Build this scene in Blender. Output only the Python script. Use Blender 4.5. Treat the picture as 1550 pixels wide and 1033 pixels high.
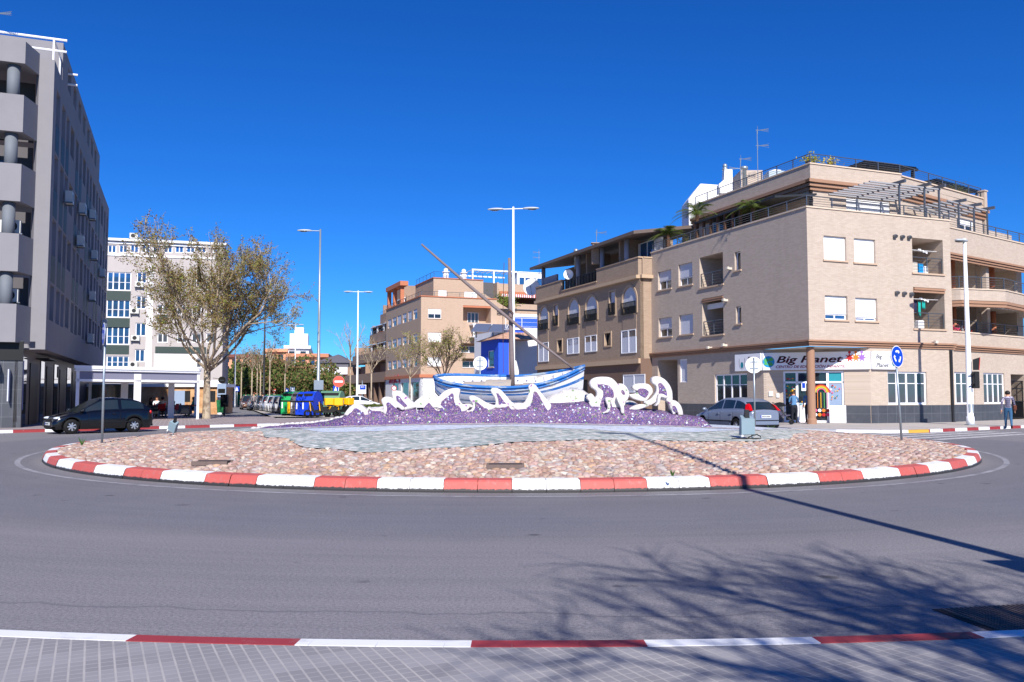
import bpy, bmesh, math, random
import numpy as np
from math import sin, cos, tan, pi, radians as R, atan2, sqrt, hypot
from mathutils import Vector, Matrix, noise as mnoise
for o in list(bpy.data.objects): bpy.data.objects.remove(o)
random.seed(7)
SC = bpy.context.scene; COL = SC.collection
# ---------------------------------------------------------------- camera, sky, sun, exposure
HOR, FPX, CH = 597.0, 1300.0, 1.6          # horizon row, focal length in photo pixels, eye height
PITCH = math.atan((HOR-516.5)/FPX)
cam = bpy.data.cameras.new('camera'); camo = bpy.data.objects.new('camera', cam); COL.objects.link(camo)
cam.sensor_width = 36; cam.lens = FPX/1550*36; cam.clip_start = .05; cam.clip_end = 3000
camo.location = (0,0,CH); camo.rotation_euler = (pi/2+PITCH,0,0); SC.camera = camo
SUN_EL, SUN_AZ = R(36.5), atan2(.155,-.988)  # azimuth measured from +Y towards +X
W = bpy.data.worlds.new('World'); SC.world = W; W.use_nodes = True
nt = W.node_tree; nt.nodes.clear()
sk = nt.nodes.new('ShaderNodeTexSky'); sk.sky_type = 'NISHITA'; sk.sun_disc = False
sk.sun_elevation = SUN_EL; sk.sun_rotation = SUN_AZ; sk.air_density = 1.0; sk.dust_density = 0.0; sk.ozone_density = 2.0; sk.altitude = 1500
hs = nt.nodes.new('ShaderNodeHueSaturation'); hs.inputs['Saturation'].default_value = 1.3
bg = nt.nodes.new('ShaderNodeBackground'); bg.inputs[1].default_value = .09
wo = nt.nodes.new('ShaderNodeOutputWorld')
tn = nt.nodes.new('ShaderNodeMix'); tn.data_type = 'RGBA'; tn.blend_type = 'MULTIPLY'; tn.inputs[0].default_value = 1; tn.inputs[7].default_value = (.20,.60,1.12,1)
nt.links.new(sk.outputs[0], hs.inputs['Color']); nt.links.new(hs.outputs[0], tn.inputs[6]); nt.links.new(tn.outputs[2], bg.inputs[0]); nt.links.new(bg.outputs[0], wo.inputs[0])
sd = bpy.data.lights.new('sun','SUN'); sd.energy = 5.0; sd.angle = R(.53); sd.color = (1,.955,.88)
so = bpy.data.objects.new('sun', sd); COL.objects.link(so); so.location = (3,-20,40)
sv = Vector((sin(SUN_AZ)*cos(SUN_EL), cos(SUN_AZ)*cos(SUN_EL), sin(SUN_EL)))
so.rotation_euler = sv.to_track_quat('Z','Y').to_euler()
SC.view_settings.view_transform = 'Standard'; SC.view_settings.look = 'None'
SC.view_settings.exposure = .42; SC.view_settings.gamma = 1
SC.cycles.max_bounces = 6
# ---------------------------------------------------------------- materials
def lin(c):
    return tuple((v/12.92 if v <= .04045 else ((v+.055)/1.055)**2.4) for v in c)
MATS = {}
class NB:
    def __init__(s, name):
        s.m = bpy.data.materials.new(name); s.m.use_nodes = True; s.t = s.m.node_tree
        s.b = s.t.nodes['Principled BSDF']; s.tc = None; MATS[name] = s.m
    def n(s, typ, **kw):
        x = s.t.nodes.new(typ)
        for k, v in kw.items():
            if k.startswith('i_'): x.inputs[k[2:].replace('_',' ')].default_value = v
            else: setattr(x, k, v)
        return x
    def l(s, a, b): s.t.links.new(a, b)
    def co(s, kind='Object'):
        if not s.tc: s.tc = s.n('ShaderNodeTexCoord')
        return s.tc.outputs[kind]
    def math(s, op, a, b=None, c=None):
        x = s.n('ShaderNodeMath', operation=op)
        for i, v in enumerate((a,b,c)):
            if v is None: continue
            if isinstance(v,(int,float)): x.inputs[i].default_value = v
            else: s.l(v, x.inputs[i])
        return x.outputs[0]
    def mix(s, f, a, b, mode='MIX'):
        x = s.n('ShaderNodeMix', data_type='RGBA', blend_type=mode)
        for i, v in ((0,f),(6,a),(7,b)):
            if isinstance(v,(int,float)): x.inputs[i].default_value = v
            elif isinstance(v,(tuple,list)): x.inputs[i].default_value = tuple(v)[:3]+(1,)
            else: s.l(v, x.inputs[i])
        return x.outputs[2]
    def ramp(s, f, stops, interp='LINEAR'):
        x = s.n('ShaderNodeValToRGB'); x.color_ramp.interpolation = interp
        e = x.color_ramp.elements
        while len(e) < len(stops): e.new(.5)
        for i,(p,c) in enumerate(stops):
            e[i].position = p; e[i].color = (c,c,c,1) if isinstance(c,(int,float)) else tuple(c)[:3]+(1,)
        s.l(f, x.inputs[0]); return x.outputs[0]
    def noise(s, scale, detail=4, rough=.6, vec=None, stretch=None):
        x = s.n('ShaderNodeTexNoise'); x.inputs['Scale'].default_value = scale; x.inputs['Detail'].default_value = detail; x.inputs['Roughness'].default_value = rough
        v = vec if vec is not None else s.co()
        if stretch:
            mp = s.n('ShaderNodeMapping'); mp.inputs['Scale'].default_value = stretch; s.l(v, mp.inputs[0]); v = mp.outputs[0]
        s.l(v, x.inputs[0]); return x.outputs[0]
    def bump(s, h, strength=.3, dist=.01):
        x = s.n('ShaderNodeBump'); x.inputs['Strength'].default_value = strength; x.inputs['Distance'].default_value = dist
        s.l(h, x.inputs['Height']); s.l(x.outputs[0], s.b.inputs['Normal'])
    def col(s, c):
        if isinstance(c,(tuple,list)): s.b.inputs['Base Color'].default_value = tuple(c)[:3]+(1,)
        else: s.l(c, s.b.inputs['Base Color'])
    def set(s, **kw):
        for k,v in kw.items(): s.b.inputs[k.replace('_',' ')].default_value = v
        return s
def plain(name, c, rough=.7, var=.12, scale=3.0, metal=0.0, bump=0, dirt=0, spec=.4):
    b = NB(name); c = lin(c) if max(c) <= 1 else c
    f = b.noise(scale, 5, .65)
    out = b.mix(f, tuple(v*(1-var) for v in c), tuple(min(1,v*(1+var)) for v in c))
    if dirt:
        g = b.ramp(b.noise(1.3, 6, .75, stretch=(1,1,.35)), [(.45,0),(.75,1)])
        out = b.mix(b.math('MULTIPLY', g, dirt), out, tuple(v*.45 for v in c))
    b.col(out); b.set(Roughness=rough, Metallic=metal); b.b.inputs['Specular IOR Level'].default_value = spec
    if bump: b.bump(b.noise(60, 3), bump, .01)
    return b.m
def wallvec(b):
    sp = b.n('ShaderNodeSeparateXYZ'); b.l(b.co(), sp.inputs[0])
    cb = b.n('ShaderNodeCombineXYZ'); b.l(b.math('ADD', sp.outputs[0], sp.outputs[1]), cb.inputs[0]); b.l(sp.outputs[2], cb.inputs[1])
    return cb.outputs[0], sp
def brick(name, c1, c2, mortar, bw=.24, bh=.06, rough=.85, speck=None):
    b = NB(name); v, sp = wallvec(b)
    t = b.n('ShaderNodeTexBrick'); b.l(v, t.inputs[0]); t.inputs['Scale'].default_value = 1
    t.inputs['Brick Width'].default_value = bw; t.inputs['Row Height'].default_value = bh; t.inputs['Mortar Size'].default_value = .006
    t.inputs['Mortar Smooth'].default_value = .2; t.inputs['Bias'].default_value = 0
    t.inputs['Color1'].default_value = lin(c1)+(1,); t.inputs['Color2'].default_value = lin(c2)+(1,); t.inputs['Mortar'].default_value = lin(mortar)+(1,)
    big = b.noise(.35, 5, .7)
    out = b.mix(b.math('MULTIPLY', big, .35), t.outputs[0], tuple(v*.6 for v in lin(c1)))
    st = b.ramp(b.noise(1.5, 5, .7, stretch=(1,1,.12)), [(.5,0),(.8,1)])
    out = b.mix(b.math('MULTIPLY', st, .22), out, tuple(v*.5 for v in lin(c1)))
    b.col(out); b.set(Roughness=rough); b.bump(t.outputs[1], -.25, .006)
    return b.m
def glass(name, c, rough=.04, spec=.8, metal=0.0, curt=.0):
    b = NB(name)
    f = b.ramp(b.noise(.8, 2, .5), [(.35,0),(.65,1)])
    b.col(b.mix(f, lin(c), tuple(v*(1-.5)+.02 for v in lin(c)))); b.set(Roughness=rough, Metallic=metal); b.b.inputs['Specular IOR Level'].default_value = spec
    b.bump(b.noise(1.2, 1), .04, .05)
    return b.m
def slats(name, c, period=.045, axis=2, depth=.3):
    b = NB(name); sp = b.n('ShaderNodeSeparateXYZ'); b.l(b.co(), sp.inputs[0])
    w = b.math('FRACT', b.math('DIVIDE', sp.outputs[axis], period))
    f = b.ramp(w, [(0,0),(.08,0),(.16,1),(1,1)])
    b.col(b.mix(f, tuple(v*.72 for v in lin(c)), lin(c))); b.set(Roughness=.5); b.bump(f, depth, .01)
    return b.m
# ---------------------------------------------------------------- mesh building
class MB:
    def __init__(s): s.v = []; s.f = []; s.mi = []; s.cur = 0; s.sm = []; s.smooth = False
    def face(s, idx, m=None):
        s.f.append(tuple(idx)); s.mi.append(s.cur if m is None else m); s.sm.append(s.smooth)
    def quad(s, a, b, c, d, m=None):
        n = len(s.v); s.v += [tuple(a),tuple(b),tuple(c),tuple(d)]; s.face((n,n+1,n+2,n+3), m)
    def poly(s, pts, m=None):
        n = len(s.v); s.v += [tuple(p) for p in pts]; s.face(range(n,n+len(pts)), m)
    def hexa(s, P, m=None):      # 4 bottom points ccw, 4 top points
        n = len(s.v); s.v += [tuple(p) for p in P]
        for q in ((3,2,1,0),(4,5,6,7),(0,1,5,4),(1,2,6,5),(2,3,7,6),(3,0,4,7)): s.face([n+i for i in q], m)
    def box(s, x0,x1,y0,y1,z0,z1, m=None):
        s.hexa([(x0,y0,z0),(x1,y0,z0),(x1,y1,z0),(x0,y1,z0),(x0,y0,z1),(x1,y0,z1),(x1,y1,z1),(x0,y1,z1)], m)
    def bbox(s, x0,x1,y0,y1,z0,z1, r=.01, m=None):   # box with chamfered vertical + top edges
        out = [(x0+r,y0),(x1-r,y0),(x1,y0+r),(x1,y1-r),(x1-r,y1),(x0+r,y1),(x0,y1-r),(x0,y0+r)]
        inn = [(x0+2*r,y0+r),(x1-2*r,y0+r),(x1-r,y0+2*r),(x1-r,y1-2*r),(x1-2*r,y1-r),(x0+2*r,y1-r),(x0+r,y1-2*r),(x0+r,y0+2*r)]
        n = len(s.v)
        for ring,z in ((inn,z0),(out,z0+r),(out,z1-r),(inn,z1)): s.v += [(a,b,z) for a,b in ring]
        for k in range(3):
            for i in range(8):
                j = (i+1)%8; s.face((n+k*8+i,n+k*8+j,n+k*8+8+j,n+k*8+8+i), m)
        s.face([n+7-i for i in range(8)], m); s.face([n+24+i for i in range(8)], m)
    def tube(s, pts, rad, n=8, m=None, cap=True):
        pts = [Vector(p) for p in pts]
        if isinstance(rad,(int,float)): rad = [rad]*len(pts)
        base = len(s.v); up = None
        for i,p in enumerate(pts):
            d = (pts[min(i+1,len(pts)-1)]-pts[max(i-1,0)]).normalized()
            if up is None:
                up = Vector((0,0,1)) if abs(d.z) < .9 else Vector((1,0,0))
            x = d.cross(up)
            if x.length < 1e-5: x = d.cross(Vector((0,1,.1)))
            x.normalize(); y = x.cross(d).normalized(); up = y
            for k in range(n):
                a = 2*pi*k/n; q = p + x*(cos(a)*rad[i]) + y*(sin(a)*rad[i]); s.v.append((q.x,q.y,q.z))
        for i in range(len(pts)-1):
            for k in range(n):
                j = (k+1)%n; s.face((base+i*n+k, base+(i+1)*n+k, base+(i+1)*n+j, base+i*n+j), m)
        if cap:
            s.face([base+k for k in range(n)], m); s.face([base+(len(pts)-1)*n+n-1-k for k in range(n)], m)
    def lathe(s, prof, n=16, c=(0,0,0), m=None, cap=True):
        base = len(s.v)
        for r,z in prof:
            for k in range(n): a = 2*pi*k/n; s.v.append((c[0]+r*cos(a), c[1]+r*sin(a), c[2]+z))
        for i in range(len(prof)-1):
            for k in range(n):
                j = (k+1)%n; s.face((base+i*n+k, base+i*n+j, base+(i+1)*n+j, base+(i+1)*n+k), m)
        if cap:
            s.face([base+n-1-k for k in range(n)], m); s.face([base+(len(prof)-1)*n+k for k in range(n)], m)
    def prism(s, pts, a, b, m=None, plane='xy'):     # extrude polygon from a to b
        n = len(pts); base = len(s.v)
        def P(p,t):
            return (p[0],p[1],t) if plane=='xy' else ((p[0],t,p[1]) if plane=='xz' else (t,p[0],p[1]))
        s.v += [P(p,a) for p in pts] + [P(p,b) for p in pts]
        s.face([base+n-1-i for i in range(n)], m); s.face([base+n+i for i in range(n)], m)
        for i in range(n):
            j = (i+1)%n; s.face((base+i,base+j,base+n+j,base+n+i), m)
    def sph(s, c, r, n=10, k=6, m=None):
        if isinstance(r,(int,float)): r = (r,r,r)
        base = len(s.v)
        for i in range(k+1):
            t = pi*i/k
            for j in range(n):
                a = 2*pi*j/n; s.v.append((c[0]+r[0]*sin(t)*cos(a), c[1]+r[1]*sin(t)*sin(a), c[2]-r[2]*cos(t)))
        for i in range(k):
            for j in range(n):
                q = (j+1)%n; s.face((base+i*n+j, base+i*n+q, base+(i+1)*n+q, base+(i+1)*n+j), m)
    def mesh(s, name, mats, smooth=None, fix=True):
        me = bpy.data.meshes.new(name); me.from_pydata(s.v, [], s.f)
        if not isinstance(mats,(list,tuple)): mats = [mats]
        for m in mats: me.materials.append(m)
        me.polygons.foreach_set('material_index', s.mi)
        me.polygons.foreach_set('use_smooth', [smooth]*len(s.f) if smooth is not None else s.sm)
        if fix and len(s.f) < 60000:
            bm = bmesh.new(); bm.from_mesh(me); bmesh.ops.remove_doubles(bm, verts=bm.verts, dist=1e-5)
            bmesh.ops.recalc_face_normals(bm, faces=bm.faces); bm.to_mesh(me); bm.free()
        me.update(); return me
def tag(o, label=None, cat=None, group=None, kind=None):
    if label: o['label'] = label
    if cat: o['category'] = cat
    if group: o['group'] = group
    if kind: o['kind'] = kind
    return o
def link(name, me, parent=None):
    o = bpy.data.objects.new(name, me); COL.objects.link(o)
    if parent: o.parent = parent
    return o
def obj(name, mb, mats, parent=None, smooth=None, fix=True):
    return link(name, mb.mesh(name, mats, smooth, fix), parent)
def thing(name, label, cat, loc=(0,0,0), rz=0, group=None):
    o = bpy.data.objects.new(name, None); COL.objects.link(o); o.location = loc; o.rotation_euler = (0,0,rz); o.empty_display_size = .3
    return tag(o, label, cat, group)
def dup(root, loc, rz=None, label=None, swap=None):
    def cp(o, par):
        c = o.copy(); COL.objects.link(c); c.parent = par
        if swap and c.type == 'MESH':
            for i,ms in enumerate(c.material_slots):
                mn_ = ms.material.name if ms.material else ''
                if mn_ in swap: ms.link = 'OBJECT'; ms.material = MATS[swap[mn_]]
        for ch in list(o.children): cp(ch, c)
        return c
    r = cp(root, None); r.location = loc
    if rz is not None: r.rotation_euler = (0,0,rz)
    if label: r['label'] = label
    return r
# ---------------------------------------------------------------- measuring in the place
def ray(px, py):
    x = (px-775)/FPX; y = (516.5-py)/FPX
    return Vector((x, cos(PITCH)-y*sin(PITCH), sin(PITCH)+y*cos(PITCH)))
def gnd(px, py, z=0):
    d = ray(px,py); t = (z-CH)/d.z; return (d.x*t, d.y*t, z)
def atY(px, py, Y):
    d = ray(px,py); t = Y/d.y; return (d.x*t, Y, CH+d.z*t)
TH = R(21.3); BX = Vector((cos(TH), sin(TH))); AX = Vector((-sin(TH), cos(TH)))   # street grid
class Fac:     # a facade plane of a building whose local frame is (origin, rotation about z)
    def __init__(s, org, rot, o, ex, inn):
        s.o = Vector(o); s.ex = Vector(ex).normalized(); s.inn = Vector(inn).normalized()
        c, n = cos(rot), sin(rot); s.rot = lambda v: Vector((c*v.x-n*v.y, n*v.x+c*v.y))
        s.wo = Vector(org)+s.rot(s.o); s.wx = s.rot(s.ex); s.wn = s.rot(s.inn)
    def m(s, px, py, d=0):
        r = ray(px,py); o = s.wo+s.wn*d
        t = o.dot(s.wn)/Vector((r.x,r.y)).dot(s.wn)
        p = Vector((r.x*t, r.y*t)); return ((p-o).dot(s.wx), CH+r.z*t)
    def rect(s, x0,y0,x1,y1, d=0):
        xm, ym = (x0+x1)/2, (y0+y1)/2
        u0, u1 = sorted((s.m(x0,ym,d)[0], s.m(x1,ym,d)[0])); z0, z1 = sorted((s.m(xm,y1,d)[1], s.m(xm,y0,d)[1]))
        return (u0,u1,z0,z1)
    def p(s, u, z, d=0):
        q = s.o+s.ex*u+s.inn*d; return (q.x,q.y,z)
    def box(s, mb, u0,u1,z0,z1,d0,d1, m=None):
        mb.hexa([s.p(u0,z0,d0),s.p(u1,z0,d0),s.p(u1,z0,d1),s.p(u0,z0,d1),s.p(u0,z1,d0),s.p(u1,z1,d0),s.p(u1,z1,d1),s.p(u0,z1,d1)], m)
    def wall(s, mb, u0,u1,z0,z1, holes=(), m=None, rev=.2, mr=None, d=0):
        us = sorted(set([u0,u1]+[h[0] for h in holes]+[h[1] for h in holes])); zs = sorted(set([z0,z1]+[h[2] for h in holes]+[h[3] for h in holes]))
        us = [u for u in us if u0-1e-6 <= u <= u1+1e-6]; zs = [z for z in zs if z0-1e-6 <= z <= z1+1e-6]
        for i in range(len(us)-1):
            for j in range(len(zs)-1):
                cu, cz = (us[i]+us[i+1])/2, (zs[j]+zs[j+1])/2
                if any(h[0]<cu<h[1] and h[2]<cz<h[3] for h in holes): continue
                mb.quad(s.p(us[i],zs[j],d), s.p(us[i+1],zs[j],d), s.p(us[i+1],zs[j+1],d), s.p(us[i],zs[j+1],d), m)
        for h in holes:
            rv = h[4] if len(h) > 4 else rev; a,b,c,e = h[:4]
            for P,Q in (((a,c),(b,c)),((b,c),(b,e)),((b,e),(a,e)),((a,e),(a,c))):
                mb.quad(s.p(*P,d), s.p(*Q,d), s.p(*Q,d+rv), s.p(*P,d+rv), mr if mr is not None else m)
def window(fac, h, par, frame, pane, cols=2, rows=1, shut=0.0, shutm=None, sillm=None, d=.16, fw=.06, name='window', sill=True, bars=None, d0=0):
    u0,u1,z0,z1 = h[:4]; zt = z1-shut*(z1-z0)
    f = MB(); d = d+d0
    if zt-z0 > .12:
        fac.box(f,u0,u0+fw,z0,zt,d,d+.06); fac.box(f,u1-fw,u1,z0,zt,d,d+.06)
        fac.box(f,u0+fw,u1-fw,z0,z0+fw,d,d+.06); fac.box(f,u0+fw,u1-fw,zt-fw,zt,d,d+.06)
        for i in range(1,cols):
            c = u0+(u1-u0)*i/cols; fac.box(f,c-fw*.6,c+fw*.6,z0+fw,zt-fw,d+.002,d+.055)
        for r in (bars if bars is not None else [k/rows for k in range(1,rows)]):
            c = z0+(zt-z0)*r; fac.box(f,u0+fw,u1-fw,c-.02,c+.02,d+.005,d+.05)
    else: fac.box(f,u0,u1,z0,z0+.02,d,d+.05)
    w = obj(name, f, frame, par)
    if zt-z0 > .12:
        g = MB(); g.quad(fac.p(u0+.01,z0+.01,d+.035),fac.p(u1-.01,z0+.01,d+.035),fac.p(u1-.01,zt-.01,d+.035),fac.p(u0+.01,zt-.01,d+.035)); obj('pane', g, pane, w, fix=False)
    if shut > 0:
        g = MB(); fac.box(g,u0+.005,u1-.005,zt+.001,z1-.004,d-.045,d-.015); obj('roller_shutter', g, shutm or MATS['shutter'], w)
    if sill:
        g = MB(); fac.box(g,u0-.08,u1+.08,z0-.09,z0-.003,d0-.07,d0+.12); obj('sill', g, sillm or MATS['sill'], w)
    return w
def railing(mb, pts, h=1.0, z=0, bars=5, post=1.3, r=.018, m=None, rt=.028):
    for a,b in zip(pts[:-1], pts[1:]):
        a = Vector((a[0],a[1],z)); b = Vector((b[0],b[1],z)); L = (b-a).length; n = max(1,int(round(L/post)))
        mb.tube([a+Vector((0,0,h)), b+Vector((0,0,h))], rt, 5, m)
        for k in range(bars):
            zz = h*(k+.6)/(bars+.6); mb.tube([a+Vector((0,0,zz)), b+Vector((0,0,zz))], r*.6, 4, m)
        for k in range(n+1):
            p = a.lerp(b, k/n); mb.box(p.x-.022,p.x+.022,p.y-.022,p.y+.022,z,z+h, m)
def text(s, size, par, mat, M, name='lettering', shear=0, ext=.006, sx=1.0, bold=0, align='LEFT'):
    cu = bpy.data.curves.new(name,'FONT'); cu.body = s; cu.size = size; cu.shear = shear; cu.extrude = ext; cu.offset = bold; cu.align_x = align
    tmp = bpy.data.objects.new('t', cu); COL.objects.link(tmp)
    me = bpy.data.meshes.new_from_object(tmp.evaluated_get(bpy.context.evaluated_depsgraph_get()))
    bpy.data.objects.remove(tmp)
    me.transform(M @ Matrix.Diagonal((sx,1,1,1))); me.materials.clear(); me.materials.append(mat); me.name = name
    return link(name, me, par)
def facM(fac, u, z, d):      # matrix placing xy-plane text on a facade
    o = fac.p(u,z,d); ex = Vector((fac.ex.x,fac.ex.y,0)); ez = Vector((0,0,1)); n = -Vector((fac.inn.x,fac.inn.y,0))
    return Matrix.Translation(o) @ Matrix((ex,ez,n)).transposed().to_4x4()
# ---------------------------------------------------------------- shared materials
plain('shutter_base',(.9,.9,.9),.5)
slats('shutter',(.93,.93,.94)); slats('shutter_grey',(.78,.79,.84))
plain('sill',(.74,.64,.55),.8,.1,5); plain('white_frame',(.93,.93,.95),.45,.03); plain('white_wall',(.93,.93,.94),.85,.05,1,dirt=.08)
glass('pane_dark',(.13,.16,.19)); glass('pane_blue',(.2,.42,.62),.03,1.0,.35); glass('pane_grey',(.3,.33,.36)); glass('pane_curtain',(.5,.52,.55),.15,.6)
plain('steel_grey',(.42,.44,.47),.4,.08,4,metal=.6); plain('galvanised',(.62,.66,.69),.38,.1,6,metal=.55); plain('lamp_white',(.9,.91,.92),.4,.05,2,dirt=.1)
plain('dark_metal',(.13,.13,.14),.5,.1); plain('black_rubber',(.05,.05,.055),.8,.15); plain('concrete',(.6,.59,.58),.9,.1,2,dirt=.15)
plain('terracotta',(.72,.45,.33),.8,.12,3); plain('red_paint',(.72,.12,.12),.5,.08); plain('yellow_paint',(.95,.7,.05),.5,.08); plain('blue_paint',(.04,.25,.72),.4,.05)
plain('wood_brown',(.36,.25,.18),.75,.25,6); plain('white_plain',(.93,.93,.94),.5,.03); plain('black_plain',(.03,.03,.035),.5,.1)
# ================================================================ THE GROUND
CX, CY, RI = 0.0, 26.9, 12.85
b = NB('asphalt_main')
sp = b.n('ShaderNodeSeparateXYZ'); b.l(b.co(), sp.inputs[0])
dx = sp.outputs[0]; dy = b.math('SUBTRACT', sp.outputs[1], CY)
rr = b.math('SQRT', b.math('ADD', b.math('MULTIPLY',dx,dx), b.math('MULTIPLY',dy,dy)))
ang = b.math('ARCTAN2', dy, dx)
pc = b.n('ShaderNodeCombineXYZ'); b.l(rr, pc.inputs[0]); b.l(b.math('MULTIPLY', ang, 2.2), pc.inputs[1])
stk = b.noise(1.1, 7, .7, vec=pc.outputs[0], stretch=(3.2,.8,1))
rj = b.math('ADD', rr, b.math('MULTIPLY', b.math('SUBTRACT', b.noise(.28,4), .5), 1.6))
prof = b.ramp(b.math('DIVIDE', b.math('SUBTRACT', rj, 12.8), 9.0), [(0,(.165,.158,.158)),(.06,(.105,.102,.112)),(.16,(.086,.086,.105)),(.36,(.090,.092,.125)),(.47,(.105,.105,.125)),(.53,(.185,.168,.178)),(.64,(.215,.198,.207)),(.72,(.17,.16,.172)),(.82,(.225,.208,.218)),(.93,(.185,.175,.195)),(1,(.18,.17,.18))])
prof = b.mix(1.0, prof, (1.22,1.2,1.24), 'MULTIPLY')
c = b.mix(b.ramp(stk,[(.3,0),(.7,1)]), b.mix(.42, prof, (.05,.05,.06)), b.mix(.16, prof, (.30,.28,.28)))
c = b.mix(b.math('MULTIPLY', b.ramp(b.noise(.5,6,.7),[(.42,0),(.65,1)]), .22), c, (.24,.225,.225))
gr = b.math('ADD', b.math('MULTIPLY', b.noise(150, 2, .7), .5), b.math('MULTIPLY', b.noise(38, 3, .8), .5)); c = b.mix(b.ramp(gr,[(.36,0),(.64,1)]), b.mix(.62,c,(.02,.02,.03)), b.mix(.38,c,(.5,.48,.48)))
v = b.n('ShaderNodeTexVoronoi'); v.inputs['Scale'].default_value = 1.0; mp = b.n('ShaderNodeMapping'); mp.inputs['Scale'].default_value = (1,1.5,1)
b.l(b.co(), mp.inputs[0]); jn = b.n('ShaderNodeVectorMath', operation='ADD'); b.l(mp.outputs[0], jn.inputs[0])
ns = b.n('ShaderNodeTexNoise'); ns.inputs['Scale'].default_value = 6; b.l(b.co(), ns.inputs[0])
sc = b.n('ShaderNodeVectorMath', operation='SCALE'); sc.inputs['Scale'].default_value = .18; b.l(ns.outputs[1], sc.inputs[0]); b.l(sc.outputs[0], jn.inputs[1]); b.l(jn.outputs[0], v.inputs[0])
spot = b.ramp(v.outputs['Distance'], [(.0,1),(.06,.9),(.11,0)])
c = b.mix(b.math('MULTIPLY', b.math('MULTIPLY', spot, b.ramp(b.noise(.9,2),[(.40,0),(.50,1)])), .75), c, (.03,.03,.035))
# repaired cracks that follow the kerb
wv = b.math('ADD', rr, b.math('MULTIPLY', b.math('SUBTRACT', b.noise(.6,3), .5), .7))
crk = b.ramp(b.math('ABSOLUTE', b.math('SUBTRACT', wv, 20.55)), [(.0,1),(.012,.8),(.03,0)])
c = b.mix(b.math('MULTIPLY', crk, .4), c, (.05,.05,.07))
b.col(c); b.set(Roughness=.75); b.b.inputs['Specular IOR Level'].default_value = .35; b.bump(gr, .5, .006)
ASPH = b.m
b = NB('ground_soil'); b.col(b.mix(b.ramp(b.noise(.05,8,.7),[(.3,0),(.7,1)]), (.2,.18,.16), (.27,.25,.235))); b.set(Roughness=.95)
g = MB(); g.quad((-900,-300,-.03),(900,-300,-.03),(900,1500,-.03),(-900,1500,-.03)); tag(obj('ground', g, MATS['ground_soil'], fix=False), kind='structure')
g = MB()
def ringpoly(r, a0, a1, n=60): return [(CX+r*cos(R(a0+(a1-a0)*i/n)), CY+r*sin(R(a0+(a1-a0)*i/n))) for i in range(n+1)]
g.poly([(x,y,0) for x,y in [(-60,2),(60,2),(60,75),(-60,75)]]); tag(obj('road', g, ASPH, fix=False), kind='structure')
# side streets: worn grey-red paving and asphalt going away
b = NB('street_asphalt'); b.col(b.mix(b.ramp(b.noise(.8,7,.7),[(.3,0),(.7,1)]), (.15,.145,.155), (.2,.195,.2))); b.set(Roughness=.8); b.bump(b.noise(80,2),.3,.01)
def pt(u, v, z=0, o=(0,0)): return (o[0]+BX.x*u+AX.x*v, o[1]+BX.y*u+AX.y*v, z)
g = MB(); P0 = (-19,55); g.poly([pt(-4,0,.004,P0),pt(10,0,.004,P0),pt(10,150,.004,P0),pt(-4,150,.004,P0)])
P1 = (8,50); g.poly([pt(-14,0,.004,P1),pt(3,0,.004,P1),pt(3,60,.004,P1),pt(-14,60,.004,P1)]); tag(obj('street', g, MATS['street_asphalt'], fix=False), kind='structure')
# ---- pavements
def tilemat(name, rot, sz, base, joint, var=.1, jw=.09, asp=1.0):
    b = NB(name); mp = b.n('ShaderNodeMapping'); mp.inputs['Rotation'].default_value = (0,0,rot); mp.inputs['Scale'].default_value = (1/sz,1/(sz*asp),1); b.l(b.co(), mp.inputs[0])
    sp = b.n('ShaderNodeSeparateXYZ'); b.l(mp.outputs[0], sp.inputs[0])
    fx = b.math('ABSOLUTE', b.math('SUBTRACT', b.math('FRACT', sp.outputs[0]), .5)); fy = b.math('ABSOLUTE', b.math('SUBTRACT', b.math('FRACT', sp.outputs[1]), .5))
    nz = b.math('MULTIPLY', b.math('SUBTRACT', b.noise(9,3), .5), .06)
    jx = b.ramp(b.math('ADD',fx,nz), [(.5-jw*1.1,0),(.5-jw*.6,1)]); jy = b.ramp(b.math('ADD',fy,nz), [(.5-jw*.8,0),(.5-jw*.45,1)])
    j = b.math('MAXIMUM', jx, b.math('MULTIPLY', jy, .75))
    big = b.n('ShaderNodeTexWhiteNoise', noise_dimensions='2D'); fl = b.n('ShaderNodeVectorMath', operation='FLOOR'); s3 = b.n('ShaderNodeVectorMath', operation='SCALE'); s3.inputs['Scale'].default_value = 1/3
    b.l(mp.outputs[0], s3.inputs[0]); b.l(s3.outputs[0], fl.inputs[0]); b.l(fl.outputs[0], big.inputs[0])
    c = b.mix(big.outputs[0], tuple(v*(1-var) for v in base), tuple(v*(1+var) for v in base))
    c = b.mix(b.math('MULTIPLY', b.ramp(b.noise(1.2,6,.7),[(.4,0),(.7,1)]), .35), c, tuple(v*.62 for v in base))
    c = b.mix(b.math('MULTIPLY', j, b.ramp(b.noise(3,3),[(.3,.35),(.6,.9)])), c, joint)
    b.col(c); b.set(Roughness=.85); b.bump(b.math('SUBTRACT', 1, j), .25, .004); return b.m
PAVE = tilemat('pavement_small_tiles', R(-26), .075, (.27,.26,.275), (.42,.39,.375), .12)
PAVR = tilemat('pavement_red_tiles', R(-21), .2, (.30,.24,.24), (.4,.37,.36), .15)
PAVB = tilemat('pavement_beige', R(-21), .4, (.44,.40,.37), (.33,.3,.28), .05, .02)
KH = .13
def paintmat(name, c, chip):
    b = NB(name); n1 = b.ramp(b.noise(5,8,.75),[(.55,0),(.72,1)]); cc = b.mix(b.noise(3,4), lin(tuple(v*.93 for v in c)), lin(c))
    b.col(b.mix(b.math('MULTIPLY', n1, chip), cc, (.28,.26,.25))); b.set(Roughness=.7); b.bump(b.noise(40,3),.25,.006); return b.m
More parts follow.
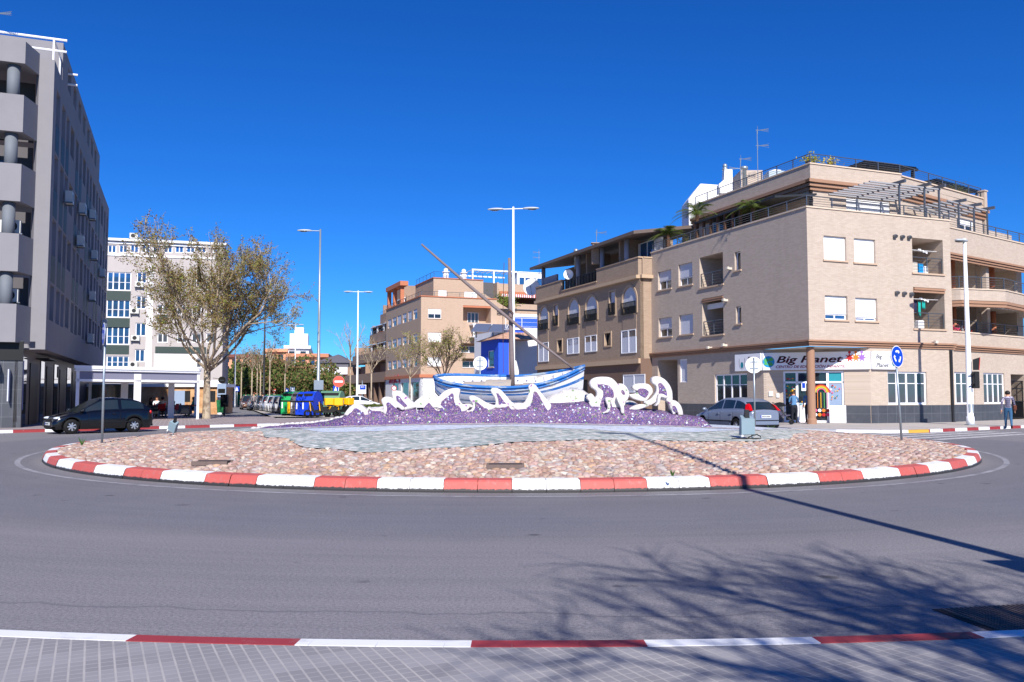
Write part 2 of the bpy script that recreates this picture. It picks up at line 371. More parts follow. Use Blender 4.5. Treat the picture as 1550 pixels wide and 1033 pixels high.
KW = paintmat('kerb_white_paint',(.9,.9,.91),.45); KR = paintmat('kerb_red_paint',(.60,.20,.22),.35); KY = paintmat('kerb_yellow_paint',(.85,.65,.25),.5)
def pavement(name, kerb, back, mat, lens=1.15, cols=(0,1), w=.14, phase=0):
    g = MB(); g.poly([(x,y,KH-.004) for x,y in kerb+back]); tag(obj(name, g, mat, fix=False), kind='structure')
    k = MB(); s = phase; 
    for (x0,y0),(x1,y1) in zip(kerb[:-1],kerb[1:]):
        L = hypot(x1-x0,y1-y0); nx, ny = -(y1-y0)/L, (x1-x0)/L
        if (back[0][0]-x0)*nx+(back[0][1]-y0)*ny < 0: nx, ny = -nx, -ny
        t = 0
        while t < L-1e-4:
            step = min(L-t, lens-(s%lens)+1e-6); m = cols[int(s//lens)%len(cols)]
            a = (x0+(x1-x0)*t/L, y0+(y1-y0)*t/L); t2 = t+step; c2 = (x0+(x1-x0)*t2/L, y0+(y1-y0)*t2/L)
            gp = .004 if (s+step)%lens < .01 or (s+step)%lens > lens-.01 else 0
            k.hexa([(a[0],a[1],-.02),(c2[0],c2[1],-.02),(c2[0]+nx*w,c2[1]+ny*w,-.02),(a[0]+nx*w,a[1]+ny*w,-.02),
                    (a[0]+nx*.012,a[1]+ny*.012,KH),(c2[0]+nx*.012,c2[1]+ny*.012,KH),(c2[0]+nx*w,c2[1]+ny*w,KH),(a[0]+nx*w,a[1]+ny*w,KH)], m)
            t = t2; s += step
    tag(obj('kerb', k, [KW,KR,KY], fix=False), kind='structure')
RO = 21.65
pavement('pavement', [(x,y) for x,y in ringpoly(RO, 228, 312, 80)], [(14.6,-14),(-14.6,-14)], PAVE, 1.03, phase=1.88)
# left pavement in front of the cafe
kl = [(-40,31),(-26,33.2),(-21,35.4),(-18.6,37.6),(-16.2,39.9),(-13.9,42.0),(-11.5,44.0),(-8.8,46.3),(-7.9,47.6),(-7.9,49.5)]
pavement('pavement', kl, [(-13.5,56),(-19.5,58)]+[(-20.6-.363*t,58+.932*t) for t in (10,40,110)]+[(-75,160),(-75,31)], PAVR, 1.2, phase=.3)
# right pavement round the nursery corner
kr = [(36,48.7),(30,44.6),(24.3,40.9),(20.3,38.1),(17.5,36.2)]
pavement('pavement', kr, [(17.5,60),(36,60)], PAVB, .98, phase=.3)
kr2 = [(17.5,36.2),(16.4,35.6),(15.2,35.5),(13.6,36.2),(12.3,38.0)]+[(12.3-.363*t, 38.0+.932*t) for t in (2,12,30,60)]
pavement('pavement', kr2, [(2,99),(17.5,60)], PAVB, 1.3, cols=(2,)+(0,)*90, phase=0)
# island behind (lamps, containers, hedge, around the far tan block)
km = [(-14.5,53),(-9.5,52.2),(-4,50.3),(1.5,49.6),(3.2,51)]+[(3.2-.363*t*1,51+.932*t) for t in (6,12)]
pavement('pavement', km, [(-4.5,66),(-9,100),(-31,100)], PAVB, 3.0, cols=(0,0), phase=0)
# zebra crossing and road paint
b = NB('road_paint'); w = b.ramp(b.noise(4,8,.8),[(.42,0),(.6,1)]); b.col(b.mix(w,(.62,.61,.62),(.22,.21,.22))); b.set(Roughness=.7); RP = b.m
g = MB()
zd = Vector((.80,.60)); zn = Vector((-.60,.80)); z0 = Vector((15.0,30.2))
for k in range(7):
    a = z0+zn*(k*.86)-zd*(k*.25); c2 = a+zd*9.0
    g.quad((a.x,a.y,.004),(c2.x,c2.y,.004),(c2.x+zn.x*.42,c2.y+zn.y*.42,.004),(a.x+zn.x*.42,a.y+zn.y*.42,.004))
tag(obj('road_markings', g, RP, fix=False), kind='structure')
b = NB('faded_paint'); w = b.ramp(b.noise(2.2,8,.8),[(.38,0),(.66,1)]); b.col(b.mix(w,(.36,.35,.37),(.15,.148,.165))); b.set(Roughness=.7)
g = MB()
for i in range(160):
    a0, a1 = 2*pi*i/160, 2*pi*(i+1)/160
    g.quad(*[(CX+r*cos(a),CY+r*sin(a),.004) for r,a in ((13.3,a0),(13.42,a0),(13.42,a1),(13.3,a1))])
tag(obj('road_markings', g, MATS['faded_paint'], fix=False), kind='structure')
# ---- drain grate at the near kerb
gt = thing('drain_grate', 'long brown ribbed drain grate in the asphalt by the near kerb under branch shadows', 'drain grate', (4.42,6.38,0), R(11))
plain('rust_dark',(.2,.16,.15),.8,.3,20); plain('grate_rib',(.42,.36,.34),.7,.3,10)
g = MB(); g.box(-1.25,1.4,-.36,.36,-.01,.006); obj('tray', g, MATS['rust_dark'], gt)
g = MB()
for k in range(66):
    x = -1.2+k*.04; g.box(x,x+.016,-.33,.33,.0061,.018)
obj('ribs', g, MATS['grate_rib'], gt)
# ---- roundabout island
def domez(x, y):
    r = hypot(x-CX,y-CY)/12.55; return .20+.52*max(0,1-r*r)**1.0
b = NB('island_kerb_white'); 
def islandkerb(name, c):
    b = NB(name); sp = b.n('ShaderNodeSeparateXYZ'); b.l(b.co(), sp.inputs[0])
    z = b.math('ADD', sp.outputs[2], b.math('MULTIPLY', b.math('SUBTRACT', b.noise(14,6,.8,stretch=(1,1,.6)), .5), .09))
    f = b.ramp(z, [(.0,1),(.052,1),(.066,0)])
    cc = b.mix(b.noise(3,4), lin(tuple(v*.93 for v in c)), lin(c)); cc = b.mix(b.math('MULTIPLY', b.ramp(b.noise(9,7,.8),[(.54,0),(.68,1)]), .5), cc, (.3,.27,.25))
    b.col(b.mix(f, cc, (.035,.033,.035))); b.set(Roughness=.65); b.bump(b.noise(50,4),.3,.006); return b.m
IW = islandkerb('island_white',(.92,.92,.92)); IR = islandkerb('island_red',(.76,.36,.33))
k = MB(); N = 144; prof = [(0,-.02),(0,.03),(-.055,.175),(-.085,.2),(-.30,.215),(-.30,.0)]
for i in range(N):
    gp = .0007; a0 = 2*pi*i/N+gp/2; a1 = 2*pi*(i+1)/N-gp/2; m = (i//2)%2
    jit = random.uniform(-.006,.006)
    for q in range(len(prof)-1):
        (r0,z0_),(r1,z1_) = prof[q],prof[q+1]
        P = []
        for (rr_,zz,aa) in ((r0,z0_,a0),(r0,z0_,a1),(r1,z1_,a1),(r1,z1_,a0)):
            P.append((CX+(RI+rr_+jit)*cos(aa), CY+(RI+rr_+jit)*sin(aa), zz))
        k.quad(*P, m)
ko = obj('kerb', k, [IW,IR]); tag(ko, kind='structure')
b = NB('mortar'); b.col(b.mix(b.noise(6,5),(.2,.17,.15),(.33,.28,.25))); b.set(Roughness=.95)
g = MB(); nr, na = 26, 120
for i in range(nr):
    for j in range(na):
        r0,r1 = 12.58*i/nr, 12.58*(i+1)/nr; a0,a1 = 2*pi*j/na, 2*pi*(j+1)/na
        g.poly([(CX+r*cos(a),CY+r*sin(a),domez(CX+r*cos(a),CY+r*sin(a))-.03) for r,a in ((r0,a0),(r1,a0),(r1,a1),(r0,a1))])
tag(obj('roundabout_island', g, MATS['mortar'], smooth=True), kind='structure')
# band borders across the island, as Y over X
def interp(x, tab):
    if x <= tab[0][0]: return tab[0][1]
    for (a,c),(d,e) in zip(tab[:-1],tab[1:]):
        if x <= d:
            t = (x-a)/(d-a); t = t*t*(3-2*t); return c+(e-c)*t
    return tab[-1][1]
T1 = [(-11.5,30.2),(-9.4,27.5),(-7.4,24.8),(-6,21.6),(-4.2,18.6),(-2.8,17.6),(-1.3,18.2),(0.4,19.4),(2.0,19.9),(4.0,20.0),(5.6,20.4),(6.8,21.6),(8.2,24.5),(9.8,28)]
T2 = [(-11,32),(-9,30),(-7.2,26.4),(-4.6,22.6),(-2.2,22.6),(0,24.0),(1.8,23.0),(3.2,22.0),(4.6,22.7),(6.5,24.3),(8.8,27.8),(9.8,29)]
def band(name, lo, hi, x0, x1, lift, mat):
    g = MB(); nx, ny = 150, 14; base = 0
    for i in range(nx+1):
        x = x0+(x1-x0)*i/nx; a, c2 = lo(x), max(lo(x)+.01, hi(x))
        for j in range(ny+1):
            y = a+(c2-a)*j/ny; g.v.append((x,y,domez(x,y)+lift))
    for i in range(nx):
        for j in range(ny): q = i*(ny+1)+j; g.face((q,q+ny+1,q+ny+2,q+1))
    return tag(obj(name, g, mat, smooth=True, fix=False), kind='structure')
def circ_hi(x): return CY+sqrt(max(.1,12.3**2-x*x))
def mosaic(name, cols, scale, grout, gw=.06, stretch=None, jit=1.0, rough=.6, bumpd=.01, gcol_var=.0):
    b = NB(name); vec = b.co()
    if stretch: mp = b.n('ShaderNodeMapping'); mp.inputs['Scale'].default_value = stretch; b.l(vec, mp.inputs[0]); vec = mp.outputs[0]
    v = b.n('ShaderNodeTexVoronoi'); v.inputs['Scale'].default_value = scale; v.inputs['Randomness'].default_value = jit; b.l(vec, v.inputs[0])
    e = b.n('ShaderNodeTexVoronoi', feature='DISTANCE_TO_EDGE'); e.inputs['Scale'].default_value = scale; e.inputs['Randomness'].default_value = jit; b.l(vec, e.inputs[0])
    wn = b.n('ShaderNodeTexWhiteNoise', noise_dimensions='3D'); b.l(v.outputs['Color'], wn.inputs[0])
    c = b.ramp(wn.outputs[0], cols, 'CONSTANT')
    hv = b.n('ShaderNodeSeparateColor'); b.l(v.outputs['Color'], hv.inputs[0]); c = b.mix(b.math('MULTIPLY', hv.outputs[1], .35), c, b.mix(.5, c, (.5,.5,.5), 'MULTIPLY'))
    f = b.ramp(e.outputs[0], [(gw*.7,0),(gw*1.2,1)])
    b.col(b.mix(f, grout, c)); b.l(b.math('SUBTRACT', .9, b.math('MULTIPLY', f, .9-rough)), b.b.inputs['Roughness']); b.bump(f, .5, bumpd); return b.m
MGREEN = mosaic('mosaic_green_grey', [(0,(.24,.30,.27)),(.2,(.34,.40,.36)),(.4,(.52,.54,.49)),(.58,(.74,.74,.69)),(.84,(.15,.22,.20)),(.93,(.55,.47,.40))], 7.0, (.42,.40,.37), .05, (1.0,1.7,1))
MLIGHT = mosaic('mosaic_pale_blue', [(0,(.52,.6,.72)),(.35,(.62,.68,.78)),(.62,(.72,.74,.8)),(.86,(.45,.55,.7)),(.94,(.62,.5,.4)),(.97,(.1,.07,.3))], 8, (.5,.5,.52), .05, (.9,1.6,1))
MEDGE = mosaic('mosaic_mixed_edge', [(0,(.40,.36,.42)),(.3,(.55,.5,.5)),(.5,(.09,.04,.2)),(.62,(.45,.40,.45)),(.85,(.65,.5,.3)),(.92,(.6,.62,.7))], 12, (.42,.38,.38), .06)
band('mosaic_band', lambda x: interp(x,T1), lambda x: interp(x,T2)+.02, -11, 9.6, .012, MGREEN)
band('mosaic_band', lambda x: interp(x,T2), lambda x: max(interp(x,T2)+.3,min(circ_hi(x),30)), -10.6, 9.4, .018, MLIGHT)
band('mosaic_band', lambda x: 24.95+.1*sin(x*1.7), lambda x: 25.9, -7.0, 7.2, .026, MEDGE)
# the set stones
rng = np.random.default_rng(3)
def stones():
    S = []; st = .165
    ys = np.arange(13.9, 34.5, st*.8)
    for r_, y0_ in enumerate(ys):
        for x0_ in np.arange(-12.6, 12.6, st):
            x = x0_+(r_%2)*st/2+rng.uniform(-.035,.035); y = y0_+rng.uniform(-.03,.03)
            if hypot(x-CX,y-CY) > 12.5: continue
            if -10.9 < x < 9.5 and y > interp(x,T1)+.03: continue
            S.append((x,y))
    S = np.array(S); n = len(S)
    K = 7; a = rng.uniform(.075,.108,n); bb = rng.uniform(.055,.085,n); th = rng.uniform(-.5,.5,n)+np.where(rng.random(n)<.2,1.2,0); hgt = rng.uniform(.03,.055,n)
    tx = rng.uniform(-.12,.12,n); ty = rng.uniform(-.12,.12,n)
    irr = rng.uniform(.82,1.12,(n,K)); V = np.zeros((n,K*2+1,3))
    for k in range(K):
        an = 2*pi*k/K; lx = a*irr[:,k]*cos(an); ly = bb*irr[:,k]*sin(an)
        for ring,(s_,h_) in enumerate(((1.0,0.0),(.72,.8))):
            X = (lx*np.cos(th)-ly*np.sin(th))*s_; Y = (lx*np.sin(th)+ly*np.cos(th))*s_
            V[:,ring*K+k,0] = S[:,0]+X; V[:,ring*K+k,1] = S[:,1]+Y; V[:,ring*K+k,2] = h_*hgt+X*tx+Y*ty-(.012 if ring==0 else 0)
    V[:,2*K,0] = S[:,0]; V[:,2*K,1] = S[:,1]; V[:,2*K,2] = hgt
    rr_ = np.hypot(S[:,0]-CX,S[:,1]-CY)/12.55; V[:,:,2] += (.20+.52*np.maximum(0,1-rr_**2)-.025)[:,None]
    F = []
    for k in range(K):
        j = (k+1)%K; F.append((k,j,K+j,K+k))
    T = [(K+k,K+(k+1)%K,2*K) for k in range(K)]
    off = (np.arange(n)*(2*K+1))
    q = (np.array(F)[None]+off[:,None,None]).reshape(-1,4); t = (np.array(T)[None]+off[:,None,None]).reshape(-1,3)
    me = bpy.data.meshes.new('cobblestones'); me.vertices.add(n*(2*K+1)); me.vertices.foreach_set('co', V.reshape(-1))
    loops = np.concatenate([q.reshape(-1), t.reshape(-1)]); me.loops.add(len(loops)); me.loops.foreach_set('vertex_index', loops)
    np_ = len(q)+len(t); me.polygons.add(np_); starts = np.concatenate([np.arange(len(q))*4, len(q)*4+np.arange(len(t))*3]); me.polygons.foreach_set('loop_start', starts)
    me.polygons.foreach_set('use_smooth', np.ones(np_,bool)); me.update(calc_edges=True)
    pal = np.array([(.52,.33,.26),(.60,.43,.34),(.50,.36,.33),(.66,.52,.42),(.45,.28,.23),(.55,.48,.46),(.62,.40,.26),(.68,.6,.52),(.42,.33,.32),(.56,.36,.32),(.58,.42,.38)])
    pr = np.array([.16,.16,.13,.1,.09,.07,.05,.07,.04,.07,.06]); ci = rng.choice(len(pal), n, p=pr/pr.sum())
    cc = pal[ci]*.78*rng.uniform(.75,1.15,(n,1)); C4 = np.ones((n,2*K+1,4)); C4[:,:,:3] = cc[:,None,:]
    at = me.color_attributes.new('stone','FLOAT_COLOR','POINT'); at.data.foreach_set('color', C4.reshape(-1))
    b = NB('stone_pink'); a_ = b.n('ShaderNodeAttribute', attribute_name='stone'); b.col(b.mix(b.math('MULTIPLY', b.ramp(b.noise(14,6,.75),[(.35,0),(.7,1)]), .45), a_.outputs['Color'], b.mix(.6, a_.outputs['Color'], (.4,.33,.28), 'MULTIPLY'))); b.set(Roughness=.8); b.bump(b.noise(45,4),.4,.006)
    me.materials.append(b.m); o = link('cobblestones', me); tag(o, 'pink and cream rounded stones set in mortar round the roundabout island', 'cobblestones', kind='stuff')
stones()
from mathutils.geometry import tessellate_polygon
# ================================================================ MOSAIC WAVES
MPURP = mosaic('mosaic_purple', [(0,(.035,.008,.12)),(.34,(.06,.016,.17)),(.6,(.10,.03,.14)),(.8,(.05,.03,.24)),(.87,(.08,.2,.06)),(.915,(.55,.65,.8)),(.94,(.3,.18,.32))], 25, (.34,.24,.28), .055, rough=.6)
MWHITE = mosaic('mosaic_white', [(0,(.66,.64,.62)),(.5,(.72,.71,.69)),(.8,(.60,.57,.56)),(.965,(.8,.8,.78)),(.975,(.3,.12,.35)),(.988,(.2,.35,.15))], 17, (.55,.46,.43), .05, rough=.3)
def spline(pts, sub=4):
    n = len(pts); out = []
    for i in range(n):
        p0,p1,p2,p3 = (Vector(pts[(i+k-1)%n]) for k in range(4))
        for s in range(sub):
            t = s/sub; out.append(.5*((2*p1)+(-p0+p2)*t+(2*p0-5*p1+4*p2-p3)*t*t+(-p0+3*p1-3*p2+p3)*t**3))
    return out
def puff(mb, pts, yc, T, rnd=.03, sub=4, m=None):
    P = spline(pts, sub); n = len(P)
    ar = sum(P[i].x*P[(i+1)%n].y-P[(i+1)%n].x*P[i].y for i in range(n))
    if ar < 0: P.reverse()
    def off(d):
        o = []
        for i in range(n):
            t = (P[(i+1)%n]-P[i-1]); L = t.length or 1; o.append(P[i]+Vector((-t.y,t.x))/L*d)
        return o
    L = [(off(rnd),yc-T/2),(off(rnd*.35),yc-T/2+rnd*.35),(P,yc-T/2+rnd),(P,yc+T/2-rnd),(off(rnd*.35),yc+T/2-rnd*.35),(off(rnd),yc+T/2)]
    b0 = len(mb.v)
    for ring,y in L: mb.v += [(q.x,y,q.y) for q in ring]
    for k in range(len(L)-1):
        for i in range(n): j = (i+1)%n; mb.face((b0+k*n+i,b0+k*n+j,b0+(k+1)*n+j,b0+(k+1)*n+i), m)
    ca = [Vector((q.x,q.y,0)) for q in L[0][0]]
    for t in tessellate_polygon([ca]):
        mb.face([b0+i for i in t], m); mb.face([b0+5*n+i for i in reversed(t)], m)
def ZA(x,y): return (500+x/5.536, 570+y/5.536)
def ZB(x,y): return (770+x/5.345, 560+y/5.345)
def PX(lst, Y, conv):
    out = []
    for x,y in lst:
        q = atY(*conv(x,y), Y); out.append((q[0],q[2]))
    return out
WV = thing('mosaic_wave_sculpture','long purple mosaic wave sculpture with curling white crests in front of the old boat','sculpture',(0,0,0))
tops = [(-8.2,.50),(-7.6,.60),(-6.9,.66),(-6.3,.70),(-5.8,.76),(-5.3,.87),(-4.9,1.05),(-4.4,1.12),(-3.9,1.16),(-3.4,1.22),(-2.6,1.26),(-1.9,1.18),(-1.2,1.24),(-.6,1.32),(.3,1.26),(1.2,1.3),(2.2,1.38),(2.9,1.32),(3.6,1.26),(4.3,1.16),(4.9,1.06),(5.2,.98),(5.7,.92),(6.1,.6)]
def bank(x): return interp(x,tops)
g = MB(); nx, ny = 260, 16
for i in range(nx+1):
    x = -8.2+14.3*i/nx; t = bank(x); bz = domez(x,25.9)-.04; yc = 26.39+ (0 if x > -5 else (x+5)*-.35)
    for j in range(ny+1):
        a = pi*j/ny; wob = mnoise.noise(Vector((x*1.3,a*1.4,0)))*.10
        hd = .62 if x > -5 else .62+(x+5)*.06
        g.v.append((x, yc-cos(a)*(hd+wob*.4), bz+max(.0,(t-bz))*(max(0,sin(a))**.4)*(1+wob)))
for i in range(nx):
    for j in range(ny): q = i*(ny+1)+j; g.face((q,q+ny+1,q+ny+2,q+1))
obj('wave_bank', g, MPURP, WV, smooth=True)
crests = [  # (name, Y, conv, white outline, purple inner outlines)
 (26.0,ZA,[(120,310),(150,268),(185,238),(222,230),(262,244),(308,290),(300,330),(130,330)],[[(140,318),(175,290),(205,258),(240,268),(268,285),(290,300),(290,345),(130,345)]]),
 (26.5,ZA,[(300,300),(318,255),(345,272),(400,278),(440,280),(440,330),(300,330)],[[(303,310),(320,264),(350,280),(440,288),(440,345),(300,345)]]),
 (26.0,ZA,[(438,300),(446,262),(430,220),(428,192),(462,170),(515,180),(562,214),(605,250),(622,274),(600,284),(560,262),(540,300),(470,320)],[[(470,330),(470,262),(462,222),(480,205),(510,222),(545,252),(580,280),(595,330)]]),
 (26.7,ZA,[(548,230),(522,180),(514,140),(532,120),(580,123),(632,160),(672,200),(712,240),(700,290),(580,280)],[[(585,290),(548,190),(546,150),(572,152),(605,190),(640,228),(668,260),(660,300)]]),
 (26.8,ZA,[(690,250),(705,215),(745,180),(785,152),(830,142),(875,158),(900,200),(880,260),(720,290)],[[(735,300),(760,245),(800,222),(850,225),(860,300)]]),
 (26.0,ZA,[(716,262),(742,226),(775,198),(808,184),(850,196),(890,214),(925,240),(952,268),(900,275),(880,330),(745,330)],[[(742,345),(770,262),(805,222),(825,208),(850,232),(885,270),(920,300),(915,345)]]),
 (26.2,ZA,[(880,212),(905,172),(945,132),(995,106),(1045,98),(1082,104),(1086,135),(1078,170),(1085,205),(1108,232),(1165,240),(1168,262),(1110,300),(930,300),(905,250)],[[(915,300),(915,215),(945,180),(985,150),(1018,124),(1036,138),(1040,178),(1055,222),(1095,250),(1100,300)]]),
 (26.0,ZA,[(1140,290),(1172,284),(1188,262),(1190,225),(1165,195),(1166,168),(1200,162),(1245,182),(1300,215),(1350,236),(1385,246),(1380,268),(1320,290),(1250,300),(1185,300)],[[(1185,310),(1205,258),(1204,208),(1232,208),(1262,232),(1300,258),(1330,270),(1330,320)]]),
 (26.35,ZA,[(1372,262),(1384,225),(1376,180),(1350,140),(1342,108),(1372,95),(1420,108),(1455,140),(1490,180),(1530,222),(1590,250),(1640,270),(1600,300),(1400,300)],[[(1395,300),(1405,240),(1400,180),(1382,122),(1410,135),(1440,175),(1480,222),(1520,262),(1540,310)]]),
 (26.25,ZB,[(20,290),(60,285),(120,268),(150,222),(165,175),(160,132),(190,112),(220,126),(248,165),(285,212),(330,262),(345,300),(300,340),(100,340)],[[(120,350),(172,262),(188,210),(198,160),(225,162),(250,196),(280,250),(315,310),(330,350)]]),
 (26.55,ZB,[(650,268),(690,235),(712,205),(706,172),(668,140),(656,100),(690,66),(760,56),(830,66),(880,112),(912,180),(935,240),(925,300),(700,310)],[[(735,310),(745,240),(762,190),(755,150),(712,118),(720,98),(775,98),(825,118),(856,160),(860,210),(830,232),(840,310)]]),
 (26.2,ZB,[(760,348),(792,330),(800,300),(788,262),(782,232),(806,222),(838,232),(825,262),(826,300),(812,342),(785,352)],[]),
 (26.2,ZB,[(872,225),(905,222),(928,262),(936,310),(934,352),(912,350),(905,310),(888,270)],[]),
 (26.8,ZB,[(870,130),(905,112),(938,122),(966,158),(978,200),(965,240),(930,270),(880,250)],[[(908,175),(918,158),(936,172),(944,198),(925,200)]]),
 (26.85,ZB,[(975,200),(1025,192),(1045,175),(1010,160),(1002,135),(1025,116),(1075,110),(1130,116),(1162,148),(1166,188),(1140,222),(1112,252),(1060,252),(1000,232)],[[(1036,160),(1060,145),(1108,148),(1140,175),(1130,205),(1108,226),(1070,210),(1045,190)]]),
 (26.5,ZB,[(1095,262),(1140,242),(1178,205),(1195,165),(1192,130),(1160,104),(1160,66),(1195,52),(1250,68),(1298,115),(1324,175),(1328,245),(1332,332),(1310,320),(1290,262),(1240,245),(1200,260),(1140,290)],[[(1212,195),(1212,150),(1205,104),(1232,96),(1262,128),(1282,168),(1286,215),(1250,208)]]),
 (26.1,ZB,[(1185,292),(1202,262),(1206,225),(1216,198),(1250,196),(1290,222),(1272,232),(1235,224),(1228,250),(1212,285)],[]),
 (26.15,ZB,[(975,322),(1010,295),(1070,278),(1135,288),(1100,308),(1040,326)],[]),
 (26.35,ZB,[(1308,262),(1335,246),(1370,262),(1398,298),(1412,362),(1376,368),(1366,345),(1330,360)],[[(1328,330),(1322,290),(1345,288),(1366,320),(1366,350)]]),
 (26.9,ZB,[(630,225),(645,200),(668,192),(690,212),(700,240),(660,262)],[]),
]
for Y,cv,wh,inn in crests:
    Y = 25.96+(Y-25.9)*.2-(.14 if not inn and cv is ZB and len(wh) > 6 and Y < 26.5 else 0)
    g = MB(); T = .34; puff(g, PX(wh,Y-T/2,cv), Y, T, .035); c_ = obj('wave_crest', g, MWHITE, WV, smooth=False)
    for q in inn:
        cx_ = sum(a for a,_ in q)/len(q); by_ = max(b_ for _,b_ in q); q = [(cx_+(a-cx_)*.86, by_+(b_-by_)*.9) for a,b_ in q]
        g = MB(); puff(g, PX(q,Y-T/2,cv), Y, T+.04, .012); obj('purple_inlay', g, MPURP, c_, smooth=False)
g = MB(); pts = []; rd = []
for i in range(70):
    x = -3.9+4.4*i/69; pts.append((x, 25.93+.05*sin(x*3.1), bank(x)-.05+.06*sin(x*4.3+1))); rd.append(.04+.035*sin(x*5.7)**2)
g.tube(pts, rd, 8); obj('foam_rim', g, MWHITE, WV, smooth=True)
# white foam mound and the low white rim at the left end
g = MB(); FM = [(-.45,1.0),(-.1,1.25),(.2,1.35)]
def foam(g, x0,x1,yc,h0,hd,seed):
    b0 = len(g.v); nx,ny = 40,12
    for i in range(nx+1):
        t = i/nx; x = x0+(x1-x0)*t; h = h0*(sin(pi*t)**.55)*(1+.12*mnoise.noise(Vector((x*3,seed,0))))
        for j in range(ny+1):
            a = pi*j/ny; g.v.append((x, yc-cos(a)*hd*(.3+.7*sin(pi*t)**.5), .6+h*sin(a)**.7+.03*mnoise.noise(Vector((x*4,a*3,seed)))))
    for i in range(nx):
        for j in range(ny): q = b0+i*(ny+1)+j; g.face((q,q+ny+1,q+ny+2,q+1))
for a_ in ((.55,3.2,27.1,1.17,.6,1.0),(2.2,4.6,27.2,.82,.5,4.0),(-5.6,-2.4,27.0,.62,.4,8.0)):
    g = MB(); foam(g, *a_); obj('foam_mound', g, MWHITE, WV, smooth=True)
g = MB()
for i in range(20):
    x = -8.3+i*.17; y = 26.0+(x+5)*-.35-.15 if x < -5 else 25.9
    g = MB(); g.sph((x,y+.75,bank(x)-.03),(.13,.12,.09),8,5); obj('edge_stone', g, MWHITE, WV, smooth=True)
# ================================================================ THE OLD BOAT
def boatpaint(name, c, under, chip, sc=3):
    b = NB(name); f = b.ramp(b.noise(sc,8,.75,stretch=(.5,1,2.2)),[(.62-chip*.35,0),(.66-chip*.3,1)])
    b.col(b.mix(f, b.mix(b.noise(2,4), tuple(v*.85 for v in lin(c)), lin(c)), under)); b.set(Roughness=.65); b.bump(b.noise(20,5),.3,.01); return b.m
BWH = boatpaint('boat_white',(.90,.90,.93),(.45,.42,.40),.12); BBL = boatpaint('boat_blue',(.10,.42,.72),(.30,.36,.42),.30); BRD = boatpaint('boat_underside',(.42,.30,.27),(.5,.45,.4),.4)
BDK = boatpaint('boat_deck_blue',(.22,.46,.68),(.42,.36,.30),.75,5); BGR = boatpaint('boat_bare_wood',(.55,.48,.44),(.35,.3,.27),.4)
BT = thing('wooden_boat','old white and blue wooden fishing boat with red underside, heeling behind the mosaic waves','boat',(-.13,28.3,1.22),R(-3))
hull = bpy.data.objects.new('rig', None)
HEEL = R(13)
def bl(s):   # half beam, gunwale z, keel z, x
    s_ = max(-1,min(1,s))
    b_ = .90*(1-abs(s_)**3.4)**.62 if s_ < 0 else .90*(1-s_**2.3)**.85
    g_ = .80+.10*s_*s_+(.42*s_**2.2 if s_ > 0 else .07*abs(s_)**2)
    k_ = .05+ (.38*abs(s_)**7 if s_ < 0 else .06*s_**8)
    return max(b_,.012), g_, k_
def bx_(s,t): # rake of stem
    return 2.4*s + (.10*t*max(0,s)**3 if s > 0 else -.02*t)
def heel(p):
    x,y,z = p; c,n = cos(HEEL), sin(HEEL); return (x, y*c-(-z)*-n if False else y*c-z*n*1.0, y*n*1.0+z*c)
# heeling towards the viewer: the far side rises
def sec(s, t, off=0):
    b_,g_,k_ = bl(s); a = t*pi/2
    y = (b_-off)*sin(a)**.75 if b_ > off else .004*t; z = k_+off+(g_-k_-off)*(1-cos(a))**.85
    return bx_(s,t), max(y,.002), z
NS, NT = 48, 15
g = MB(); g.smooth = True
tm = {0:2,1:2,2:2,3:2,4:2,5:0,6:0,7:1,8:0,9:0,10:0,11:1,12:0,13:0,14:1}
for side in (-1,1):
    b0 = len(g.v)
    for i in range(NS+1):
        s = -1+2*i/NS
        for j in range(NT+1):
            x,y,z = sec(s, j/NT); g.v.append(heel((x,side*y,z)))
    for i in range(NS):
        for j in range(NT):
            q = b0+i*(NT+1)+j; g.face((q,q+NT+1,q+NT+2,q+1) if side<0 else (q,q+1,q+NT+2,q+NT+1), tm[j])
hl = obj('hull', g, [BWH,BBL,BRD], BT, fix=True)
g = MB(); g.smooth = True
for side in (-1,1):
    b0 = len(g.v)
    for i in range(NS+1):
        s = -1+2*i/NS
        for j in range(NT+1):
            x,y,z = sec(s*.985, j/NT, .05); g.v.append(heel((x,side*y,z)))
    for i in range(NS):
        for j in range(NT): q = b0+i*(NT+1)+j; g.face((q,q+1,q+NT+2,q+NT+1))
obj('inner_planking', g, BWH, hl)
g = MB()   # gunwale: rounded rail all the way round
for side in (-1,1):
    pts = []
    for i in range(NS+1):
        s = -1+2*i/NS; b_,g_,k_ = bl(s); pts.append(heel((bx_(s,1), side*max(b_-.01,.01), g_+.01)))
    g.tube(pts, .055, 6)
    pts = [heel((bx_(-1+2*i/NS,1), side*max(bl(-1+2*i/NS)[0]+.02,.02), bl(-1+2*i/NS)[1]-.09)) for i in range(NS+1)]
    g.tube(pts, .028, 5)
obj('gunwale', g, BBL, hl, smooth=True)
g = MB()
for side in (-1,1):
    for i in range(3,NS-2,3):
        s = -1+2*i/NS; b_,g_,k_ = bl(s)
        if b_ < .15: continue
        for a,c2,d in ((0,.0,0),):
            x = bx_(s,1); y0,y1 = side*(b_-.13), side*(b_-.07)
            P = [heel(q) for q in [(x-.03,min(y0,y1),.70),(x+.03,min(y0,y1),.70),(x+.03,max(y0,y1),.70),(x-.03,max(y0,y1),.70),(x-.03,min(y0,y1),g_-.02),(x+.03,min(y0,y1),g_-.02),(x+.03,max(y0,y1),g_-.02),(x-.03,max(y0,y1),g_-.02)]]
            g = MB(); g.hexa(P); obj('rib', g, BWH, hl)
g = MB(); b0 = 0
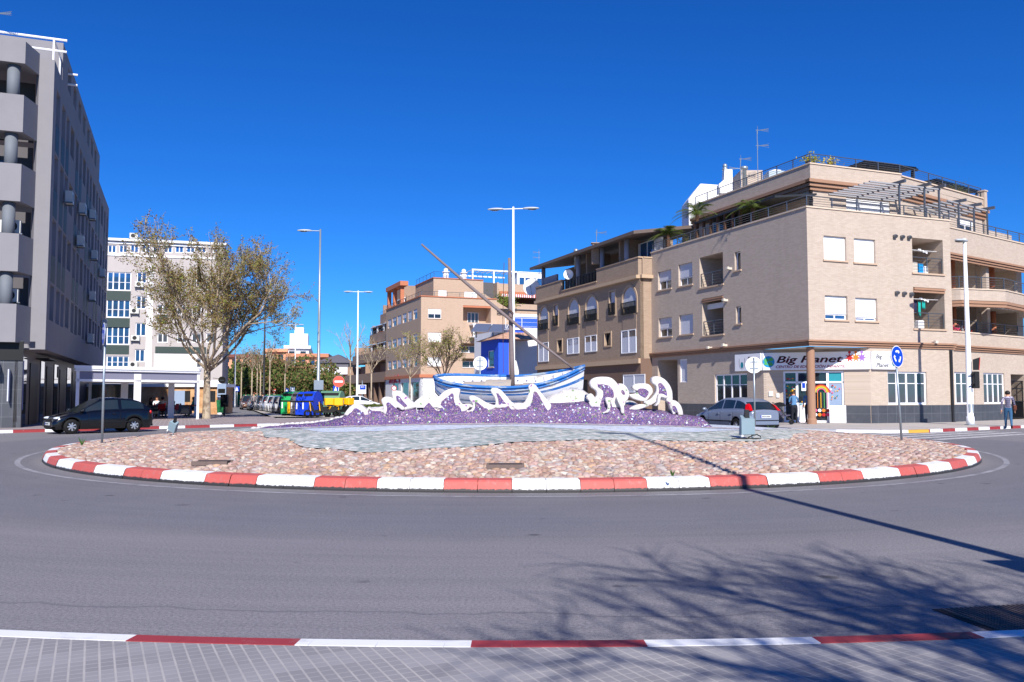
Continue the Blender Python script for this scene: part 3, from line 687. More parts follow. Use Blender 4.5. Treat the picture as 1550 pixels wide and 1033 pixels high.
for i in range(NS+1):
    s = (-1+2*i/NS)*.97; b_,g_,k_ = bl(s); zd_ = .56+max(0,s)**2*.35
    for j in range(9):
        y = -1+j/4; g.v.append(heel((2.4*s, y*max(.01,b_-.06), zd_+.05*(1-y*y))))
for i in range(NS):
    for j in range(8): q = i*9+j; g.face((q,q+9,q+10,q+1))
obj('deck', g, BGR, hl, smooth=True)
for (x0,x1,y0,y1,zz) in ((-1.45,-.55,-.55,.5,.16),(-.72,.12,-.6,.55,.23),(.5,1.3,-.4,.4,.12)):
    g = MB(); n = 8
    for i in range(n+1):
        y = y0+(y1-y0)*i/n; t = 1-(2*i/n-1)**2; zt = .58+.05+zz*(.45+.55*t)
        g.v += [heel((x0,y,zt)),heel((x1,y,zt)),heel((x0+.02,y,.5)),heel((x1-.02,y,.5))]
    for i in range(n):
        q = i*4; g.face((q,q+1,q+5,q+4)); g.face((q+2,q,q+4,q+6)); g.face((q+1,q+3,q+7,q+5))
    g.face((0,2,3,1)); q = n*4; g.face((q,q+1,q+3,q+2)); obj('hatch_cover', g, BDK, hl)
# crumpled white sail cloth / net at the stern
g = MB(); g.smooth = True
for i in range(13):
    for j in range(9):
        x = -2.05+.62*i/12; y = -.45+.9*j/8
        g.v.append(heel((x,y,.66+.16*mnoise.noise(Vector((x*7,y*7,3)))+.1*mnoise.noise(Vector((x*15,y*15,3))))))
for i in range(12):
    for j in range(8): q = i*9+j; g.face((q,q+9,q+10,q+1))
obj('crumpled_cloth', g, plain('cloth_white',(.85,.83,.82),.9), BT)
# mast and yard, in the boat's frame
def inv(p):
    M = Matrix.Translation((-.13,28.3,1.22)) @ Matrix.Rotation(R(-3),4,'Z'); return M.inverted() @ Vector(p)
plain('weathered_spar',(.47,.42,.42),.85,.25,8,bump=.3)
g = MB(); mt, mbm = atY(771,391,28.35), atY(775.5,580,28.3)
pts = [inv(Vector(mbm).lerp(Vector(mt), t)) for t in (-.02,.2,.4,.6,.8,1)]
g.tube(pts, [.088,.082,.076,.07,.062,.05], 10); ms = obj('mast', g, MATS['weathered_spar'], BT, smooth=True)
g = MB(); ya, yb = atY(638,370,28.15), atY(868,558,28.15)
g.tube([inv(Vector(ya).lerp(Vector(yb),t)+Vector((0,0,-.16*sin(pi*t)*.6))) for t in (0,.15,.3,.45,.6,.75,.9,1)], [.03,.042,.05,.056,.054,.048,.04,.032], 8)
obj('yard', g, MATS['weathered_spar'], BT, smooth=True)
g = MB(); a_,c_ = atY(763,398,28.25), atY(762,565,28.2); g.tube([inv(a_),inv(Vector(a_).lerp(Vector(c_),.5)+Vector((-.03,0,0))),inv(c_)], .010, 4)
a_,c_ = atY(771,470,28.2), atY(774,485,28.1); g.tube([inv(atY(770,468,28.2)),inv(atY(777,474,28.2)),inv(atY(776,482,28.1)),inv(atY(768,478,28.2))], .02, 5)
obj('rope', g, MATS['wood_brown'], BT)
st = thing('boat_cradle','low white plastered block carrying the old boat behind the waves','boat stand',(-.13,28.3,.5))
g = MB(); g.bbox(-1.5,1.5,-.4,.4,0,.86,.04); obj('block', g, MATS['white_wall'], st)
# ================================================================ THE NURSERY CORNER BUILDING
BRC = brick('brick_cream',(.775,.71,.65),(.72,.65,.59),(.66,.60,.55)); BRD_ = brick('brick_brown',(.66,.57,.50),(.60,.51,.45),(.55,.49,.44))
CORN = plain('cornice_brown',(.62,.475,.385),.8,.1,2); plain('coping',(.82,.74,.66),.8,.08,4); plain('soffit_white',(.80,.76,.71),.85,.05); plain('roof_grey',(.5,.48,.46),.9,.15,1)
b = NB('plinth_slate'); v,sp = wallvec(b); t = b.n('ShaderNodeTexBrick'); b.l(v,t.inputs[0]); t.offset = 0; t.inputs['Scale'].default_value = 1; t.inputs['Brick Width'].default_value = .6; t.inputs['Row Height'].default_value = .6; t.inputs['Mortar Size'].default_value = .007
t.inputs['Color1'].default_value = lin((.27,.28,.31))+(1,); t.inputs['Color2'].default_value = lin((.24,.25,.28))+(1,); t.inputs['Mortar'].default_value = lin((.42,.43,.45))+(1,)
b.col(b.mix(b.math('MULTIPLY', b.ramp(b.noise(2,6,.75),[(.45,0),(.75,1)]),.3), t.outputs[0], (.14,.14,.15))); b.set(Roughness=.45); PLI = b.m
O1 = (14.67,42.3)
plain('slat_grey',(.6,.6,.62),.6)
C = thing('apartment_building','four storey cream brick corner building with the nursery on its ground floor','building',(O1[0],O1[1],0),TH)
FL = Fac(O1,TH,(0,0),(0,1),(1,0)); FR = Fac(O1,TH,(0,0),(1,0),(0,1)); X1 = FR.m(1440,430)[0]; YL = FL.m(986,460)[0]
W2 = R(14.8); FW = Fac(O1,TH,(X1,.3),(cos(W2),sin(W2)),(-sin(W2),cos(W2))); WL = 15.0
CHA = Fac(O1,TH,(0,3.6),(3.8,-3.6),(3.6,3.8)); CHL = hypot(3.8,3.6)
ZC0, ZC1, ZP = 3.98, 4.30, 10.9
# upper walls
lw = [FL.rect(996,410,1016,438), FL.rect(1027,399,1048,432), FL.rect(1112,381,1121,409), FL.rect(997,481,1017,510), FL.rect(1028,476,1049,506), FL.rect(1114,464,1122,490)]
lb = [FL.rect(1059,386,1094.5,433)+(1.6,), FL.rect(1063,450,1095,507)+(1.6,)]
rw = [FR.rect(1247,358,1281,394), FR.rect(1293,362,1325,398), FR.rect(1249,448,1283,484), FR.rect(1295,451.5,1328,486)]
rb = [FR.rect(1381,362,1427.5,414)+(2.0,), FR.rect(1383,436,1430,498)+(2.0,)]
g = MB(); FL.wall(g,0,YL,ZC0,ZP,[w+(.2,) for w in lw]+lb); FR.wall(g,0,X1,ZC0,ZP,[w+(.2,) for w in rw]+rb)
for f,hs_ in ((FL,lb),(FR,rb)):
    for h in hs_: g.quad(f.p(h[0],h[2],h[4]),f.p(h[1],h[2],h[4]),f.p(h[1],h[3],h[4]),f.p(h[0],h[3],h[4]))
g.quad((X1,0,ZC1),(X1,.3,ZC1),(X1,.3,ZP),(X1,0,ZP)); g.quad((0,YL,0),(9,YL,0),(9,YL,ZP),(0,YL,ZP))
# ground floor walls
gl = [FL.rect(1029,544,1040,579), FL.rect(1082,566,1131,610)]; gar = FL.rect(996,545,1026,640); gar = (gar[0],gar[1],.13,gar[3],3.0)
grr = [FR.rect(1344,563,1403,612.5)]; gwr = [FW.rect(1439.5,563.6,1475.6,612), FW.rect(1489,565,1521,611.5)]; gate = FW.rect(1531,567,1552,640); gate = (gate[0],gate[1],.13,gate[3],.9)
zpl = FR.m(1330,614)[1]
FL.wall(g,3.6,YL,.1,ZC0,[w+(.2,) for w in gl]+[gar]); FR.wall(g,3.8,X1,.1,ZC0,[w+(.2,) for w in grr]); FW.wall(g,0,WL,.1,ZC0,[w+(.2,) for w in gwr]+[gate])
g.quad(FL.p(gar[0],.1,3),FL.p(gar[1],.1,3),FL.p(gar[1],gar[3],3),FL.p(gar[0],gar[3],3)); g.quad(FW.p(gate[0],.1,.9),FW.p(gate[1],.1,.9),FW.p(gate[1],gate[3],.9),FW.p(gate[0],gate[3],.9))
dr = CHA.rect(1186,562,1278,645); dr = (dr[0],dr[1],.14,dr[3],.25); CHA.wall(g,0,CHL,.1,ZC0,[dr])
# penthouse and its parapet
SX, SY = 3.2, 3.4
FPR = Fac(O1,TH,(SX,SY),(1,0),(0,1)); FPL = Fac(O1,TH,(SX,SY),(0,1),(1,0)); PX2 = FPR.m(1365,300)[0]; PZ = FPR.m(1224,248)[1]; PC0 = FPR.m(1224,288)[1]; PC1 = FPR.m(1224,272)[1]; PL = 11.4
FPW = Fac(O1,TH,(SX+PX2,SY),(cos(W2),sin(W2)),(-sin(W2),cos(W2))); PWL = FPW.m(1490,330)[0]
pw = [FPR.rect(1281,302,1347,322)]; pw2 = [FPW.rect(1452,332,1474,352)]
FPR.wall(g,.15,PX2,10.0,PC0,[(max(.2,pw[0][0]),pw[0][1],10.02,pw[0][3],.15)]); FPL.wall(g,.15,PL,10.0,PC0,[]); FPW.wall(g,0,PWL-.3,10.0,PC0,[w+(.15,) for w in pw2])
FPR.box(g,0,PX2,PC1,PZ,0,.2); FPL.box(g,.2,PL,PC1,PZ,0,.2); FPW.box(g,.0,PWL,PC1,PZ-.1,.02,.2)
wall = obj('wall', g, BRC, C, fix=False)
# wing 2: recessed balconies
g = MB(); ZW = ZP-.25
FW.box(g,0,WL,ZW-1.35,ZW,0,.25); FW.box(g,0,WL,3.95,10.0,2.6,2.8)
for u in (0.0,5.3,10.4): FW.box(g,u,u+.22,ZC1,ZW-1.35,1.0 if u else .02,2.6)
z1f, z2f = FW.m(1445,503)[1], FW.m(1446,441)[1]; p1, p2 = FW.m(1446,522)[1], FW.m(1446,457)[1]
FW.box(g,0.02,WL,ZC0,z1f,0.0,.2); 
bal2 = [(X1,.32),(X1+.35,-.25),(X1+3.3,-.55),(X1+6.5,.7),(X1+WL*.96,4.2)]
def polywall(g, pts, z0, z1, w=.18, m=None):
    for (a,b_),(c_,d_) in zip(pts[:-1],pts[1:]):
        L = hypot(c_-a,d_-b_); nx,ny = -(d_-b_)/L*w, (c_-a)/L*w
        g.hexa([(a,b_,z0),(c_,d_,z0),(c_+nx,d_+ny,z0),(a+nx,b_+ny,z0),(a,b_,z1),(c_,d_,z1),(c_+nx,d_+ny,z1),(a+nx,b_+ny,z1)], m)
polywall(g, bal2, p2, z2f)
obj('wing_wall', g, BRC, C, fix=False)
g = MB(); FW.box(g,0.02,WL,10.0,10.12,.25,9); FW.box(g,.02,WL,p2+.02,p2+.2,.2,2.6); FW.box(g,.02,WL,p1,p1+.15,.2,2.6); FW.box(g,0,WL,3.95,4.0,.02,2.6)
g.poly([(.02,3.6,ZC0-.03),(.02,.02,ZC0-.03),(3.8,.02,ZC0-.03)]); g.poly([(.02,.02,10.02),(X1,.02,10.02),(X1+5,6,10.02),(X1+5,16,10.02),(.02,YL,10.02)])
g.poly([(SX+.05,SY+.05,PC1+.4),(SX+PX2,SY+.05,PC1+.4),(SX+PX2+PWL*.96,SY+PWL*.25,PC1+.4),(SX+PX2,SY+10,PC1+.4),(SX+.05,SY+PL,PC1+.4)])
g.poly([p for p in ((bal2[0][0],.32,p2+.02),(bal2[1][0],bal2[1][1],p2+.02),(bal2[2][0],bal2[2][1],p2+.02),(bal2[3][0],bal2[3][1],p2+.02),(bal2[4][0],bal2[4][1],p2+.02))])
obj('ceiling_slab', g, MATS['soffit_white'], C, fix=False)
g = MB(); cap = lambda f,u0,u1,z,d0=-.05,d1=.27: f.box(g,u0,u1,z,z+.07,d0,d1)
cap(FR,-.05,X1+.04,ZP); cap(FL,.27,YL,ZP); cap(FW,.0,WL,ZW); cap(FPR,-.05,PX2,PZ); cap(FPL,.27,PL,PZ); cap(FPW,0.02,PWL,PZ-.1); cap(FW,0.02,WL,z1f); polywall(g, [(a,b_-.05) for a,b_ in bal2], z2f, z2f+.06, .27)
obj('coping', g, MATS['coping'], C, fix=False)
g = MB()     # stepped brown mouldings
def mould(f,u0,u1,z0,z1,proj=.22,n=3):
    for k in range(n):
        a = z0+(z1-z0)*k/n; f.box(g,u0-proj*(k+1)/n if u0<=.01 else u0,u1,a+.002,a+(z1-z0)/n-.018,-proj*(k+1)/n,.02)
mould(FR,0,X1+.05,ZC0,ZC1); mould(FL,0.001,YL,ZC0,ZC1); mould(FW,.012,WL,ZC0-.02,ZC1-.02); mould(FPR,0,PX2,PC0,PC1,.35); mould(FPL,.001,PL,PC0,PC1,.35); mould(FPW,.02,PWL,PC0,PC1,.35)
mould(FW,.012,WL,ZW-1.75,ZW-1.37,.2)
for k in range(2): polywall(g, [(a,b_-.05-.05*k) for a,b_ in bal2], p2-.34+.16*k, p2-.2+.16*k, .2)
mould(FR,rb[1][0],rb[1][1],rb[1][3]-.28,rb[1][3]-.02,.1,2); mould(FL,lb[1][0],lb[1][1],lb[1][3]-.24,lb[1][3]-.02,.04,2)
obj('cornice', g, CORN, C, fix=False)
g = MB(); FR.box(g,3.8,X1,.1,zpl,-.03,.0); FW.box(g,0.03,gate[0]-.02,.1,zpl,-.03,.0); CHA.box(g,dr[1]+.02,CHL-.02,.1,zpl,-.03,0)
obj('plinth', g, PLI, C, fix=False); g = MB(); CHA.box(g,0.02,dr[0]-.02,.1,zpl,-.03,0); FL.box(g,3.6,gar[0],.1,zpl,-.03,0); obj('plinth', g, PLI, C, fix=False); g = MB(); FL.box(g,gar[1],YL,.1,zpl,-.03,0); obj('plinth', g, PLI, C, fix=False)
SH = [.5,.62,0,.55,1.0,0]
for h,s in zip(lw,SH): window(FL,h,C,MATS['white_frame'],MATS['pane_dark'],2 if s else 1,1,s,MATS['shutter_grey'])
for h,s in zip(rw,(1,1,.76,.84)): window(FR,h,C,MATS['white_frame'],MATS['pane_blue'],2,1,s)
window(FR,(max(.2,pw[0][0]),pw[0][1],10.02,pw[0][3]),C,MATS['white_frame'],MATS['pane_dark'],3,1,.55,d=.1,d0=SY*0) if False else window(FPR,(max(.2,pw[0][0]),pw[0][1],10.02,pw[0][3]),C,MATS['white_frame'],MATS['pane_dark'],3,1,.5,d=.1,sill=False)
window(FPW,pw2[0],C,MATS['white_frame'],MATS['pane_dark'],2,1,.4,d=.1,sill=False)
window(FL,gl[0],C,MATS['white_frame'],MATS['shutter_grey'],1,1,0,d=.05,sill=False)
window(FL,gl[1],C,MATS['white_frame'],MATS['pane_dark'],4,1,0,bars=[.62],sill=False,d=.08,fw=.09)
window(FR,grr[0],C,MATS['white_frame'],MATS['pane_grey'],4,1,0,bars=[.64],sill=False,d=.08,fw=.09)
for h in gwr: window(FW,h,C,MATS['white_frame'],MATS['pane_grey'],4,1,0,bars=[.64],sill=False,d=.08,fw=.08)
# balcony niches: rails, door, drying rack, clothes and boxes are things of their own
for f,h,k in ((FL,lb[0],'l'),(FL,lb[1],'l'),(FR,rb[0],'r'),(FR,rb[1],'r')):
    g = MB(); a,b_ = f.p(h[0]+.03,0,.08),f.p(h[1]-.03,0,.08); railing(g,[a[:2],b_[:2]],.75,h[2]+.08,4,1.0); obj('railing', g, MATS['steel_grey'], C)
    g = MB(); f.box(g,h[0]-.07,h[1]+.07,h[2]-.09,h[2]-.005,-.07,.15); obj('sill', g, MATS['sill'], C)
g = MB(); f=FL; h=lb[1]; f.box(g,h[0]+.1,h[1]-.02,h[3]-.62,h[3]-.32,.35,.55); obj('awning_roll', g, MATS['shutter'], C)
plain('towel_maroon',(.38,.22,.26),.9); plain('towel_navy',(.12,.16,.28),.9); plain('towel_teal',(.1,.62,.58),.9); plain('blue_plastic',(.1,.55,.8),.4)
h = rb[1]; 
def cloth(f,u0,u1,z0,z1,d,mat,label):
    g = MB(); n = 6; b0 = 0
    for i in range(n+1):
        for j in range(4):
            u = u0+(u1-u0)*i/n; z = z1+(z0-z1)*j/3*(1+.12*sin(i*1.7)); dd = d+.035*sin(i*2.1+j)*j/3
            g.v.append(Vector(f.p(u,z,dd))); 
    for i in range(n):
        for j in range(3): q = i*4+j; g.face((q,q+1,q+5,q+4))
    o = obj('hanging_laundry', g, mat, None, smooth=True); md = o.modifiers.new('s','SOLIDIFY'); md.thickness = .012
    o.location = (O1[0],O1[1],0); o.rotation_euler = (0,0,TH); return tag(o,label,'laundry','washing on the drying rack of the corner building')
uu = h[0]+.35; zt = h[3]-.62
cloth(FR,uu,uu+.22,zt-.75,zt,.5,MATS['towel_maroon'],'dark maroon garment hanging at the left end of the balcony drying rack')
cloth(FR,uu+.26,uu+.46,zt-.65,zt,.55,MATS['towel_navy'],'dark navy garment hanging in the middle of the balcony drying rack')
cloth(FR,uu+.5,uu+.68,zt-.85,zt-.05,.5,MATS['towel_teal'],'long teal towel hanging on the balcony drying rack')
cloth(FR,uu+.72,uu+.95,zt-.45,zt-.05,.45,MATS['towel_teal'],'short teal towel at the right end of the balcony drying rack')
for i,h in enumerate(rb):
    g = MB()
    for k in range(6): FR.box(g,h[0]+.75+.11*k,h[0]+.83+.11*k,h[3]-.55-.03*k-.03*(k%2),h[3]-.5-.03*k+.03*(k%2),.3,.34)
    FR.box(g,h[0]+.3,h[1]-.1,h[3]-.585,h[3]-.57,.3,.6); obj('drying_rack', g, MATS['white_plain'], C)
def crate(f,h,u,w,hh,d,mat,name,label,cat):
    g = MB(); x,y,_ = f.p(h[0]+u,0,d); g.bbox(-w/2,w/2,-.2,.2,0,hh,.04)
    o = obj(name,g,mat); c_,s_ = cos(TH),sin(TH); o.location = (O1[0]+c_*x-s_*y, O1[1]+s_*x+c_*y, h[2]+.02); o.rotation_euler = (0,0,TH); tag(o,label,cat); return o
crate(FR,rb[0],.5,.5,.62,.55,MATS['soffit_white'],'storage_box','grey white storage box on the upper balcony of the corner building','box')
crate(FR,rb[0],.95,.3,.55,.5,MATS['blue_plastic'],'storage_bin','bright blue plastic bin on the upper balcony of the corner building','bin')
crate(FR,rb[0],1.25,.35,.42,.5,MATS['white_plain'],'storage_box','low white box beside the blue bin on the upper balcony','box')
crate(FR,rb[1],.85,.4,.45,.5,MATS['white_plain'],'storage_box','white box on the lower balcony beneath the drying laundry','box')
# vents
for cx_,cy_ in ((1353,358),(1364,359),(1374.5,359.7),(1356,443.5),(1367,444.5),(1378,445.5)):
    u,z = FR.m(cx_,cy_); g = MB(); x,y,_ = FR.p(u,z); g.tube([(x,y+.02,z),(x,y-.14,z)],.09,10); g.tube([(x,y-.10,z-.0),(x,y-.16,z-.05)],.11,10); obj('wall_vent', g, MATS['steel_grey'], C)
for cx_,cy_,f in ((1107,407,FL),(1101,455,FL),(1100,523,FL),(1077,527,FL),(1411,519,FR)):
    u,z = f.m(cx_,cy_); g = MB(); f.box(g,u-.06,u+.06,z-.06,z+.06,-.2,.0); f.box(g,u-.09,u+.09,z-.05,z+.09,-.32,-.2); obj('wall_fixture', g, MATS['soffit_white'], C)
# wing 2 furniture
g = MB()
for u in (3.6,8.4):
    x,y,_ = FW.p(u,0,1.5); g = MB(); g.tube([(x,y,ZC1),(x,y,p2)],.17,14); g2 = MB(); g2.tube([(x,y,p2+.2),(x,y,ZW-1.3)],.17,14); obj('column', g, MATS['terracotta'], C, smooth=True); obj('column', g2, MATS['terracotta'], C, smooth=True)
for u in (5.1,): 
    g = MB(); FW.box(g,u,u+.35,ZC1,ZW-1.36,.3,.62); obj('pillar', g, BRC, C)
g = MB(); FW.box(g,.1,5.0,ZW-1.62,ZW-1.40,.1,.3); obj('awning_box', g, plain('awning_box',(.72,.78,.88),.4), C)
g = MB(); FW.box(g,1.0,2.2,p1+.15,p1+2.3,2.5,2.59); FW.box(g,2.35,2.6,p1+.2,p1+1.9,2.5,2.59); FW.box(g,6.2,7.4,p1+.15,p1+2.3,2.5,2.59); FW.box(g,1.2,3.0,p2+.2,p2+2.2,2.5,2.59); obj('balcony_door', g, MATS['pane_dark'], C)
g = MB(); railing(g,[FW.p(.05,0,.1)[:2],FW.p(WL,0,.1)[:2]],.62,z1f+.07,4,1.6); obj('railing', g, MATS['steel_grey'], C)
g = MB(); railing(g,[(a,b_+.08) for a,b_ in bal2],.62,z2f+.07,4,1.6); obj('railing', g, MATS['steel_grey'], C)
def poly_rail(pts,z,h=.62,n=4): g = MB(); railing(g,pts,h,z,n,1.5); return obj('railing', g, MATS['steel_grey'], C)
poly_rail([(.1,YL-.1),(.1,.1),(X1+.1,.1)],ZP+.07,.55); poly_rail([FW.p(.15,0,.12)[:2],FW.p(WL,0,.12)[:2]],ZW+.07,.6)
poly_rail([(SX+.1,SY+PL),(SX+.1,SY+.1),(SX+PX2,SY+.1),FPW.p(PWL-.1,0,.12)[:2]],PZ+.06,.55,4)
g = MB(); FPW.box(g,PWL-.1,PWL+.25,9.9,PZ+.4,-.1,.3); FPW.box(g,PWL-.15,PWL+.3,PZ+.4,PZ+.48,-.15,.35)
FW.box(g,WL-4.5,WL-4.2,10,ZW+1.4,3,9); FW.box(g,WL-4.4,WL+2,10,ZW+2.0,4,9); obj('roof_wall', g, BRC, C)
# striped awning and geraniums on the first floor of wing 2
g = MB(); 
for k in range(14): g.cur = k%2; FW.box(g,5.7+k*.22,5.7+k*.22+.219,p1+2.35-.03*(k%2),p1+2.75,.25,.3)
obj('awning', g, [MATS['white_plain'],MATS['shutter_grey']], C)
plain('leaf_green',(.22,.35,.12),.7,.3,8); plain('petal_pink',(.85,.25,.42),.7,.15,20); plain('petal_red',(.8,.1,.12),.7); plain('petal_white',(.92,.9,.88),.7)
def toworld(p): c_,s_ = cos(TH),sin(TH); return (O1[0]+c_*p[0]-s_*p[1], O1[1]+s_*p[0]+c_*p[1], p[2])
for k,(u,mt,w_) in enumerate(((1.0,'petal_pink','pink'),(1.45,'petal_pink','deep pink'),(1.9,'petal_white','white'),(2.45,'petal_red','red'))):
    g = MB(); base = FW.p(u,z1f-.02,.32); 
    for i in range(60):
        p = (base[0]+random.gauss(0,.14),base[1]+random.gauss(0,.07),base[2]+.22+random.gauss(0,.1)); g.sph(p,random.uniform(.02,.045),5,3,0 if i%3 else 1)
    g.bbox(base[0]-.2,base[0]+.2,base[1]-.1,base[1]+.1,base[2]-.05,base[2]+.14,.01,2)
    o = obj('geranium_pot', g, [MATS[mt],MATS['leaf_green'],MATS['terracotta']]); o.location = (O1[0],O1[1],0); o.rotation_euler = (0,0,TH)
    tag(o, ['pale pink geranium leftmost on the balcony rail of the corner building','deep pink geranium second from the left on the balcony rail','white geranium between the pink and the red on the balcony rail','red geranium rightmost of the flowers on the balcony rail'][k],'potted flower','geraniums on the balcony rail')
# corner column
x,y = .35,.35; g = MB(); g.lathe([(.24,.1),(.24,.35),(.2,.4),(.2,ZC0-.05)],20,(x,y,0)); obj('corner_column', g, CORN, C, smooth=False)
# downpipe & gate
g = MB(); FR.box(g,X1-.32,X1-.18,.1,ZC0-.05,-.1,.0); obj('drain_pipe', g, MATS['dark_metal'], C)
g = MB(); gw = gate
for k in range(12): u = gw[0]+.06+(gw[1]-gw[0]-.1)*k/11; FW.box(g,u,u+.025,.15,2.35,.1,.13)
for z in (.2,1.15,1.9,2.35): FW.box(g,gw[0]+.03,gw[1],z,z+.05,.09,.135)
FW.box(g,gw[0]+.03,gw[1],.2,1.15,.13,.15); obj('iron_gate', g, MATS['black_plain'], C)
# ---- nursery shop front
fw = MB(); u0,u1,z0,z1 = dr[:4]; cols_ = [u0, CHA.m(1206,600)[0], CHA.m(1250,600)[0] , CHA.m(1258,600)[0], u1]; zt = CHA.m(1230,579)[1]
cu = [CHA.m(x,600)[0] for x in (1186.5,1206,1208,1222,1226,1250,1256,1275)]
F_ = lambda a,b_,c_,d_: CHA.box(fw,a,b_,c_,d_,.05,.13)
F_(u0,u1,z1-.09,z1); F_(u0,u1,zt-.05,zt+.05)
for u in (u0+.04,cu[1]+.02,cu[5]+.1,u1-.05): F_(u-.06,u+.06,z0,z1-.09)
F_(cu[3]+.25,cu[3]+.37,z0,zt-.05); F_(u0+.1,u1-.1,z0,z0+.1)
sf = obj('shop_front', fw, MATS['white_frame'], C)
g = MB(); g.quad(CHA.p(u0,z0,.12),CHA.p(u1,z0,.12),CHA.p(u1,z1,.12),CHA.p(u0,z1,.12)); obj('pane', g, MATS['pane_dark'], sf, fix=False)
plain('teal_panel',(.15,.55,.6),.5); plain('grey_blue_panel',(.55,.62,.72),.5); plain('st_pink',(.9,.3,.5),.6); plain('st_orange',(.9,.5,.15),.6); plain('st_green',(.3,.65,.35),.6); plain('st_purple',(.6,.42,.75),.6)
g = MB(); CHA.box(g,cu[5]+.17,u1-.1,zt+.05,z1-.1,.09,.11); obj('transom_panel', g, MATS['teal_panel'], sf)
g = MB(); CHA.box(g,cu[5]+.17,u1-.1,z0+.1,zt-.05,.09,.11); obj('door_panel', g, MATS['grey_blue_panel'], sf)
g = MB(); CHA.box(g,cu[1]+.12,cu[3]+.22,z0+.1,z0+1.0,.085,.11); obj('door_panel', g, MATS['white_frame'], sf)
for reg,(a,b_,c_,d_) in enumerate(((u0+.12,cu[1]-.06,z0+.95,zt-.1),(cu[5]+.2,u1-.16,z0+1.2,zt-.15),(cu[1]+.2,cu[3]+.15,z0+.8,z0+1.4),(u0+.12,cu[1]-.08,zt+.08,z1-.35))):
    for k in range((22,15,6,5)[reg]):
        u = random.uniform(a,b_); z = random.uniform(c_,d_); s = random.uniform(.035,.075); x = CHA.p(u,z,.04); g = MB()
        n = random.choice((5,8)); r_ = random.random()*6; pts = []
        for i in range(n*2): q = r_+pi*i/n; rr_ = s*(1 if i%2 else .5); pts.append(CHA.p(u+rr_*cos(q), z+rr_*sin(q), .042))
        g.poly(pts); obj('window_sticker', g, MATS[random.choice(['red_paint','yellow_paint','st_pink','st_orange','st_green','teal_panel','white_plain'])], sf, fix=False)
# rainbow and paper flowers on the right door
ru, rz = (cu[3]+.37+cu[5])/2+.05, z0+1.55
for k,mn in enumerate(('red_paint','st_orange','yellow_paint','st_green','st_pink')):
    g = MB(); r1,r0 = .42-.05*k,.37-.05*k
    for i in range(12):
        q0,q1 = pi*i/12,pi*(i+1)/12; g.quad(*[CHA.p(ru+r*cos(q),rz+r*sin(q),.04) for r,q in ((r0,q0),(r1,q0),(r1,q1),(r0,q1))])
    CHA.box(g,ru-.36+.16*k,ru-.33+.16*k,z0+.75,rz,.038,.042); obj('paper_rainbow', g, MATS[mn], sf, fix=False)
for i in range(4):
    for j in range(2):
        g = MB(); u,z = ru-.3+.2*i, z0+.62-.22*j; g.poly([CHA.p(u+.09*cos(q*pi/4),z+.09*sin(q*pi/4),.04-.001*j) for q in range(8)]); obj('paper_flower', g, MATS[('st_pink','white_plain','st_orange','red_paint')[(i+j)%4]], sf, fix=False)
# notices on the door, meter boxes on the wall
for (a,b_,c_,d_) in ((1213,578.5,1220,592),):
    h = CHA.rect(a,b_,c_,d_); g = MB(); CHA.box(g,h[0],h[1],h[2],h[3],.02,.05); obj('door_notice', g, MATS['white_plain'], sf); g = MB(); CHA.box(g,h[0]+.04,h[1]-.04,h[2]+.15,h[3]-.05,.012,.02); obj('door_notice', g, MATS['blue_paint'], sf)
for a in ((1164,593,1170,600),(1175.5,596,1179.5,602)):
    h = CHA.rect(*a); g = MB(); CHA.box(g,*h,-.06,0); obj('meter_box', g, MATS['white_plain'], C)

# white board leaning right of the door
h = CHA.rect(1256,614,1281,643); bd = thing('white_board','white framed board standing at the right of the nursery door','board',(0,0,0)); bd.location = (O1[0],O1[1],0); bd.rotation_euler = (0,0,TH)
g = MB(); CHA.box(g,h[0],h[1],.14,h[3],-.22,-.17); obj('panel', g, MATS['white_plain'], bd); g = MB()
for q in ((h[0],h[1],h[3]-.07,h[3]),(h[0],h[1],.14,.21),(h[0],h[0]+.07,.21,h[3]-.07),(h[1]-.07,h[1],.21,h[3]-.07)): CHA.box(g,*q,-.24,-.22)
obj('frame', g, MATS['white_frame'], bd)
# ---- the sign in three panels
SG = thing('nursery_sign','white three sided Big Planet sign with globe wrapped round the nursery corner','shop sign',(O1[0],O1[1],0),TH)
zs0, zs1 = CHA.m(1230,560)[1], CHA.m(1230,533.5)[1]
sL = FL.m(1116,550)[0]; sR = FR.m(1355,545)[0]
PLT = plain('sign_white',(.93,.93,.95),.45,.02); INK = plain('sign_ink',(.10,.06,.08),.6,.0); INR = plain('sign_red_ink',(.55,.12,.25),.6,.0)
g = MB(); CHA.box(g,-.02,CHL+.02,zs0,zs1,-.16,-.02); obj('panel', g, PLT, SG); g = MB(); FL.box(g,3.62,sL,zs0,zs1,-.16,-.02); obj('panel', g, PLT, SG); g = MB(); FR.box(g,3.84,sR,zs0,zs1,-.16,-.02); obj('panel', g, PLT, SG)
H_ = zs1-zs0; D_ = -.163
uB = CHA.m(1174,550)[0]; wB = CHA.m(1274,550)[0]-uB
def fit(s, size, par, mat, fac, u, z, w, **kw):
    o = text(s,size,par,mat,Matrix.Identity(4),**kw); bb_ = [v.co.x for v in o.data.vertices]; sc_ = w/(max(bb_)-min(bb_)); o.data.transform(facM(fac,u,z,D_) @ Matrix.Diagonal((sc_,1,1,1))); return o
fit('Big Planet',.50,SG,INR,CHA,uB+.03,zs0+.37,wB,shear=.30,bold=.004,ext=.004,name='lettering')
fit('Big Planet',.50,SG,INK,CHA,uB,zs0+.385,wB,shear=.30,bold=.003,ext=.010,name='lettering')
fit('CENTRO DE EDUCACIÓN INFANTIL',.19,SG,INR,CHA,uB,zs0+.10,CHA.m(1279,550)[0]-uB,shear=.25,bold=.004,name='lettering')
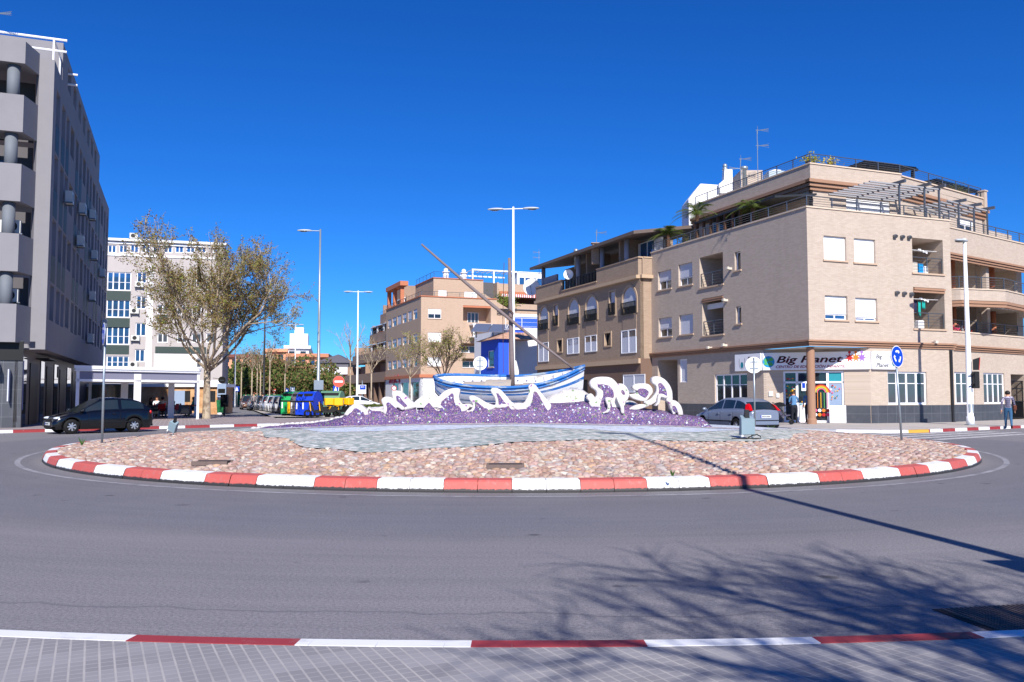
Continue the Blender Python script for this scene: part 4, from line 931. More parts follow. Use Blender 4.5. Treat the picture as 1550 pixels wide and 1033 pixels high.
uG = CHA.m(1164,550)[0]; g = MB(); ctr = CHA.p(uG,zs0+H_*.48,-.165); R_ = H_*.33
g.poly([CHA.p(uG+R_*cos(i*pi/16),zs0+H_*.48+R_*sin(i*pi/16),-.166) for i in range(32)]); obj('globe', g, plain('globe_blue',(.1,.55,.78),.5,.05), SG, fix=False)
for k,(du,dz,s) in enumerate(((-.12,.08,.13),(.12,.12,.12),(.08,-.12,.13),(-.15,-.1,.09))):
    g = MB(); g.poly([CHA.p(uG+du+s*(1+.3*sin(i*2.3+k))*cos(i*pi/7),zs0+H_*.48+dz+s*.8*(1+.3*cos(i*1.9+k))*sin(i*pi/7),-.170) for i in range(14)]); obj('globe_land', g, MATS['st_green'], SG, fix=False)
for k,(px_,mn) in enumerate(((1286,'red_paint'),(1295.5,'st_orange'),(1304.5,'st_purple'))):
    u = CHA.m(px_,541)[0]; z = zs0+H_*.66; g = MB(); g.poly([CHA.p(u+(.24 if i%2 else .10)*cos(i*pi/7+.3),z+(.26 if i%2 else .11)*sin(i*pi/7+.3),-.166) for i in range(14)]); g.poly([CHA.p(u+.07*cos(i*pi/5),z+.27+.07*sin(i*pi/5),-.167) for i in range(10)]); obj('paper_doll', g, MATS[mn], SG, fix=False)
def crest(f,u,z0,sgn=1):
    g = MB(); w,h_ = .26,.62; out = [(-w,.9),(w,.9),(w,.3),(w*.7,.12),(0,0),(-w*.7,.12),(-w,.3)]
    P_ = lambda s,d: [f.p(u+a*s,z0+.05+b_*h_*1.05*(s if b_ < .9 else 1)+(1-s)*.12,d) for a,b_ in out]
    g.poly(P_(1,-.165)); g.cur = 1; g.poly(P_(.9,-.167)); g.cur = 2; g.poly([f.p(u+.13*cos(i*pi/8),z0+.27+.17*sin(i*pi/8),-.17) for i in range(16)]); obj('crest', g, [INK,PLT,MATS['teal_panel']], SG, fix=False)
# facade L runs away to the left, so mirror its text direction
class Flip(Fac):
    def __init__(s,f,u1): s.o = f.o+f.ex*u1; s.ex = -f.ex; s.inn = f.inn; s.wo = f.wo+f.wx*u1; s.wx = -f.wx; s.wn = f.wn
FLf = Flip(FL,sL); crest(FLf,.65,zs0+.05); SL_ = sL-3.62
fit('Big',.30,SG,INK,FLf,SL_*.50,zs0+H_*.60,SL_*.24,shear=.2,bold=.003); fit('Planet',.30,SG,INK,FLf,SL_*.48,zs0+H_*.12,SL_*.46,shear=.2,bold=.003)
uu = 3.84; w_ = sR-3.84; fit('Big',.30,SG,INK,FR,uu+w_*.12,zs0+H_*.60,w_*.24,shear=.2,bold=.003); fit('Planet',.30,SG,INK,FR,uu+w_*.12,zs0+H_*.12,w_*.50,shear=.2,bold=.003); crest(FR,uu+w_*.84,zs0+.05)
# ---- things on the terraces
g_ = [('black_pergola','black slatted roof canopy, the left one above the top terrace of the corner building',(1284,1388,240,262)),('black_pergola','black slatted roof canopy, the right one above the top terrace of the corner building',(1393,1483,267,284))]
for k,(nm,lb_,(xa,xb,ya,yb)) in enumerate(g_):
    f = FPR if k == 0 else FPW; d_ = 2.2; ua,z_ = f.m(xa+25,ya+4,d_); ub,_z = f.m(xb,ya+8,d_)
    t = thing(nm,lb_,'pergola',(O1[0],O1[1],0),TH,'black canopies on the top terrace')
    g = MB()
    for q in range(14): a = ua+(ub-ua)*q/14; f.box(g,a,a+(ub-ua)/14-.05,z_-.05,z_+.03,d_,d_+3.2)
    f.box(g,ua-.1,ub+.1,z_-.2,z_-.051,d_,d_+.12); f.box(g,ua-.1,ub+.1,z_-.2,z_-.051,d_+2.9,d_+3.05); obj('roof_slats', g, MATS['black_plain'], t)
    for a in (ua+.3,ub-.3):
        for dd in (d_+.1,d_+2.8): g = MB(); f.box(g,a,a+.12,PC1+.4,z_-.2,dd,dd+.12); obj('post', g, MATS['black_plain'], t)
for k,(xs,lb_) in enumerate((((1361,1399,1421),'grey steel terrace pergola, the left one on the corner building'),((1451,1474,1494),'grey steel terrace pergola, the right one on the corner building'))):
    t = thing('steel_pergola',lb_,'pergola',(O1[0],O1[1],0),TH,'steel pergolas on the terrace')
    f = FR if k == 0 else FW; zz = 12.75 if k == 0 else 12.35; us = [f.m(x,300 if k==0 else 330,.35)[0] for x in xs]
    for u in us:
        g = MB(); f.box(g,u-.04,u+.04,10.0,zz,.3,.38); obj('post', g, MATS['steel_grey'], t)
        g = MB(); f.box(g,u-.06,u+.06,zz-.02,zz+.14,-.1,3.6); obj('beam', g, MATS['steel_grey'], t)
    g = MB()
    for q in range(9): dd = .3+.38*q; f.box(g,us[0]-2.0 if k==0 else us[0]-1.2,us[-1]+.1,zz-.1,zz-.03,dd,dd+.1)
    obj('slat', g, MATS['slat_grey'], t)
# veranda
t = thing('veranda','dark roofed wooden veranda with brown posts on the left terrace of the corner building','veranda',(O1[0],O1[1],0),TH)
zv = 12.1; ya_,yb_ = FL.m(1118,300,.6)[0], FL.m(1053,317,.6)[0]
g = MB(); g.hexa([(.5,ya_-3.3,zv-.02),(3.3,ya_-3.3,zv+.35),(3.3,yb_,zv+.35),(.5,yb_,zv-.02),(.5,ya_-3.3,zv+.09),(3.3,ya_-3.3,zv+.46),(3.3,yb_,zv+.46),(.5,yb_,zv+.09)]); obj('roof', g, plain('veranda_roof',(.16,.17,.19),.6), t)
for q in range(7): yy = ya_+(yb_-ya_)*q/6; g = MB(); g.box(.62,.76,yy-.07,yy+.07,10.03,zv); obj('post', g, MATS['wood_brown'], t)
g = MB(); g.box(1.9,1.96,ya_,yb_,10.03,12.2); obj('glazing', g, MATS['pane_dark'], t)
# chimneys, antennas
def roofthing(name,label,cat,px,py,Y): q = atY(px,py,Y); return thing(name,label,cat,(q[0],Y,q[2])), q
t,q = roofthing('white_chimney','white plastered chimney stack with a round cowl on the corner building roof','chimney',1098,294,57)
g = MB(); g.prism([(-.5,0),(.42,0),(.42,1.6),(-.1,1.6),(-.15,.9),(-.5,.6)],-.3,.3,None,'xz'); obj('stack', g, MATS['white_wall'], t); g = MB(); g.lathe([(.16,1.6),(.2,1.65),(.2,1.72),(.1,1.8),(.17,1.85),(.14,2.0),(0.02,2.08)],14); obj('cowl', g, MATS['galvanised'], t, smooth=True)
t,q = roofthing('white_gable','white gabled stair tower behind the left roof rail of the corner building','roof tower',1070,318,60)
g = MB(); g.prism([(-1.3,-2),(1.9,-2),(1.9,1.3),(1.0,1.75),(-.45,1.85),(-1.3,.75)],-.1,2.4,None,'xz'); obj('tower', g, MATS['white_wall'], t)
t,q = roofthing('steel_flue','shiny round steel flue beside the white chimney','flue',1127,282,56); g = MB(); g.lathe([(.14,-.5),(.14,1.1),(.24,1.12),(.26,1.2),(.22,1.3),(.05,1.33)],16); obj('pipe', g, MATS['galvanised'], t, smooth=True)
t,q = roofthing('roof_hut','brick stair hut with a flat top behind the rail of the corner building roof','roof hut',1138,283,58); g = MB(); g.box(-.75,.75,0,2.5,-1.5,1.15); obj('hut_wall', g, BRC, t)
t,q = roofthing('roof_skylight','white framed roof skylight box with a domed lid near the brick stair hut','skylight',1178,258,52); g = MB(); g.bbox(-.6,.5,0,1.1,-1,-.02,.03); obj('box', g, MATS['galvanised'], t); g = MB(); g.lathe([(.5,-.02),(.48,.05),(.3,.13),(.02,.15)],14,(-.05,.55,0)); obj('lid', g, MATS['shutter_base'], t)
def antenna(px, pyb, Y, h, label, yag=((.98,1),(.6,1)), sc=1.0):
    q = atY(px,pyb,Y); t = thing('roof_antenna',label,'antenna',(q[0],Y,q[2]))
    g = MB(); g.tube([(0,0,-1),(0,0,h)],.025*sc,6); obj('mast', g, MATS['galvanised'], t)
    for zf,d in yag:
        g = MB(); z = h*zf; g.tube([(-.1*d,0,z),(.75*d*sc,0,z)],.014*sc,5)
        for k in range(9): x = (.22+.06*k)*sc; r_ = .06+.012*k; g.tube([(x*d,-.2,z-r_*.3),(x*d,.2,z+r_)],.008*sc,4)
        for s_ in (-1,1): g.tube([(.05*d,0,z),(.02,.0,z+.28*s_)],.014,4); g.tube([(.15*d,0,z),(.78*d*sc,0,z+.12*s_)],.01*sc,4)
        obj('aerial', g, MATS['galvanised'], t)
    return t
antenna(1147,258,56,2.75,'tall thin television antenna with two fan aerials on the corner building roof')
antenna(1121,262,57,1.0,'short lower television antenna beside the steel flue',((.95,1),(.3,-1)))
# ================================================================ THE ARCHED BRICK BUILDING
BRA = brick('brick_tan_brown',(.68,.59,.51),(.62,.53,.455),(.55,.48,.42)); 
plain('stone_trim',(.72,.62,.52),.8,.1,4); plain('brown_render',(.45,.36,.31),.85,.12,2,dirt=.2); plain('grey_render',(.62,.61,.65),.85,.08,2); plain('roof_edge',(.40,.35,.33),.8)
cEnd = (O1[0]+AX.x*YL, O1[1]+AX.y*YL); OD = (cEnd[0]-BX.x*.85, cEnd[1]-BX.y*.85)
D = thing('apartment_building','brown brick building with arched upper windows and a dark sloping roof canopy','building',(OD[0],OD[1],0),TH)
DL = Fac(OD,TH,(0,0),(0,1),(1,0)); DF = Fac(OD,TH,(0,0),(1,0),(0,1)); YD = DL.m(813,500)[0]
zB = DL.m(890,555)[1]; zCor = DL.m(890,439)[1]; zPar = DL.m(890,414)[1]
ar = [DL.rect(817,465,830,499),DL.rect(860.6,453.7,876.6,491.4),DL.rect(886.8,448.7,904,485.6),DL.rect(942.5,434.8,963.5,475.4)]
sm = [DL.rect(838.5,462,845,493.5),DL.rect(922.8,441.5,931.5,477)]
lo = [DL.rect(815.6,519,830.7,548),DL.rect(859,511.8,877,536),DL.rect(886,508,904,533),DL.rect(941,499.6,963.5,535)]
ls = [DL.rect(843.8,515,851,532.7),DL.rect(915.5,504.5,924.8,523.4)]
doorA = DL.rect(880,575,889.5,620); doorA = (doorA[0],doorA[1]+.9,.1,doorA[3]); winW = DL.rect(944,567,977,594.6)
g = MB(); DL.wall(g,.25,YD,zB+.3,zCor,[h+(.22,) for h in ar+sm+lo+ls]); DF.wall(g,0,.85,zB+.3,zCor,[]); g.quad((0,YD,0),(9,YD,0),(9,YD,zPar),(0,YD,zPar))
DL.wall(g,.0,YD,.1,zB,[doorA+(.4,),winW+(.1,)],m=1)
DF.wall(g,.0,1.0,.1,zB+.3,[],m=1)
# parapet with a dropped part where the terrace rail is
ya,yb = DL.m(905,410)[0], DL.m(852,432)[0]
DL.box(g,-.0,ya,zCor+.12,zPar+.02,-.12,.14); DL.box(g,yb,YD,zCor+.12,zPar,-.12,.14); DL.box(g,ya,yb,zCor+.12,zPar-.85,-.12,.14); DF.box(g,.14,.9,zCor+.12,zPar+.02,-.12,.14)
DL.box(g,0,.3,zB,zCor,.0,.25) if False else DF.box(g,0,.25,zB+.3,zCor,.0,.25)
obj('wall', g, [BRA,MATS['brown_render']], D, fix=False)
g = MB()
for h in ar:     # fill the corners above each arch
    r_ = (h[1]-h[0])/2; uc = (h[0]+h[1])/2; zc = h[3]-r_; n = 10
    for sgn in (-1,1):
        P = [(uc+sgn*r_,zc)]+[(uc+sgn*r_*cos(pi/2*i/n),zc+r_*sin(pi/2*i/n)) for i in range(1,n+1)]+[(uc+sgn*r_,h[3])]
        a = [DL.p(u,z,.001) for u,z in P]; b_ = [DL.p(u,z,.22) for u,z in P]
        for i in range(len(P)-2): g.poly([a[i],a[i+1],a[-1]]); g.quad(a[i],a[i+1],b_[i+1],b_[i])
obj('arch_spandrel', g, BRA, D, fix=False)
g = MB()
for h in ar:
    r_ = (h[1]-h[0])/2; uc = (h[0]+h[1])/2; zc = h[3]-r_; n = 14
    for i in range(n):
        q0,q1 = pi*i/n,pi*(i+1)/n; P = [(uc+r*cos(q),zc+r*sin(q)) for r,q in ((r_,q0),(r_+.16,q0),(r_+.16,q1),(r_,q1))]
        g.hexa([DL.p(u,z,-.04) for u,z in P]+[DL.p(u,z,.0) for u,z in P])
    DL.box(g,h[0]-.16,h[0],h[2],zc,-.04,0); DL.box(g,h[1],h[1]+.16,h[2],zc,-.04,0)
for h in sm+ls:
    DL.box(g,h[0]-.12,h[0],h[2]-.1,h[3]+.12,-.04,0); DL.box(g,h[1],h[1]+.12,h[2]-.1,h[3]+.12,-.04,0); DL.box(g,h[0],h[1],h[3],h[3]+.12,-.04,0); DL.box(g,h[0],h[1],h[2]-.1,h[2],-.05,.05)
DL.box(g,0,YD,zCor-.1,zCor+.12,-.28,0.0); DL.box(g,0,YD,zB-.02,zB+.3,-.16,0.0); DL.box(g,ya-.05,yb+.05,zPar-.85,zPar-.78,-.17,.2); DL.box(g,-.1,ya,zPar+.02,zPar+.1,-.17,.2); DL.box(g,yb,YD,zPar,zPar+.08,-.17,.2); DF.box(g,.2,.95,zPar+.02,zPar+.1,-.17,.2); DF.box(g,.0,.95,zCor-.1,zCor+.12,-.28,-.0)
obj('trim', g, MATS['stone_trim'], D, fix=False)
for h in ar:
    w = window(DL,h,D,MATS['dark_metal'],MATS['pane_dark'],2,1,.72,MATS['shutter_grey'],sill=False,d=.1)
    g = MB(); railing(g,[DL.p(h[0]-.02,0,-.12)[:2],DL.p(h[1]+.02,0,-.12)[:2]],.8,h[2]-.02,2,.16); obj('balconet', g, MATS['black_plain'], D)
    g = MB(); DL.box(g,h[0],h[1],h[2]-1.55,h[2]-.12,-.03,.0); obj('ribbed_panel', g, MATS['brick_brown'], D)
for h in sm:
    window(DL,h,D,MATS['dark_metal'],MATS['pane_dark'],1,1,.5,MATS['shutter_grey'],sill=False); g = MB(); railing(g,[DL.p(h[0]-.02,0,-.1)[:2],DL.p(h[1]+.02,0,-.1)[:2]],.8,h[2],2,.16); obj('balconet', g, MATS['black_plain'], D)
for h in ls: window(DL,h,D,MATS['dark_metal'],MATS['pane_dark'],1,1,0,sill=False)
for k,h in enumerate(lo+[winW]):    # louvred white shutters in pairs
    g = MB(); f = DL; um = (h[0]+h[1])/2
    for a,b_ in ((h[0],um-.01),(um+.01,h[1])):
        f.box(g,a,a+.06,h[2],h[3],-.05,-.01); f.box(g,b_-.06,b_,h[2],h[3],-.05,-.01); f.box(g,a+.06,b_-.06,h[3]-.06,h[3],-.05,-.01); f.box(g,a+.06,b_-.06,h[2],h[2]+.06,-.05,-.01); f.box(g,a+.06,b_-.06,h[2]+.06,h[3]-.06,-.03,-.02,1)
    obj('louvred_shutter', g, [MATS['white_frame'],MATS['shutter_grey']], D); 
g = MB(); DL.box(g,doorA[0],doorA[1],.1,doorA[3],.3,.36); obj('entrance_door', g, MATS['black_plain'], D)
# roof canopy
rz0 = DL.m(890,383)[1]; g = MB(); 
def rp(u,d,dz): return DL.p(u,rz0+dz,d)
g.hexa([rp(-.3,-.6,0),rp(YD+.2,-.6,0),rp(YD+.2,6,1.0),rp(-.3,6,1.0),rp(-.3,-.6,.22),rp(YD+.2,-.6,.22),rp(YD+.2,6,1.22),rp(-.3,6,1.22)])
obj('roof', g, MATS['roof_edge'], D)
g = MB(); DL.box(g,.4,YD,zCor+.1,rz0+.2,2.6,2.8); DL.box(g,3.2,3.4,zCor+.1,rz0+.3,.3,2.6); DL.box(g,9,9.2,zCor+.1,rz0+.3,.6,2.6); DL.box(g,0.2,YD,zCor+.12,zCor+.2,.14,2.6); obj('terrace_wall', g, MATS['brick_brown'], D, fix=False)
g = MB(); DL.box(g,YD-3.6,YD-.6,zCor+.5,zPar+.75,.2,.35); obj('terrace_screen', g, MATS['grey_render'], D)
for u in (YD-.8,9.8,ya-.2,2.2): g = MB(); x,y,_ = DL.p(u,0,.25); g.tube([(x,y,zPar-.9),(x,y,rz0+.1)],.17,12); obj('column', g, MATS['grey_render'], D, smooth=True)
g = MB(); railing(g,[DL.p(ya,0,.05)[:2],DL.p(yb,0,.05)[:2]],.75,zPar-.78,6,.5); obj('railing', g, MATS['black_plain'], D)
window(DL,(.6,2.6,zCor+.3,rz0-.05),D,MATS['white_frame'],MATS['pane_blue'],2,1,0,sill=False,d=.1,d0=1.4); g = MB(); DL.box(g,.0,3.0,zCor+.2,rz0,1.6,1.8); obj('terrace_wall', g, MATS['white_wall'], D)
def dish(px,py,Y,r,label,az):
    q = atY(px,py,Y); t = thing('satellite_dish',label,'satellite dish',(q[0],Y,q[2]),az)
    g = MB(); g.lathe([(.01,0),(r*.5,.03),(r*.85,.09),(r,.14),(r*.97,.15),(r*.8,.105),(.01,.02)],18,cap=False)
    for i,v_ in enumerate(g.v): g.v[i] = (v_[0], -v_[2]*1.0, v_[1])
    obj('reflector', g, MATS['white_plain'], t, smooth=True); g = MB(); g.tube([(0,.0,-r),(0,-.5,-.05)],.015,5); g.sph((0,-.5,-.03),.05,8,5); g.tube([(0,.0,0),(0,.2,-.1),(0,.2,-1.0)],.025,6); obj('arm', g, MATS['steel_grey'], t)
dish(861,416,66,.4,'small white satellite dish on the terrace of the arched brick building',R(-20)); dish(805,435,74,.75,'larger white satellite dish left of the arched brick building',R(-15))
t = thing('brick_chimney','square brick chimney stack on the dark canopy of the arched building','chimney',atY(901,388,62)[:2]+(atY(901,388,62)[2],)); g = MB(); g.bbox(-.26,.26,-.26,.26,-.6,.55,.02); g.box(-.34,.34,-.34,.34,.551,.62); g.box(-.2,.2,-.2,.2,.62,.9); g.box(-.3,.3,-.3,.3,.9,.96); obj('stack', g, MATS['brick_brown'], t)
t = thing('round_flue','small round roof flue with a white cowl on the canopy of the arched building','flue',atY(872,392,66)); g = MB(); g.lathe([(.14,-.8),(.14,.35),(.25,.36),(.28,.42),(.12,.5),(.2,.55),(.18,.72),(.02,.8)],12); obj('pipe', g, MATS['galvanised'], t, smooth=True)
antenna(903,376,63,1.35,'television antenna with orange tip above the brick chimney',((.85,1),)); antenna(816,400,72,1.1,'thin grid antenna at the left end of the arched building roof',((.9,-1),(.5,-1)),.7)
# ================================================================ BLUE HOUSE and white house behind
BLU = plain('blue_render',(.16,.34,.86),.8,.06,2); b = NB('roof_tiles_clay'); w = b.n('ShaderNodeTexWave'); w.inputs['Scale'].default_value = 1.6; w.bands_direction = 'X'; b.l(b.co(), w.inputs[0])
b.col(b.mix(b.ramp(b.noise(4,4,.7),[(.35,0),(.65,1)]), lin((.72,.52,.42)), lin((.82,.68,.58)))); b.set(Roughness=.85); b.bump(w.outputs[0],.8,.06)
OB = atY(754.5,597,78)[:2]; H1 = thing('blue_house','bright blue house with a clay tiled roof and white window behind the boat','house',(OB[0],OB[1],0),TH)
BL_ = Fac(OB,TH,(0,0),(0,1),(1,0)); BF = Fac(OB,TH,(0,0),(1,0),(0,1)); zE = BF.m(755,513)[1]; wF = BF.m(770,540)[0]; lL = BL_.m(728,540)[0]
bw = BL_.rect(738.5,531,747.5,556)
g = MB(); BL_.wall(g,0,lL,0,zE,[bw+(.12,)]); BF.wall(g,0,wF,0,zE,[]); g.quad((0,lL,0),(3,lL,0),(3,lL,zE),(0,lL,zE)); obj('wall', g, BLU, H1, fix=False)
window(BL_,bw,H1,MATS['white_frame'],MATS['pane_dark'],1,1,.0,sill=True,d=.05)
g = MB(); g.hexa([(-.45,-.45,zE-.02),(3.5,-.45,zE-.02),(3.5,lL+.4,zE-.02),(-.45,lL+.4,zE-.02),(1.6,1.6,zE+.75),(3.5,1.6,zE+.75),(3.5,lL-.6,zE+.75),(1.6,lL-.6,zE+.75)]); obj('roof', g, MATS['roof_tiles_clay'], H1)
g = MB(); BF.box(g,wF,wF+.35,0,zE,-.05,.3); obj('stone_quoin', g, MATS['brick_brown'], H1)
g = MB(); g.box(1.8,3.4,1.8,lL-.8,zE+.7,zE+1.0); g.cur = 1; g.box(1.7,3.5,1.7,lL-.7,zE+1.0,zE+1.06); obj('parapet', g, [BLU,MATS['white_wall']], H1)
OW = atY(770,597,80.5)[:2]; H2 = thing('white_house','white rendered house with solar panels on its roof, right of the blue house','house',(OW[0],OW[1],0),TH)
WF = Fac(OW,TH,(0,0),(1,0),(0,1)); WLn = Fac(OW,TH,(0,0),(0,1),(1,0)); zW = WF.m(795,498)[1]; wW = WF.m(816,540)[0]+1.5
g = MB(); WF.wall(g,0,wW,0,zW,[]); WLn.wall(g,0,10,0,zW,[]); g.quad((0,0,zW),(wW,0,zW),(wW,10,zW),(0,10,zW)); obj('wall', g, MATS['white_wall'], H2, fix=False)
g = MB(); WF.box(g,1.2,wW,zW,zW+1.6,2,2.2); g.cur = 1; WF.box(g,1.4,wW-.3,zW+.3,zW+1.3,1.92,1.99); obj('upper_storey', g, [MATS['white_wall'],BLU], H2)
g = MB(); railing(g,[WF.p(-.3,0,0)[:2],WF.p(wW,0,0)[:2]],1.0,zW,2,1.6,m=0); obj('railing', g, MATS['white_plain'], H2)
plain('solar_panel',(.40,.42,.48),.3,.1)
for k,(a,b_) in enumerate(((-3.6,-2.0),(-1.9,-.3),(-.2,1.2))):
    t = thing('solar_panel',['leftmost solar panel on the slope above the blue house','middle solar panel on the slope above the blue house','rightmost solar panel on the slope above the blue house'][k],'solar panel',(OW[0],OW[1],zE+.75),TH,'solar panels above the blue house')
    g = MB(); g.hexa([(a,.4,.0),(b_,.4,.0),(b_+1.6,3.6,1.0),(a+1.6,3.6,1.0),(a,.4,.06),(b_,.4,.06),(b_+1.6,3.6,1.06),(a+1.6,3.6,1.06)]); obj('panel', g, MATS['solar_panel'], t); g = MB(); g.box(a+1.2,a+1.3,2.5,2.6,-.4,.6); obj('stand', g, MATS['galvanised'], t)
# ================================================================ THE TAN BLOCK IN THE CENTRE
BRE = brick('brick_tan',(.77,.66,.57),(.72,.615,.53),(.67,.59,.52)); OEy = 105; OE = atY(636.5,597,OEy)[:2]
E = thing('apartment_building','tan brick corner block with a white walled shop and rooftop penthouse in the centre','building',(OE[0],OE[1],0),TH)
EL = Fac(OE,TH,(0,0),(0,1),(1,0)); ER = Fac(OE,TH,(0,0),(1,0),(0,1)); yE = EL.m(584,540)[0]; xE = ER.m(752,500)[0]; zT = ER.m(640,449)[1]; zS = ER.m(640,567)[1]; zS0 = ER.m(640,571)[1]
ew = []
for (ya_,yb_,yc_,yd_) in ((482,470,495.5,483.5),(515,506,527.5,520),(547,543,560,556)):
    pass
xs = [(587,592),(594,599.5),(601.5,607),(609.5,615),(617.5,623),(625.5,631.5)]
for r_,(tl,tr,bl_,br) in enumerate(((484,468.5,497,483.5),(516,506,528,519.5),(547.5,541,560,555))):
    for k,(a,b_) in enumerate(xs): t_ = k/5; ew.append(EL.rect(a,tl+(tr-tl)*t_,b_,bl_+(br-bl_)*t_))
erw = [ER.rect(648,468,668,482.4),ER.rect(647.7,503.8,668,518.4),ER.rect(647,541,668,555)]; logg = ER.rect(701,463,743,488.7)
erw2 = [ER.rect(698,520,742,535),ER.rect(700,543,742,558)]
g = MB(); EL.wall(g,0,yE,zS,zT,[h+(.15,) for h in ew]); ER.wall(g,0,xE,zS,zT,[h+(.15,) for h in erw]+[logg+(2.0,)]+[h+(1.2,) for h in erw2]); g.quad((0,yE,0),(12,yE,0),(12,yE,zT),(0,yE,zT))
for h,d_ in ((logg,2.0),(erw2[0],1.2),(erw2[1],1.2)): g.quad(ER.p(h[0],h[2],d_),ER.p(h[1],h[2],d_),ER.p(h[1],h[3],d_),ER.p(h[0],h[3],d_))
g.poly([(0,0,zT-.9),(xE,0,zT-.9),(xE,yE,zT-.9),(0,yE,zT-.9)])
# right part lower wall with sloped parapet
ER.box(g,xE,xE+4.5,zS,ER.m(770,478)[1],.5,.8); 
pf = Fac(OE,TH,(2.2,2.2),(1,0),(0,1)); pl_ = Fac(OE,TH,(2.2,2.2),(0,1),(1,0)); pz = pf.m(662,421.5)[1]; px_ = pf.m(731.6,430)[0]; py_ = pl_.m(629,432)[0]
pww = [pf.rect(663.6,439.6,676,451),pf.rect(703,442,722,453.5)]; pww = [(a,b_,zT-.85,d_) for a,b_,c_,d_ in pww]
pf.wall(g,0,px_,zT-.9,pz,[h+(.12,) for h in pww]); pl_.wall(g,0,py_,zT-.9,pz,[]); g.poly([(2.2,2.2,pz),(2.2+px_,2.2,pz),(2.2+px_,2.2+py_,pz),(2.2,2.2+py_,pz)])
g.quad((2.2+px_,2.2,zT-.9),(2.2+px_+3.5,2.2,zT-.9),(2.2+px_+.6,2.2,pz-2),(2.2+px_,2.2,pz-1.6)); obj('wall', g, BRE, E, fix=False)
g = MB(); ER.box(g,-.05,xE,zT,zT+.12,-.1,.25); EL.box(g,.25,yE,zT,zT+.12,-.1,.25); obj('coping', g, MATS['terracotta'], E, fix=False); g = MB(); ER.box(g,-.2,xE,zS0-.05,zS,-.2,.05); EL.box(g,.051,yE,zS0-.05,zS,-.2,.05); obj('cornice', g, MATS['terracotta'], E, fix=False); g = MB(); pf.box(g,-.1,px_,pz,pz+.1,-.1,.2); pl_.box(g,.2,py_,pz,pz+.1,-.1,.2); obj('coping', g, MATS['terracotta'], E, fix=False); g = MB(); ER.box(g,logg[0],logg[1]+.0,logg[3]-.25,logg[3]-.02,.0,.3); obj('lintel', g, MATS['terracotta'], E)
for i,h in enumerate(ew): window(EL,h,E,MATS['white_frame'],MATS['pane_grey'],1,1,(.7,.3,.8,.5,.9,.4)[(i*5)%6],MATS['shutter_grey'],sill=False,d=.1)
for h,s_ in zip(erw,(.5,.97,.97)): window(ER,h,E,MATS['white_frame'],MATS['pane_dark'],2,1,s_,sill=True,d=.1)
for h in pww: window(pf,h,E,MATS['white_frame'],MATS['pane_dark'],1,1,.95,sill=False,d=.08)
h = (logg[0]+1.2,logg[1]-1.0,logg[2]+.1,logg[3]-.7); window(ER,h,E,MATS['white_frame'],MATS['pane_grey'],3,1,0,sill=False,d0=1.8,d=.1)
for h in erw2: window(ER,(h[0]+.3,h[1]-.3,h[2]+.1,h[3]-.3),E,MATS['white_frame'],MATS['pane_grey'],3,1,0,sill=False,d0=1.0,d=.1)
g = MB(); z_ = zT+.12; railing(g,[(.1,yE),(.1,.1),(xE,.1)],.55,z_,2,1.6); obj('railing', g, MATS['steel_grey'], E)
g = MB(); railing(g,[(2.3,2.2+py_),(2.3,2.3),(2.2+px_,2.3)],.75,pz+.1,3,1.6); obj('railing', g, plain('railing_blue',(.2,.3,.5),.5), E)
g = MB()  # terrace portico at the back left
for u in (yE-.6,yE-4,yE-8): EL.box(g,u,u+.5,zT-.6,zT+2.6,.1,.6)
EL.box(g,py_+1.5,yE,zT+2.6,zT+3.2,-.1,1.0); obj('portico', g, MATS['terracotta'], E)
for px__ in (675,702):
    q = pf.m(px__,412,1); g = MB(); x,y,_ = pf.p(q[0],0,1); g.lathe([(.38,pz),(.38,pz+.9),(.5,pz+.92),(.5,pz+1.05),(.25,pz+1.1),(.3,pz+1.35),(.1,pz+1.5)],10,(x,y,0)); obj('roof_chimney', g, MATS['white_wall'], E)
# shop under it
g = MB(); sws = [EL.rect(594,588,603,612),EL.rect(607,586,618,612),EL.rect(622,585,634.0,612)]; sws = [(a,b_,.5,3.1) for a,b_,_,_ in sws]
EL.wall(g,.3,yE,0,zS0-.05,[h+(.2,) for h in sws]); ER.wall(g,.0,xE,0,zS0-.05,[]); EL.box(g,0,.3,0,zS0-.05,.0,.3); sh = obj('shop_wall', g, MATS['white_wall'], E, fix=False)
for h in sws: g = MB(); EL.box(g,h[0],h[1],h[2],h[3],.15,.2); obj('shop_window', g, MATS['pane_grey'], E)
ELf = Flip(EL,EL.m(589,580)[0]); D_ = -.03; fit("amic's",1.5,E,plain('letter_red',(.72,.16,.26),.6),ELf,0.0,3.15-.0,EL.m(589,580)[0]-EL.m(606,580)[0] if EL.m(589,580)[0]>EL.m(606,580)[0] else 4,bold=.03,ext=.03)
g = MB(); ER.box(g,6.2,xE+1.5,ER.m(730,512)[1],ER.m(730,511)[1],-1.5,.0); 
for u in (6.3,9,xE+.8): ER.box(g,u,u+.12,ER.m(730,511)[1],ER.m(730,492)[1],-1.45,-1.33)
ER.box(g,6.2,xE+1.5,ER.m(730,492)[1]-.12,ER.m(730,492)[1],-1.5,-.1); obj('balcony_canopy', g, MATS['white_plain'], E)
